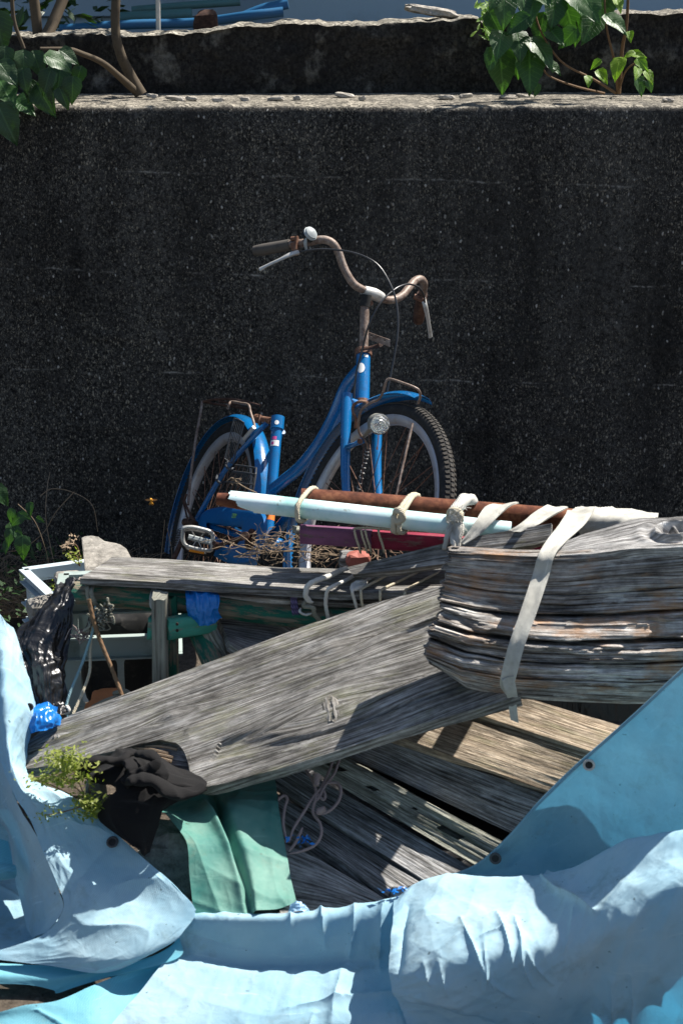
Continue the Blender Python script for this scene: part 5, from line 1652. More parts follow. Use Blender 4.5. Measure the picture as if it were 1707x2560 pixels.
d = d + (vnoise(lay * 3.7, Uc * 9 + vnoise(lay, 0 * lay, 3) * 6, 44) - .5) * .010 * mid
rot = fbm(Uc * 9, Vw * 46, 81, 4)
d = d - .020 * np.clip((rot - .03) * 10, 0, 1) * mid
for f0, w0, dp in ((.30, .004, .014), (.425, .008, .040), (.575, .010, .045), (.70, .005, .030), (.82, .004, .016)):
    cr = np.exp(-((f_ - f0 - fbm(Uc * 4, 0 * Uc, int(f0 * 100)) * .035) / w0) ** 2)
    d = d - dp * cr * np.clip((vnoise(Uc * 4, 0 * Uc + f0, 90) - .12) * 5, 0, 1)
ed = np.clip(f_ / .035, 0, 1) * np.clip((1 - f_) / .03, 0, 1)
d = d - .012 * (1 - ed)
# fibres stand apart at the end
d = d - .008 * np.clip(1 - s_ * 16, 0, 1) * (fbm(Uc * 3, Vw * 110, 33, 2) > .0)
F0 = A + nrm * d[..., None]
UVb = np.stack([Uc, Vw], 2).reshape(-1, 2)
mb = MB(); nn = NU + 1; top_v = F0.reshape(-1, 3); bot_v = (A + np.array([0, .06, -.018])).reshape(-1, 3)
fs = [(i * nn + j, i * nn + j + 1, (i + 1) * nn + j + 1, (i + 1) * nn + j) for i in range(NV) for j in range(NU)]
Mq = len(top_v); fs2 = [tuple(Mq + k for k in reversed(q)) for q in fs]
side = [(j + 1, j) for j in range(NU)] + [(NV * nn + j, NV * nn + j + 1) for j in range(NU)] + [(i * nn, (i + 1) * nn) for i in range(NV)] + [((i + 1) * nn + NU, i * nn + NU) for i in range(NV)]
mb.add(np.vstack([top_v, bot_v]), fs + fs2 + [(a, b, Mq + b, Mq + a) for a, b in side], np.vstack([UVb, UVb + [0, .1]]))
part('timber', mb, M_beam, t)
# gnarled piece on top of it
outline_slab([(1395, 1362, 3.36), (1450, 1338, 3.38), (1540, 1312, 3.40), (1600, 1296, 3.41), (1680, 1288, 3.41), (1900, 1270, 3.41)], [(1400, 1386, 3.31), (1470, 1384, 3.305), (1560, 1374, 3.30), (1640, 1368, 3.30), (1720, 1362, 3.295), (1900, 1352, 3.295)], 90, 34, .05, .006, M_woodblue, 'gnarled_timber', 'gnarled knotty grey timber lying on top of the rotten one at the right edge', 'timber', 91, (8, 40), ((.25, .06, .03),))
# trestle leg carrying the right end
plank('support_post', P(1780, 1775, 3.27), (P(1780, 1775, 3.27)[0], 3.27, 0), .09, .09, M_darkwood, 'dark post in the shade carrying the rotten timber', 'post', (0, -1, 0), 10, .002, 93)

# ================================================================== LOWER PLANKS
def Ze(l, r_): return [Zp(*l), Zp(*r_)]
EA = Ze((1100, 1682, .45), (1640, 1841, .41)); EB = Ze((1000, 1722, .42), (1600, 1919, .385)); EB2 = Ze((1000, 1734, .405), (1600, 1931, .375))
EC = Ze((850, 1790, .385), (1480, 2018, .30)); EC2 = Ze((850, 1802, .365), (1480, 2030, .28)); ED = Ze((800, 1858, .32), (1400, 2142, .185))
EE = Ze((800, 1868, .345), (1330, 2142, .19)); EF = Ze((680, 1868, .33), (1250, 2200, .145)); EF2 = Ze((670, 1874, .31), (1240, 2206, .135))
EG = Ze((620, 1925, .27), (1130, 2244, .12)); EG2 = Ze((620, 1938, .25), (1120, 2250, .115)); EH = Ze((650, 2010, .22), (1000, 2266, .12))
LP = [
 (EA, EB, M_brown, 'uppermost thin tan plank of the lower stack, under the rotten timber', 101, .04),
 (EB2, EC, M_brown, 'broad sunlit tan plank of the lower stack', 102, .045),
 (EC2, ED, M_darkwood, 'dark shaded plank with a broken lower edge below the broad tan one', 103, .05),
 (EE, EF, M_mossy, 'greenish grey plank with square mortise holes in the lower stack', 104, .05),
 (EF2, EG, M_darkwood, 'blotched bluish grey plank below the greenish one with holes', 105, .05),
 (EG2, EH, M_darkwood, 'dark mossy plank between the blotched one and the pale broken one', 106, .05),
 ([Zp(676, 2090, .19), Zp(800, 2150, .17), Zp(1000, 2270, .12)], [Zp(706, 2290, .15), Zp(850, 2300, .14), Zp(1010, 2310, .11)], M_woodblue, 'pale grey broken board lowest in the stack beside the green cloth', 107, .03)]
for tp, bt_, mat, lab, sd_, th in LP:
    hs = ((.20, .060, .011, .009, .03), (.09, .055, .030, .012, .03), (.40, .065, .026, .012, .03), (.30, .05, .005, .004, .02)) if sd_ == 104 else ()
    outline_slab(tp, bt_, 190, 70, th, .0030, mat, 'lower_plank', lab, 'plank', sd_, (5, 60), (), .03, holes=hs)
# dark board added below everything so the gaps read as shade
plank('pit_board', (-.25, 3.35, .03), (.75, 3.25, .03), .5, .03, M_darkwood, 'dark board added to darken the gaps under the lower planks', 'board', (0, -1, .05), 20, .003, 120)
net = [[(1150, 1700, 3.62), (1400, 1700, 3.62), (1750, 1690, 3.62), (2000, 1690, 3.62)], [(1150, 1790, 3.60), (1400, 1800, 3.60), (1750, 1800, 3.6), (2000, 1800, 3.6)], [(1150, 1850, 3.58), (1400, 1850, 3.58), (1750, 1850, 3.58), (2000, 1850, 3.58)], [Zp(760, 1905, .05), Zp(1200, 1905, .05), Zp(1700, 1905, .05), Zp(2000, 1905, .05)], [Zp(640, 2230, .045), Zp(1100, 2240, .045), Zp(1600, 2240, .045), Zp(2000, 2240, .045)]]  # black backing added so lit ground does not show through the gaps
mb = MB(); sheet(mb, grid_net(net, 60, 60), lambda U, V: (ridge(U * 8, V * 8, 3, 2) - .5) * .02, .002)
part('gap_backing', mb, M_bagk, None, True, 'black gap backing added to darken the space under the rotten timber', 'gap backing')
mb = MB(); box(mb, P(1076, 1738, 3.43), (.018, 0, 0), (0, .02, 0), (0, 0, .02)); box(mb, P(1092, 1745, 3.41), (.004, 0, .001), (0, .012, 0), (-.004, 0, .016))
part('rusty_bracket', mb, M_rust, None, False, 'small dark rusty metal bracket between broad board and tan planks', 'bracket')

# ================================================================== STRAPS AND ROPES
def strap(rows, name, label, mat=None, thick=.0022, amp=.003, n=50, cat='strap', group=None):
    """rows: list of (left px,py,y, right px,py,y) down the strap"""
    mat = mat or M_strap
    Lp = catmull([P(*r_[:3]) for r_ in rows], n); Rp = catmull([P(*r_[3:]) for r_ in rows], n)
    m = 9
    A = np.zeros((m + 1, n, 3))
    for j in range(m + 1): A[j] = Lp * (1 - j / m) + Rp * j / m
    mbb = MB(); sheet(mbb, A, lambda U, V: fbm(U * 20, V * 60, 5, 3) * amp * 2 + np.sin(V / (V.max() + 1e-6) * 9) * amp * .4, thick, 3)
    return part(name, mbb, mat, None, True, label, cat, group)


strap([(1418, 1278, 3.62, 1486, 1270, 3.62), (1405, 1300, 3.50, 1466, 1305, 3.50), (1352, 1374, 3.305, 1394, 1376, 3.305), (1330, 1440, 3.275, 1372, 1440, 3.275), (1300, 1530, 3.215, 1342, 1530, 3.215), (1272, 1610, 3.178, 1312, 1612, 3.178), (1254, 1680, 3.170, 1292, 1686, 3.170), (1250, 1715, 3.180, 1284, 1722, 3.180), (1262, 1735, 3.190, 1286, 1742, 3.190)], 'long_strap', 'long pale grey webbing strap running down over the rotten timber', n=110)
strap([(1254, 1700, 3.168, 1284, 1690, 3.168), (1262, 1728, 3.172, 1290, 1720, 3.172), (1268, 1745, 3.185, 1294, 1742, 3.185)], 'strap_knot', 'crumpled knot of grey webbing at the lower end of the long strap', M_strap, .004, .003, 20)
strap([(1270, 1745, 3.21, 1290, 1742, 3.21), (1272, 1775, 3.215, 1292, 1770, 3.215), (1276, 1800, 3.22, 1296, 1808, 3.22)], 'strap_tail', 'short hanging tail of grey webbing below the rotten timber', M_strap, .002, .001, 20)
strap([(1232, 1262, 3.67, 1296, 1256, 3.67), (1212, 1268, 3.62, 1272, 1266, 3.62), (1190, 1300, 3.565, 1232, 1304, 3.565), (1170, 1330, 3.545, 1200, 1336, 3.545), (1150, 1356, 3.53, 1162, 1362, 3.53)], 'grey_strap', 'grey webbing strap slanting over the pipes just right of the white rope knot')
strap([(1368, 1264, 3.66, 1420, 1268, 3.66), (1340, 1278, 3.60, 1390, 1284, 3.60), (1300, 1310, 3.54, 1345, 1310, 3.54), (1270, 1326, 3.52, 1300, 1330, 3.52)], 'grey_strap', 'second pale strap slanting over the rusty pipe, left of the long one')
# wrap of pale cloth at the right of the pipes
net = [[(1440, 1268, 3.70), (1500, 1268, 3.70), (1560, 1274, 3.70), (1645, 1288, 3.70)], [(1425, 1285, 3.62), (1490, 1285, 3.62), (1560, 1292, 3.62), (1640, 1296, 3.64)], [(1440, 1320, 3.60), (1500, 1318, 3.60), (1560, 1310, 3.60), (1600, 1305, 3.61)], [(1460, 1350, 3.61), (1500, 1345, 3.61), (1540, 1330, 3.61), (1580, 1312, 3.62)]]
mb = MB(); sheet(mb, grid_net(net, 70, 40), lambda U, V: (ridge(U * 28 + V * 30, V * 6, 7, 2) - .5) * .012, .002, 5)
part('cloth_wrap', mb, M_strap, None, True, 'crumpled whitish cloth wrapped around the pipe ends at the right', 'cloth')


def rope(pl, r_, mat, name, label, n=None, group=None, cat='rope', parent=None):
    mbb = MB(); tube(mbb, [P(*p) for p in pl], r_ if np.ndim(r_) else [r_ * .5] + [r_] * 6 + [r_ * .4], 12, n=int(min(260, max(40, np.sum(np.linalg.norm(np.diff([P(*p) for p in pl], axis=0), axis=1)) / (np.max(r_) * .55)))), closed='knot' in name, twist=np.max(r_) * 3.2)
    return part(name, mbb, mat, parent, True, label if parent is None else None, cat if parent is None else None, group)


def looproundpipe(x0, y0, x1, y1, x2, y2, r_, mat, label, y=3.64, name='rope_lashing', extra=()):
    pl = [(x0, y0, y + .10), (x0 - 3, y0 - 4, y + .06), ((x0 * 2 + x1) / 3, y0 + 2, y + .02), (x1, y1, y - .018), (x2, (y1 + y2) / 2, y - .032), (x2 + 2, y2, y - .022), (x2 + 8, y2 + 8, y + .01)]
    return rope(pl + list(extra), r_, mat, name, label, 50)


RP = [P(700, 1245, 3.70), P(850, 1254, 3.70), P(1150, 1277, 3.69), P(1440, 1300, 3.68)]
def lash(px_, slant, r_, mat, name, parent=None, label=None, lo=.0, turns=1.0):
    """one turn of rope round both pipes at image column px_, leaning along them by slant metres"""
    def at_x(pl):
        q = lin(pl, 400); u_ = 853.5 + FPX * q[:, 0] / ((q - CAM) @ np.array([0, cP, -sP])); return q[np.argmin(abs(u_ - px_))]
    Rc, Wc = at_x(RP), at_x([pw0, pw1])
    m_ = (Rc + Wc) / 2; e1 = Rc - Wc; e1[0] = 0; h = np.linalg.norm(e1) / 2; e1 = e1 / (2 * h)
    e2 = np.cross(e1, [1, 0, 0]); q = []
    for a in np.linspace(0, 2 * math.pi, 20, endpoint=False):
        c_, s_ = math.cos(a), math.sin(a)
        q.append(m_ + e1 * (np.sign(c_) * abs(c_) ** .8 * (h + .0265 + r_ * .8)) + e2 * (np.sign(s_) * abs(s_) ** .7 * (.0262 + r_ * .7)) + np.array([1, 0, 0]) * slant * c_)
    mbb = MB(); tube(mbb, q, r_, 12, n=110, closed=True, twist=r_ * 3.2)
    return part(name, mbb, mat, parent, True, label, 'rope' if label else None)
lash(768, .022, .0052, M_rope, 'rope_lashing', None, 'cream rope loop tied round both pipes near their left end')
t = thing('rope_lashing', 'cream rope lashing with a knot round both pipes above the plum rail', 'rope', P(1010, 1280, 3.6))
lash(1014, .030, .006, M_rope, 'rope', t); lash(1022, .026, .0058, M_rope, 'rope', t)
rope([(984, 1288, 3.598), (992, 1277, 3.585), (1003, 1280, 3.578), (1006, 1296, 3.582), (994, 1304, 3.582), (985, 1294, 3.590)], .0075, M_rope, 'knot', '', 40, parent=t)
rope([(990, 1296, 3.59), (982, 1312, 3.59), (978, 1332, 3.60)], .0035, M_strap, 'rope_end', '', 20, parent=t)
# thick white frayed knot and tails
t = thing('white_rope_knot', 'thick frayed off white rope knotted round the pipes where they meet the grey lath', 'rope', P(1150, 1300, 3.58))
rope([(1190, 1262, 3.72), (1180, 1250, 3.67), (1160, 1250, 3.64), (1145, 1268, 3.61), (1132, 1284, 3.595), (1140, 1300, 3.58), (1146, 1325, 3.57), (1142, 1350, 3.56), (1148, 1372, 3.55)], [.003, .012, .0145, .013, .012, .013, .012, .010, .004], M_ropew, 'rope', '', 70, parent=t)
rope([(1120, 1288, 3.60), (1130, 1278, 3.585), (1146, 1282, 3.575), (1150, 1296, 3.575), (1136, 1306, 3.575), (1124, 1298, 3.585)], .009, M_rope, 'knot', '', 50, parent=t)
rope([(1132, 1300, 3.58), (1120, 1330, 3.56), (1112, 1365, 3.555), (1108, 1372, 3.55)], .0055, M_strap, 'rope_end', '', 30, parent=t)
rope([(1134, 1300, 3.58), (1128, 1335, 3.565), (1136, 1368, 3.545)], .006, M_ropew, 'rope_end', '', 30, parent=t)
r = random.Random(12); mb = MB()
for k in range(120):
    c = P(1140 + r.gauss(0, 10), 1290 + r.uniform(-25, 75), 3.565); d_ = np.array([r.gauss(0, .010), -.006 + r.gauss(0, .004), r.gauss(-.004, .010)])
    tube(mb, [c, c + d_ * .6, c + d_ + [0, 0, -.003]], [.0009, .0004], 3, smooth=False, cap=False)
part('frayed_fibre', mb, M_ropew, t, kind='stuff')
# lashings round the plum rail
for k, (a, lab) in enumerate(((888, 'leftmost'), (905, 'second'), (915, 'third'), (948, 'rightmost'))):
    rope([(a, 1326, 3.70), (a - 2, 1328, 3.672), (a + 2, 1345, 3.666), (a + 8, 1362, 3.668), (a + 12, 1378, 3.68), (a + 14, 1384, 3.71)], .0026, M_rope, 'thin_lashing', lab + ' of the four thin cream cords tied round the painted rail', 30, 'thin cords round the painted rail')
rope([(882, 1322, 3.69), (910, 1320, 3.685), (950, 1322, 3.685), (985, 1325, 3.69)], .003, M_rope, 'rail_cord', 'thin cream cord running along the top of the painted rail', 24)
# ropes over the top plank
pr_ = 3.565
for pl, r_, mt, lab in (
    ([(880, 1420, 3.70), (855, 1425, 3.69), (823, 1440, 3.62), (800, 1448, 3.585), (772, 1462, 3.56), (764, 1485, 3.555), (772, 1502, 3.56), (782, 1506, 3.565)], .006, M_ropew, 'thick twisted white rope bent over the front edge of the top plank'),
    ([(930, 1422, 3.71), (905, 1426, 3.69), (870, 1448, 3.63), (832, 1466, 3.565), (818, 1478, 3.555), (814, 1510, 3.56), (820, 1545, 3.57), (823, 1562, 3.58)], .0042, M_ropew, 'single white cord crossing the top plank, right of the thick twisted rope'),
    ([(960, 1428, 3.71), (915, 1452, 3.63), (888, 1468, 3.58), (880, 1478, 3.556), (886, 1500, 3.56), (895, 1535, 3.565)], .0034, M_ropew, 'pale knotted cord crossing the middle of the plank'),
    ([(995, 1425, 3.71), (950, 1448, 3.63), (905, 1472, 3.58), (902, 1482, 3.556), (905, 1510, 3.56), (912, 1535, 3.565)], .003, M_rope, 'thin tan cord just right of the pale knotted cord'),
    ([(1060, 1424, 3.71), (1000, 1452, 3.63), (955, 1474, 3.58), (950, 1484, 3.556), (951, 1515, 3.56)], .003, M_rope, 'thin tan cord crossing the plank, second from the right'),
    ([(1110, 1424, 3.71), (1060, 1450, 3.63), (1016, 1474, 3.58), (1012, 1484, 3.556), (1012, 1500, 3.56)], .003, M_rope, 'thin tan cord nearest the right end of the plank')):
    rope(pl, r_, mt, 'plank_cord', lab, 50, 'cords tied over the top plank')
rope([(878, 1474, 3.56), (884, 1462, 3.59), (898, 1456, 3.60), (912, 1456, 3.61), (908, 1464, 3.60), (892, 1472, 3.57)], .0052, M_ropew, 'cord_knot', 'small white knot on the pale cord crossing the plank', 40)
rope([(768, 1498, 3.56), (760, 1515, 3.56), (782, 1520, 3.555), (786, 1535, 3.56), (800, 1555, 3.57), (806, 1572, 3.58)], .005, M_ropeg, 'grey_rope', 'dark grey rope tail hanging before the green beam under the thick white rope', 30)
rope([(752, 1520, 3.565), (750, 1530, 3.56), (764, 1537, 3.56), (780, 1533, 3.56)], .003, M_alu, 'wire_hook', 'small open wire hook on the green beam', 24, cat='hook')
for k in range(3):
    rope([(727 + k * 6, 1486, 3.60), (729 + k * 5, 1492, 3.585), (731 + k * 6, 1520, 3.582), (736 + k * 6, 1552, 3.59), (740 + k * 5, 1560, 3.61)], .003, M_ropev, 'violet_cord', ('left', 'middle', 'right')[k] + ' strand of the violet cord wound round the green beam', 30, 'violet cord strands')
rope([(222, 1458, 3.62), (218, 1470, 3.58), (222, 1500, 3.575), (232, 1520, 3.58), (238, 1512, 3.59)], .005, M_ropeg, 'end_rope', 'grey green rope looped over the left end of the green beam', 30)
rope([(234, 1462, 3.60), (228, 1480, 3.575), (236, 1505, 3.575), (246, 1518, 3.60)], .005, M_ropeg, 'end_rope', 'second grey green rope turn beside the crate opening', 30)
strap([(380, 1470, 3.60, 392, 1468, 3.60), (374, 1490, 3.565, 386, 1490, 3.565), (374, 1515, 3.555, 386, 1512, 3.555), (384, 1528, 3.545, 392, 1522, 3.545)], 'white_tie', 'white flat tie looped on top of the grey post', M_strap, .002, .001, 24)
# stick and hanging ropes in front of the front crate
rope([(222, 1498, 3.54), (232, 1545, 3.53), (250, 1600, 3.52), (278, 1668, 3.49), (300, 1725, 3.46), (308, 1750, 3.45)], [.0045, .005, .0045, .0045, .004], M_stem, 'dry_stick', 'thin brown stick leaning in front of the front crate', 60, cat='stick')
rope([(238, 1515, 3.56), (236, 1560, 3.55), (222, 1610, 3.54), (205, 1660, 3.52), (178, 1725, 3.48), (166, 1765, 3.46), (170, 1800, 3.44)], .0032, M_ropeb, 'hanging_cord', 'thin pale blue cord hanging in front of the front crate, knotted low', 70)
rope([(246, 1530, 3.56), (232, 1570, 3.55), (225, 1625, 3.54), (224, 1680, 3.52), (205, 1735, 3.48), (185, 1780, 3.45), (180, 1795, 3.44)], .0033, M_rope, 'hanging_cord', 'thin tan cord hanging beside the pale blue one', 70)
rope([(164, 1768, 3.46), (160, 1776, 3.455), (166, 1784, 3.45), (172, 1776, 3.45), (168, 1768, 3.455)], .004, M_ropew, 'cord_knot', 'small pale knot low on the blue cord beside the black bag', 24)
r = random.Random(31); mb = MB()
for k in range(26):
    a, b = 262 + r.gauss(0, 14), 1535 + r.gauss(0, 18)
    q = [P(a, b, 3.545)]
    for _ in range(4):
        a += r.gauss(-3, 9); b += r.gauss(3, 8); q.append(P(a, b, 3.545 + r.gauss(0, .01)))
    tube(mb, q, r.choice([.0016, .0028]), 5, n=16)
part('rope_tangle', mb, M_ropeg, None, True, 'tangled knot of frayed grey rope before the upper opening of the front crate', 'rope', None, 'stuff')
r = random.Random(32); mb = MB()
for k in range(20):
    a, b = 215 + r.gauss(0, 8), 1590 + r.gauss(0, 6)
    tube(mb, [P(a, b, 3.55), P(a - r.uniform(8, 24), b + r.gauss(0, 9), 3.54), P(a - r.uniform(20, 36), b + r.gauss(0, 8), 3.53)], .0012, 4, n=10)
part('frayed_threads', mb, M_ropep, None, True, 'pinkish frayed rope threads below the grey tangle', 'threads', None, 'stuff')
# orange float behind the broad board, with rope
t = thing('orange_float', 'dull orange round float with a rope on top, peeping above the broad board', 'float', P(275, 1790, 3.58))
mb = MB(); rock(mb, P(285, 1795, 3.56), .065, .065, .052, 3, 0, 14); part('float_body', mb, M_terra, t)
mb = MB(); tube(mb, [P(232, 1768, 3.50), P(265, 1752, 3.49), (P(300, 1742, 3.50)), P(338, 1745, 3.50)], .005, 8, n=30); tube(mb, [P(285, 1735, 3.51), P(310, 1728, 3.50), P(330, 1738, 3.50), P(345, 1732, 3.51)], .006, 8, n=24); part('float_rope', mb, M_ropeg, t)

# twine tangle on the lower planks
t = thing('twine_tangle', 'loose tangle of pinkish brown twine on the lower planks beside the green cloth', 'twine', P(790, 2060, 3.1))
TW = [[(868, 1880), (850, 1895), (835, 1935), (812, 1965), (800, 1990), (790, 2005)], [(805, 1960), (840, 1958), (852, 1975), (845, 2005), (820, 2030), (795, 2035), (790, 2028)], [(795, 1940), (788, 1975), (808, 2000), (812, 1985), (800, 1975), (780, 1998), (760, 2030), (735, 2070), (722, 2108)], [(770, 1900), (765, 1925), (780, 1950), (790, 1985), (782, 2030), (800, 2060), (802, 2090), (785, 2115), (750, 2130), (724, 2135)], [(716, 2100), (708, 2060), (712, 2020), (718, 2000), (712, 1990), (700, 1996), (696, 2004)], [(756, 2070), (740, 2105), (722, 2130)], [(840, 1880), (820, 1935), (800, 1975)]]
for pl in TW:
    q = []
    for a, b in pl:
        y = np.interp(b, [1880, 1960, 2060, 2140], [3.36, 3.27, 3.19, 3.13]) - .012
        q.append((a, b, y))
    rope(q, .0032, M_ropep, 'twine', '', 60, parent=t)
mb = MB(); tube(mb, [P(792, 1938, 3.25), P(790, 1965, 3.23)], [.009, .006], 8, smooth=False); tube(mb, [P(795, 2030, 3.18), P(812, 2022, 3.18)], [.008, .006], 8, smooth=False); part('twine_knot', mb, M_ropep, t, kind='stuff')
r = random.Random(8)
for k, (a, b, y, lab) in enumerate(((745, 2100, 3.13, 'crumpled scraps of blue plastic under the twine loops'), (985, 2232, 2.975, 'crumpled scraps of blue plastic beside the tarpaulin rim'))):
    mb = MB()
    for i in range(26):
        c = P(a + r.gauss(0, 16), b + r.gauss(0, 7), y); leafquad(mb, c, r.uniform(.003, .009), r)
    part('plastic_scraps', mb, M_bagb, None, False, lab, 'plastic scraps', None, 'stuff')

# ================================================================== BAGS
def cloth(name, net, nu, nv, disp, mat, label, cat, parent=None, thick=0.0, seed=0, mask=None, kind=None):
    mbb = MB(); A = grid_net(net, nu, nv); sheet(mbb, A, disp, thick, seed, mask)
    return part(name, mbb, mat, parent, True, label, cat, kind=kind)


net = [[(150, 1468, 3.80), (175, 1455, 3.76), (205, 1452, 3.70)], [(118, 1520, 3.72), (150, 1500, 3.66), (186, 1500, 3.62)], [(66, 1560, 3.66), (120, 1560, 3.58), (180, 1570, 3.58)], [(42, 1604, 3.60), (100, 1620, 3.52), (168, 1640, 3.54)], [(62, 1670, 3.50), (110, 1690, 3.46), (162, 1700, 3.50)], [(78, 1740, 3.46), (120, 1745, 3.44), (168, 1750, 3.48)], [(92, 1790, 3.43), (125, 1790, 3.42), (165, 1785, 3.45)]]
cloth('black_bag', net, 80, 120, lambda U, V: (ridge(U * 30 + V * 3, V * 5, 3, 3) - .5) * .03 + (ridge(U * 14 + V * 14, V * 18, 6, 2) - .5) * .014, M_bagk, 'shiny crumpled black plastic bag draped over the crates at the left', 'plastic bag')
net = [[(140, 1490, 3.78), (160, 1480, 3.74), (185, 1476, 3.7)], [(80, 1545, 3.72), (110, 1530, 3.70), (150, 1525, 3.66)], [(60, 1565, 3.66), (90, 1565, 3.62), (130, 1560, 3.60)]]
net = [[(84, 1770, 3.42), (112, 1758, 3.43), (138, 1768, 3.43)], [(76, 1800, 3.36), (115, 1790, 3.35), (152, 1798, 3.39)], [(74, 1835, 3.34), (110, 1828, 3.33), (140, 1815, 3.37)]]
cloth('blue_bag', net, 50, 40, lambda U, V: (ridge(U * 26, V * 26, 13, 3) - .5) * .022, M_bagb, 'small bright blue plastic bag below the black bag', 'plastic bag')
net = [[(462, 1470, 3.60), (500, 1474, 3.59), (545, 1476, 3.60)], [(466, 1500, 3.565), (505, 1502, 3.555), (548, 1502, 3.565)], [(470, 1530, 3.56), (508, 1536, 3.55), (546, 1528, 3.56)], [(474, 1552, 3.57), (510, 1562, 3.555), (556, 1546, 3.57)]]
cloth('blue_bag', net, 60, 60, lambda U, V: (ridge(U * 55, V * 14, 23, 3) - .5) * .018, M_bagb, 'bright blue plastic bag wrapped round the green beam', 'plastic bag')
mb = MB(); r = random.Random(77)
net = [[(728, 2262, 2.985), (745, 2255, 2.985), (760, 2262, 2.985)], [(722, 2285, 2.975), (745, 2280, 2.965), (775, 2285, 2.975)]]
cloth('clear_bag', net, 24, 20, lambda U, V: (ridge(U * 60, V * 60, 3, 3) - .5) * .012, M_bagl, 'small whitish blue plastic scrap at the lower right corner of the green cloth', 'plastic scrap')

# ================================================================== CONCRETE BLOCK, GREEN CLOTH, BLACK CLOTH
mb = MB(); rock(mb, P(424, 2160, 3.17), .068, .055, .085, 71, .1, 10)
part('concrete_block', mb, M_conc, None, False, 'squarish dirty grey concrete block between black cloth and green cloth', 'block')
net = [[(402, 2010, 3.30), (470, 1985, 3.34), (560, 1950, 3.36), (680, 1925, 3.38)], [(392, 2026, 3.20), (460, 2020, 3.22), (560, 1990, 3.26), (690, 1965, 3.29)], [(425, 2052, 3.12), (468, 2062, 3.13), (575, 2030, 3.18), (697, 2020, 3.21)], [(466, 2110, 3.07), (505, 2120, 3.075), (600, 2120, 3.10), (712, 2110, 3.14)], [(474, 2190, 3.025), (530, 2190, 3.03), (620, 2190, 3.045), (724, 2180, 3.07)], [(484, 2285, 2.975), (560, 2290, 2.975), (640, 2290, 2.975), (742, 2262, 2.99)]]
def dteal(U, V):
    f = V / V.max(); u = U / U.max()
    d = -.045 * np.exp(-((u - .47 - .05 * f) / .045) ** 2) * np.clip(f * 3, 0, 1) + .022 * np.exp(-((u - .38 - .15 * f) / .05) ** 2) * np.clip(f * 3 - .5, 0, 1)
    d = d + .02 * np.exp(-((u - .62 + .05 * f) / .16) ** 2) * f
    return d + crumple(U, V, 5, 9) * .014 + (ridge(U * 9 + V * 2, V * 5, 33, 3) - .5) * .008 + fbm(U * 40, V * 40, 3) * .002
cloth('green_cloth', net, 110, 110, dteal, M_teal, 'teal green coated fabric hanging in folds over the concrete block', 'fabric')
net = [[(205, 1938, 3.17), (255, 1905, 3.20), (320, 1872, 3.24), (395, 1885, 3.22), (440, 1920, 3.20), (512, 1960, 3.17)], [(222, 1955, 3.13), (262, 1935, 3.13), (330, 1915, 3.14), (385, 1925, 3.13), (430, 1950, 3.11), (512, 1975, 3.12)], [(300, 1972, 3.09), (300, 1972, 3.08), (345, 1965, 3.08), (390, 1972, 3.08), (425, 1985, 3.08), (480, 1992, 3.09)], [(258, 2010, 3.08), (285, 2015, 3.06), (330, 2018, 3.055), (370, 2025, 3.05), (395, 2020, 3.06), (405, 2015, 3.08)], [(250, 2055, 3.08), (290, 2065, 3.05), (325, 2075, 3.04), (358, 2080, 3.04), (380, 2075, 3.05), (390, 2060, 3.07)], [(335, 2115, 3.04), (345, 2125, 3.03), (352, 2133, 3.03), (358, 2140, 3.03), (364, 2138, 3.035), (372, 2120, 3.05)]]
bc_ = cloth('black_cloth', net, 90, 90, lambda U, V: (ridge(U * 9, V * 16, 43, 2) - .5) * .016 * np.clip(1.5 - V * 5, .15, 1) + (ridge(U * 26 - V * 6, V * 4, 47, 2) - .5) * .014, M_blackcloth, 'crumpled black knitted cloth lying over the concrete block under the broad board', 'cloth')
mb = MB()
for pl, rr in (([(205, 1938, 3.14), (230, 1912, 3.12), (265, 1902, 3.12), (300, 1905, 3.12), (318, 1890, 3.14), (350, 1882, 3.15)], [.018, .022, .020, .016, .014, .012]), ([(345, 1885, 3.13), (375, 1890, 3.11), (392, 1905, 3.10), (380, 1925, 3.09), (350, 1935, 3.08), (320, 1945, 3.08)], [.012, .014, .015, .014, .012, .010]), ([(320, 1955, 3.08), (350, 1950, 3.06), (385, 1955, 3.05), (410, 1972, 3.055), (440, 1985, 3.06), (480, 1982, 3.07), (508, 1970, 3.09)], [.014, .020, .022, .020, .019, .018, .010]), ([(320, 1905, 3.11), (335, 1925, 3.09), (328, 1945, 3.08), (310, 1962, 3.07)], [.014, .015, .014, .012]), ([(395, 1915, 3.11), (402, 1940, 3.09), (398, 1960, 3.08)], [.014, .015, .012])):
    mb = MB(); tube(mb, [P(*p) for p in pl], [q_ * (1 + .25 * math.sin(i_ * 2.3)) for i_, q_ in enumerate(rr)], 16, n=60, flat=.55)
    mb.v = [tuple(np.array(v_) + np.array([0, -1, 1]) * float(ridge(v_[0] * 22 + v_[2] * 18, v_[0] * 9, 5, 2) - .5) * .012) for v_ in mb.v]; part('fold', mb, M_blackcloth, bc_)
mb = MB(); mb0 = [P(225, 1985, 3.17), P(252, 1990, 3.17)]; rock(mb, P(240, 1990, 3.19), .022, .03, .05, 5, 0, 6)
part('concrete_stub', mb, M_concd, None, False, 'small mossy concrete stub between the yellow weed and the black cloth', 'block')

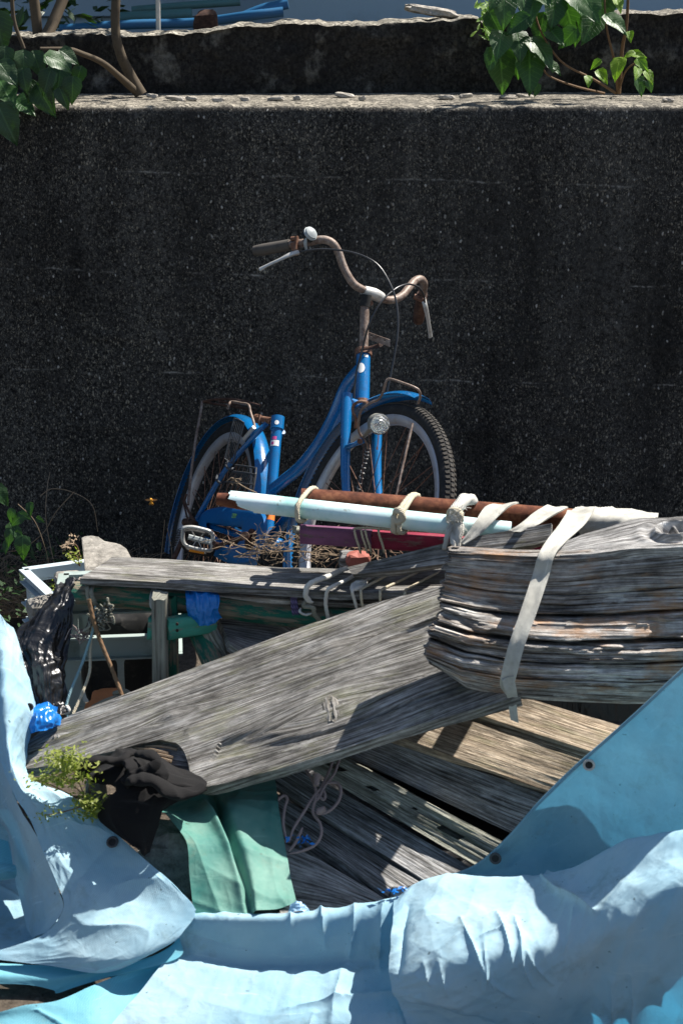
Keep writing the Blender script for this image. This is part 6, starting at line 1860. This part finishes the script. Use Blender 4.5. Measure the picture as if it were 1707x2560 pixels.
# ================================================================== TARPAULINS
def wrk(seed, big=.012, fine=.004, ang=0.0, s=5.0):
    ca, sa_ = math.cos(ang), math.sin(ang)
    def f(U, V):
        a = U * ca + V * sa_; b = -U * sa_ + V * ca
        return crumple(U, V, seed, 4.5) * big * .9 + crumple(U, V, seed + 3, 12) * big * .30 + (ridge(a * s, b * s * .35, seed, 2) - .55) * big * .6 + (ridge(a * s * 3.1, b * s * 1.3, seed + 9, 3) - .5) * fine + fbm(U * 4, V * 4, seed + 4, 3) * big
    return f


def creases(base, lines):
    """lines: (u0,v0,u1,v1,amp,width) in fractions of the sheet: sharp folds"""
    def f(U, V):
        d = base(U, V); u = U / U.max(); v = V / V.max()
        u, v = u + fbm(U * 7, V * 7, 61, 3) * .035, v + fbm(U * 7, V * 7, 62, 3) * .05
        for (u0, v0, u1, v1, amp, w) in lines:
            dx, dy = u1 - u0, v1 - v0; L2 = dx * dx + dy * dy
            t_ = np.clip(((u - u0) * dx + (v - v0) * dy) / L2, 0, 1)
            dist = np.hypot(u - u0 - t_ * dx, v - v0 - t_ * dy)
            d = d + amp * np.exp(-(dist / w)) * (.4 + .6 * np.sin(math.pi * np.clip(t_, .05, .95)))
        return d
    return f


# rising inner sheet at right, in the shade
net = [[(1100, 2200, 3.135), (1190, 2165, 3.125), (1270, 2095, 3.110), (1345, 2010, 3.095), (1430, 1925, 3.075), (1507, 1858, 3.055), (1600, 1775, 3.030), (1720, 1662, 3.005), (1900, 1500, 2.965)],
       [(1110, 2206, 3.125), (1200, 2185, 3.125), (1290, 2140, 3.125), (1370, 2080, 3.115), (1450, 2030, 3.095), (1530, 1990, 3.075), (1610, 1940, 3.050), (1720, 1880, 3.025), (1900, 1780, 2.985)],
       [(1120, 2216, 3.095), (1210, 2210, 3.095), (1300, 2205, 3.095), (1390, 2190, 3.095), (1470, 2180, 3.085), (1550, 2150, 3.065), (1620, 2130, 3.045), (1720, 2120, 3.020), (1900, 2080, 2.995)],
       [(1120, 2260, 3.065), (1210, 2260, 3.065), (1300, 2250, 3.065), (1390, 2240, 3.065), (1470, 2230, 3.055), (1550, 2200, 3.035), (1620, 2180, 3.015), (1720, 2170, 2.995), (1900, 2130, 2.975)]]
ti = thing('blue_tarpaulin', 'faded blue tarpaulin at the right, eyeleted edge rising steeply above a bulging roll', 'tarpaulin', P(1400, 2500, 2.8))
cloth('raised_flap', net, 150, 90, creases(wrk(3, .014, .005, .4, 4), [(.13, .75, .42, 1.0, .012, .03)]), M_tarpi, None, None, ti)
def rim_tube(pl, r_, mat, parent, name='hem'):
    mbb = MB(); tube(mbb, [P(*p) for p in pl], r_, 6, n=len(pl) * 8); return part(name, mbb, mat, parent)
rim_tube(net[0], .0035, M_tarpi, ti)
def eyelet(px_, py_, y, n_, parent, mat=M_alu, r_=.010):
    c = P(px_, py_, y); n_ = np.array(n_, float); n_ /= np.linalg.norm(n_)
    mbb = MB(); up = np.cross(n_, [0, 0, 1.0]); up /= np.linalg.norm(up); v = np.cross(up, n_)
    q = [c + (up * math.cos(a) + v * math.sin(a)) * r_ for a in np.linspace(0, 2 * math.pi, 24, endpoint=False)]
    tube(mbb, q, .0028, 8, n=48, closed=True)
    e = part('eyelet', mbb, mat, parent)
    mbb = MB(); tube(mbb, [c + n_ * .001, c - n_ * .001], r_ * .75, 20, smooth=False); part('eyelet_hole', mbb, M_black, parent)
eyelet(1238, 2147, 3.10, (-.2, -1, .2), ti, M_wire)
eyelet(1472, 1913, 3.055, (-.2, -1, .1), ti, M_alu)
# roll: crest, lit top, front face, turned under edge
rows = [
 [(1000, 2275, 3.02), (1100, 2235, 3.03), (1200, 2225, 3.03), (1330, 2222, 3.0), (1440, 2200, 2.97), (1570, 2140, 2.93), (1720, 2115, 2.90), (1900, 2090, 2.88)],
 [(985, 2250, 2.975), (1085, 2198, 2.99), (1190, 2196, 2.985), (1330, 2200, 2.965), (1425, 2166, 2.945), (1567, 2100, 2.905), (1720, 2082, 2.875), (1900, 2070, 2.86)],
 [(985, 2300, 2.90), (1085, 2262, 2.91), (1190, 2255, 2.905), (1330, 2265, 2.885), (1440, 2225, 2.87), (1570, 2165, 2.84), (1720, 2140, 2.81), (1900, 2130, 2.80)],
 [(978, 2365, 2.84), (1080, 2335, 2.83), (1200, 2325, 2.82), (1330, 2325, 2.805), (1450, 2290, 2.79), (1580, 2225, 2.775), (1720, 2200, 2.75), (1900, 2190, 2.74)],
 [(975, 2430, 2.80), (1080, 2415, 2.77), (1200, 2400, 2.76), (1330, 2390, 2.755), (1450, 2370, 2.75), (1580, 2320, 2.74), (1720, 2290, 2.73), (1900, 2280, 2.72)],
 [(985, 2490, 2.785), (1085, 2495, 2.76), (1200, 2490, 2.765), (1330, 2480, 2.77), (1450, 2470, 2.77), (1580, 2450, 2.765), (1720, 2440, 2.75), (1900, 2430, 2.74)],
 [(1005, 2530, 2.79), (1100, 2560, 2.79), (1210, 2590, 2.80), (1340, 2600, 2.82), (1460, 2600, 2.82), (1590, 2600, 2.81), (1720, 2600, 2.80), (1900, 2600, 2.79)],
 [(1030, 2580, 2.76), (1120, 2640, 2.76), (1220, 2680, 2.76), (1340, 2720, 2.76), (1460, 2720, 2.75), (1590, 2720, 2.74), (1720, 2720, 2.73), (1900, 2720, 2.72)]]
CR = [(.20, .30, .29, .60, .012, .008), (.30, .28, .345, .50, .014, .010), (.345, .30, .39, .62, .013, .007), (.26, .40, .262, .60, .008, .007), (.14, .44, .16, .60, .007, .007), (.10, .44, .12, .56, .006, .007), (.42, .12, .56, .36, .022, .009), (.45, .10, .40, .02, .014, .008), (.06, .2, .02, .5, -.012, .012), (.60, .62, .57, .95, .018, .016), (.66, .60, .64, .98, .024, .018), (.50, .9, .62, .7, .014, .02), (.22, .34, .14, .40, .008, .008), (.5, .3, .47, .5, .008, .009), (.33, .35, .24, .38, .009, .006), (.38, .45, .44, .60, .009, .006), (.28, .55, .34, .66, .008, .006), (.05, .75, .3, .80, -.010, .014), (.2, .92, .4, .84, .012, .012)]
cloth('rolled_front', rows, 300, 190, creases(wrk(11, .024, .008, .9, 6), CR), M_tarp, None, None, ti)
# middle strip: rim, shaded face and flat apron
tm = thing('blue_tarpaulin', 'pale blue tarpaulin at the bottom middle, folded upright along the heap then lying flat', 'tarpaulin', P(700, 2500, 2.85))
rows = [
 [(440, 2290, 3.0), (480, 2285, 3.01), (600, 2292, 3.01), (730, 2294, 3.01), (850, 2292, 3.01), (1000, 2262, 3.02), (1090, 2225, 3.03)],
 [(444, 2284, 2.975), (484, 2277, 2.975), (600, 2281, 2.975), (730, 2281, 2.975), (850, 2276, 2.975), (1000, 2240, 2.98), (1085, 2200, 2.99)],
 [(440, 2305, 2.955), (484, 2300, 2.952), (600, 2302, 2.950), (730, 2302, 2.95), (850, 2298, 2.948), (985, 2290, 2.945), (1060, 2250, 2.95)],
 [(436, 2345, 2.95), (484, 2350, 2.948), (600, 2362, 2.948), (730, 2365, 2.948), (850, 2360, 2.945), (975, 2350, 2.935), (1040, 2340, 2.93)],
 [(432, 2384, 2.945), (490, 2392, 2.942), (610, 2415, 2.942), (730, 2416, 2.94), (850, 2405, 2.938), (970, 2400, 2.925), (1040, 2390, 2.92)],
 [(412, 2402, 2.92), (480, 2420, 2.91), (610, 2440, 2.90), (730, 2445, 2.90), (850, 2440, 2.895), (965, 2440, 2.89), (1040, 2440, 2.88)],
 [(350, 2480, 2.85), (450, 2500, 2.84), (600, 2510, 2.83), (730, 2510, 2.83), (850, 2495, 2.845), (968, 2490, 2.85), (1040, 2500, 2.84)],
 [(292, 2545, 2.80), (420, 2560, 2.79), (580, 2575, 2.78), (730, 2570, 2.78), (850, 2560, 2.785), (975, 2560, 2.78), (1040, 2570, 2.78)],
 [(240, 2620, 2.75), (400, 2640, 2.74), (580, 2650, 2.73), (730, 2650, 2.73), (850, 2650, 2.73), (975, 2650, 2.72), (1040, 2650, 2.72)]]
cloth('folded_strip', rows, 220, 170, creases(wrk(21, .016, .005, .2, 6), [(.62, .10, .64, .34, .014, .012), (.75, .12, .73, .45, .014, .014), (.84, .15, .86, .5, .016, .016), (.50, .12, .51, .28, .010, .010), (.70, .5, .66, .85, .012, .02), (.5, .75, .95, .70, .016, .03), (.60, .8, .55, .95, .014, .02), (.05, .3, .4, .36, -.004, .03)]), M_tarp, None, None, tm)
# left sheet
tl = thing('blue_tarpaulin', 'sunlit whitish blue tarpaulin at the lower left with a dark eyelet near its edge', 'tarpaulin', P(150, 2350, 2.95))
rows = [
 [(-60, 1520, 3.60), (0, 1545, 3.56), (25, 1568, 3.52), (45, 1605, 3.50)],
 [(-40, 1640, 3.48), (5, 1635, 3.42), (42, 1660, 3.42), (74, 1700, 3.46)],
 [(-30, 1760, 3.38), (8, 1735, 3.31), (46, 1755, 3.33), (84, 1790, 3.40)],
 [(-10, 1860, 3.29), (12, 1840, 3.24), (38, 1860, 3.25), (66, 1890, 3.33)],
 [(34, 1975, 3.15), (42, 1955, 3.135), (52, 1950, 3.15), (68, 1955, 3.19)],
 [(66, 2040, 3.09), (90, 2015, 3.085), (130, 2000, 3.115), (175, 1992, 3.14)],
 [(96, 2105, 3.045), (130, 2090, 3.05), (190, 2075, 3.085), (262, 2062, 3.10)],
 [(138, 2200, 2.99), (190, 2180, 3.0), (270, 2165, 3.04), (358, 2148, 3.05)],
 [(158, 2270, 2.955), (220, 2255, 2.96), (330, 2240, 2.99), (432, 2212, 3.0)],
 [(120, 2330, 2.945), (200, 2335, 2.925), (350, 2310, 2.94), (488, 2276, 2.97)],
 [(60, 2362, 2.935), (180, 2385, 2.90), (330, 2385, 2.895), (458, 2328, 2.94)],
 [(-60, 2395, 2.92), (120, 2415, 2.895), (270, 2432, 2.88), (405, 2365, 2.92)]]
cloth('folded_sheet', rows, 170, 260, creases(wrk(31, .018, .006, .5, 6), [(.3, .55, .7, .62, .010, .015), (.1, .78, .8, .70, -.010, .02), (.55, .80, .95, .80, .012, .015), (.5, .6, .9, .66, .008, .012), (.2, .85, .7, .92, .010, .015)]), M_tarp, None, None, tl)
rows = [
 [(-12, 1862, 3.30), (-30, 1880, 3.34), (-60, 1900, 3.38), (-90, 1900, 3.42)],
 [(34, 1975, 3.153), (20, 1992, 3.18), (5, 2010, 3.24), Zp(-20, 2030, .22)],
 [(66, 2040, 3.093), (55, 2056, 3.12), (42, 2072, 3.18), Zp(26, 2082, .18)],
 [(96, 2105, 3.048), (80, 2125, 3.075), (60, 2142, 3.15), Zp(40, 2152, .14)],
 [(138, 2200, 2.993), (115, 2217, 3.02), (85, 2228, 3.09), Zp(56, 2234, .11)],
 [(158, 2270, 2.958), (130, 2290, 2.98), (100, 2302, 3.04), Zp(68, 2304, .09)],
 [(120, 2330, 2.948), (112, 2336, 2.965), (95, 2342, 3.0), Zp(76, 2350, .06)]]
cloth('shaded_fold', rows, 60, 120, wrk(35, .012, .004, .5, 6), m_cloth('blue tarpaulin shaded fold', (.30, .50, .62), (.45, .63, .71), 900, .04, .8, .5, 3.0, (.05, .34, .58), (.27, .35, .33), .8, 2.2), None, None, tl)  # darker, less translucent tarpaulin copy keeps the fold looking shaded
rows = [[(-130, 1830, 3.50), (-50, 1830, 3.48), (20, 1870, 3.42)], [(-130, 1960, 3.40), (-30, 1965, 3.38), (40, 1990, 3.33)],
 [Zp(-130, 2070, .14), Zp(-20, 2075, .14), Zp(80, 2090, .13)], [Zp(-130, 2160, .09), Zp(-10, 2165, .09), Zp(110, 2170, .09)], [Zp(-130, 2250, .085), Zp(10, 2255, .08), Zp(140, 2260, .08)],
 [Zp(-130, 2340, .085), Zp(20, 2345, .08), Zp(150, 2350, .08)], [Zp(-130, 2395, .085), Zp(40, 2395, .08), Zp(170, 2400, .08)]]
cloth('flat_panel', rows, 90, 160, creases(wrk(37, .010, .004, .2, 6), [(.2, .5, .9, .75, .008, .012)]), M_tarp, None, None, tl)
rim_tube([(52, 1950, 3.15), (68, 1955, 3.19), (110, 1975, 3.17), (175, 1993, 3.14), (262, 2063, 3.10), (358, 2149, 3.05), (432, 2213, 3.0), (488, 2277, 2.97)], .0022, M_tarpi, tl)
eyelet(281, 2106, 3.065, (-.1, -.7, .8), tl, M_wire)
eyelet(74, 1768, 3.36, (.1, -1, .4), tl, M_black, .006)
# turquoise sheet below
tc_ = thing('turquoise_tarpaulin', 'bright turquoise tarpaulin lying flat on the ground under the paler one at the bottom left', 'tarpaulin', P(200, 2500, 2.85))
net = [[(-130, 2405, 2.93), (100, 2415, 2.92), (260, 2425, 2.91), (400, 2385, 2.94), (450, 2345, 2.96)], [(-130, 2435, 2.89), (60, 2440, 2.89), (150, 2448, 2.885), (250, 2440, 2.90), (440, 2400, 2.92)], [(-130, 2462, 2.88), (50, 2462, 2.88), (130, 2476, 2.875), (146, 2484, 2.875), (230, 2455, 2.89)]]
cloth('rolled_edge', net, 90, 30, wrk(41, .004, .002), M_cyan, None, None, tc_)
net = [[(0, 2532, 2.80), (60, 2515, 2.815), (146, 2502, 2.83), (230, 2466, 2.865), (330, 2425, 2.915), (430, 2385, 2.95), (450, 2400, 2.945)], [(-60, 2570, 2.78), (60, 2560, 2.79), (150, 2540, 2.80), (240, 2510, 2.83), (330, 2480, 2.885), (390, 2450, 2.91), (410, 2460, 2.905)], [(-130, 2680, 2.70), (60, 2670, 2.70), (150, 2660, 2.71), (240, 2650, 2.72), (340, 2640, 2.73), (430, 2640, 2.73), (500, 2640, 2.73)]]
cloth('flat_sheet', net, 120, 60, creases(wrk(42, .004, .002), [(.3, .1, .6, .9, .008, .015)]), M_cyan, None, None, tc_)
tu = thing('turquoise_tarpaulin', 'small rolled turquoise tarpaulin end at the left edge beside the white fold', 'tarpaulin', P(0, 2190, 3.0))
mb = MB(); tube(mb, [P(-130, 2180, 3.10), P(-20, 2182, 3.10), P(36, 2180, 3.12)], [.020, .019, .014], 14); part('roll', mb, M_cyan, tu)
cloth('flap', [[(-130, 2090, 3.19), (-20, 2095, 3.19), (20, 2105, 3.20)], [(-130, 2140, 3.14), (-20, 2145, 3.13), (30, 2155, 3.14)], [(-130, 2180, 3.09), (-20, 2180, 3.09), (34, 2182, 3.10)]], 30, 20, wrk(51, .004, .002), M_cyan, None, None, tu)

# ================================================================== SMALL PLANTS AND STRAW
def twig_cluster(mb, r, c, spread, n, L, rad, yy, drift=(1, 0), depth=.05):
    for k in range(n):
        a, b = c[0] + r.gauss(0, spread[0]), c[1] + r.gauss(0, spread[1]); y = yy + r.uniform(-depth, depth)
        ang = r.uniform(0, 2 * math.pi); q = [P(a, b, y)]
        for s in range(4):
            ang += r.gauss(0, .7); a += math.cos(ang) * L / 4; b += math.sin(ang) * L / 6; y += r.gauss(0, .008)
            q.append(P(a, b, y))
        tube(mb, q, [rad, rad * .4], 4, n=9, cap=False)
r = random.Random(100); mb = MB()
twig_cluster(mb, r, (720, 1352), (45, 12), 48, 60, .0012, 3.83)
twig_cluster(mb, r, (640, 1372), (45, 14), 28, 70, .0011, 3.83)
twig_cluster(mb, r, (790, 1385), (50, 16), 46, 55, .0012, 3.83)
twig_cluster(mb, r, (900, 1370), (50, 12), 36, 50, .0012, 3.85)
tube(mb, [P(584, 1392, 3.83), P(660, 1382, 3.82), P(745, 1378, 3.82), P(850, 1390, 3.82)], .0022, 5, n=30)
tube(mb, [P(560, 1350, 3.84), P(600, 1366, 3.83), P(660, 1378, 3.83)], .0018, 5, n=20)
part('straw_heap', mb, M_straw, None, True, 'tangled dry straw and twigs between the bicycle and the top plank', 'dry twigs', None, 'stuff')
mb = MB(); tube(mb, [P(567, 1202, 3.9), P(580, 1194, 3.9), P(593, 1205, 3.9), P(612, 1218, 3.88), P(642, 1232, 3.86)], .0015, 5, n=30)
for k in range(24):
    c = P(584 + rnd.uniform(-8, 14), 1203 + rnd.uniform(-8, 8), 3.9); tube(mb, [c, c + np.array([rnd.gauss(0, .006), 0, rnd.gauss(0, .006)])], .0007, 3, smooth=False, cap=False)
part('dry_stalk', mb, M_straw, None, True, 'single dry curled grass stalk above the left end of the aqua pipe', 'dry stalk')

def weed(name, label, base, stems, nleaf, area, yy, leafm, size, seed, stem_mat=None, cat='weed', kind=None, face=.9):
    t = thing(name, label, cat, P(*base)); r = random.Random(seed)
    for st_ in stems:
        mbb = MB(); tube(mbb, [P(*p) for p in st_], [.0016, .0008], 5, n=20); part('stem', mbb, stem_mat or M_stem, t)
    mbb = MB()
    for k in range(nleaf):
        c = area[k % len(area)]
        leafquad(mbb, P(c[0] + r.gauss(0, c[2]), c[1] + r.gauss(0, c[3]), yy + r.uniform(-.035, .03)), size * r.uniform(.6, 1.3), r)
    part('foliage', mbb, leafm, t, False, kind='stuff')
    return t
weed('yellow_weed', 'yellow green bushy weed growing between tarpaulin, broad board and black cloth', (220, 2040, 3.14), [[(240, 2040, 3.16), (200, 1980, 3.14), (130, 1930, 3.12)], [(230, 2040, 3.16), (190, 1940, 3.14), (160, 1890, 3.14)], [(240, 2030, 3.16), (225, 1980, 3.12), (225, 1940, 3.12)], [(200, 2000, 3.14), (120, 1960, 3.10), (80, 1950, 3.1)]], 1300, [(150, 1910, 24, 18), (190, 1930, 26, 22), (220, 2010, 18, 16), (228, 2025, 14, 12), (130, 1950, 34, 10), (170, 1900, 30, 16)], 3.10, M_weed, .0062, 201)
weed('trailing_weed', 'sparse dry yellowish sprigs lying on the left tarpaulin', (120, 2100, 3.06), [[(230, 2010, 3.09), (160, 2030, 3.08), (110, 2040, 3.07)], [(160, 2130, 3.04), (175, 2160, 3.03)]], 120, [(110, 2035, 14, 9), (165, 2170, 8, 5), (150, 2030, 30, 10)], 3.06, M_weed, .0045, 202)
weed('yellow_sprig', 'small yellow flowering sprig beside the upright concrete slab', (195, 1410, 4.06), [[(200, 1415, 4.06), (192, 1390, 4.05), (170, 1380, 4.05)], [(200, 1415, 4.06), (185, 1402, 4.05)]], 90, [(188, 1392, 10, 9), (175, 1385, 10, 5), (192, 1402, 6, 6)], 4.05, M_weed, .0055, 203)
weed('dried_flowers', 'brown dried flower heads standing left of the upright concrete slab', (190, 1370, 4.08), [[(200, 1390, 4.08), (190, 1362, 4.08), (165, 1360, 4.07)]], 70, [(170, 1358, 8, 6), (184, 1350, 7, 8), (163, 1366, 5, 4)], 4.07, M_straw, .0055, 204)
weed('crate_weed', 'small yellowish weed inside the corner of the rear crate', (145, 1470, 4.08), [[(145, 1475, 4.08), (148, 1455, 4.07)]], 50, [(145, 1460, 8, 9)], 4.07, M_weed, .005, 205)
# wild vines at the left by the wall
t = thing('wall_vine', 'dim leafy vine climbing at the foot of the black wall at the left', 'vine', P(60, 1440, 5.1))
mb = MB()
for pl in ([(135, 1410, 5.1), (115, 1300, 5.15), (118, 1220, 5.2), (125, 1180, 5.25)], [(45, 1260, 5.0), (85, 1300, 5.0), (110, 1360, 5.0), (125, 1420, 5.0)], [(100, 1240, 5.1), (130, 1222, 5.1), (180, 1230, 5.1), (230, 1262, 5.1), (245, 1330, 5.1)], [(185, 1230, 5.1), (140, 1280, 5.1), (110, 1330, 5.1), (60, 1370, 5.05), (20, 1380, 5.0)], [(400, 1420, 5.2), (405, 1370, 5.2), (412, 1300, 5.2)], [(420, 1420, 5.2), (430, 1385, 5.2), (418, 1320, 5.2)]):
    mb = MB(); tube(mb, [P(*p) for p in pl], [.0016, .0012], 5, n=30); part('stem', mb, M_straw, t)

for k, (a, b, L, ang) in enumerate(((5, 1240, 50, -60), (75, 1275, 32, -80), (40, 1300, 34, -140), (22, 1345, 40, -100), (45, 1335, 36, -60), (55, 1370, 48, -90), (100, 1300, 20, -30), (98, 1368, 18, -80), (25, 1290, 30, -100), (35, 1330, 40, -70), (15, 1370, 30, -90), (60, 1290, 26, -30))):
    add_leaf(t, LEAVES[k % 3], P(a, b, 4.95 + rnd.uniform(-.05, .05)), px2m(L * 1.2, 4.95), ang, .5, rnd.uniform(-.5, .3))
r = random.Random(55); mb = MB()
for k in range(500):
    a, b = r.uniform(-60, 330), 1400 + r.uniform(-50, 80); y = 4.9 + r.uniform(-.4, .4)
    z0 = G(a, b, .02)
    if not (4.2 < z0[1] < 5.4): z0 = np.array([z0[0], 5.0, .02])
    q = [z0, z0 + [r.gauss(0, .04), r.gauss(0, .03), r.uniform(.02, .08)], z0 + [r.gauss(0, .08), r.gauss(0, .05), r.uniform(.02, .12)]]
    tube(mb, q, [.0016, .0006], 3, n=6, cap=False)
part('dry_undergrowth', mb, M_straw, None, True, 'dim dry grass and twigs along the foot of the wall at the left', 'dry grass', None, 'stuff')
r = random.Random(56); mb = MB()
for k in range(700):
    c = np.array([r.uniform(-1.3, -.75), r.uniform(4.6, 5.3), r.uniform(.02, .22)]); leafquad(mb, c, r.uniform(.008, .02), r)
part('low_plants', mb, M_leafd, None, False, 'dark low leafy growth at the foot of the wall at the far left', 'ground cover', None, 'stuff')

# hornet in flight
t = thing('hornet', 'orange hornet flying in front of the black wall, left of the bicycle', 'insect', P(378, 1252, 4.9))
hc = P(378, 1252, 4.9)
mb = MB(); tube(mb, [hc + [0, -.004, .008], hc + [0, 0, .002], hc + [0, .002, -.002], hc + [0, .005, -.010], hc + [0, .007, -.016]], [.003, .0048, .002, .0042, .0008], 10, n=24); part('body', mb, M_wasp, t)
for s in (-1, 1):
    mb = MB(); A = np.array([[hc + np.array([s * (.002 + .018 * u), .001, .002 + (.0035 * (1 - 2 * v)) * math.sin(math.pi * (.15 + .85 * u)) + .001 * u]) for u in np.linspace(0, 1, 8)] for v in np.linspace(0, 1, 4)])
    sheet(mb, A, None, 0); part('wing', mb, M_waspw, t)
for s in (-1, 1):
    for k in range(3):
        mb = MB(); tube(mb, [hc + [s * .002, 0, -.002], hc + [s * (.005 + .001 * k), 0, -.006 - .002 * k], hc + [s * .004, .002, -.012 - .002 * k]], .0004, 4, n=8); part('leg', mb, M_wasp, t)
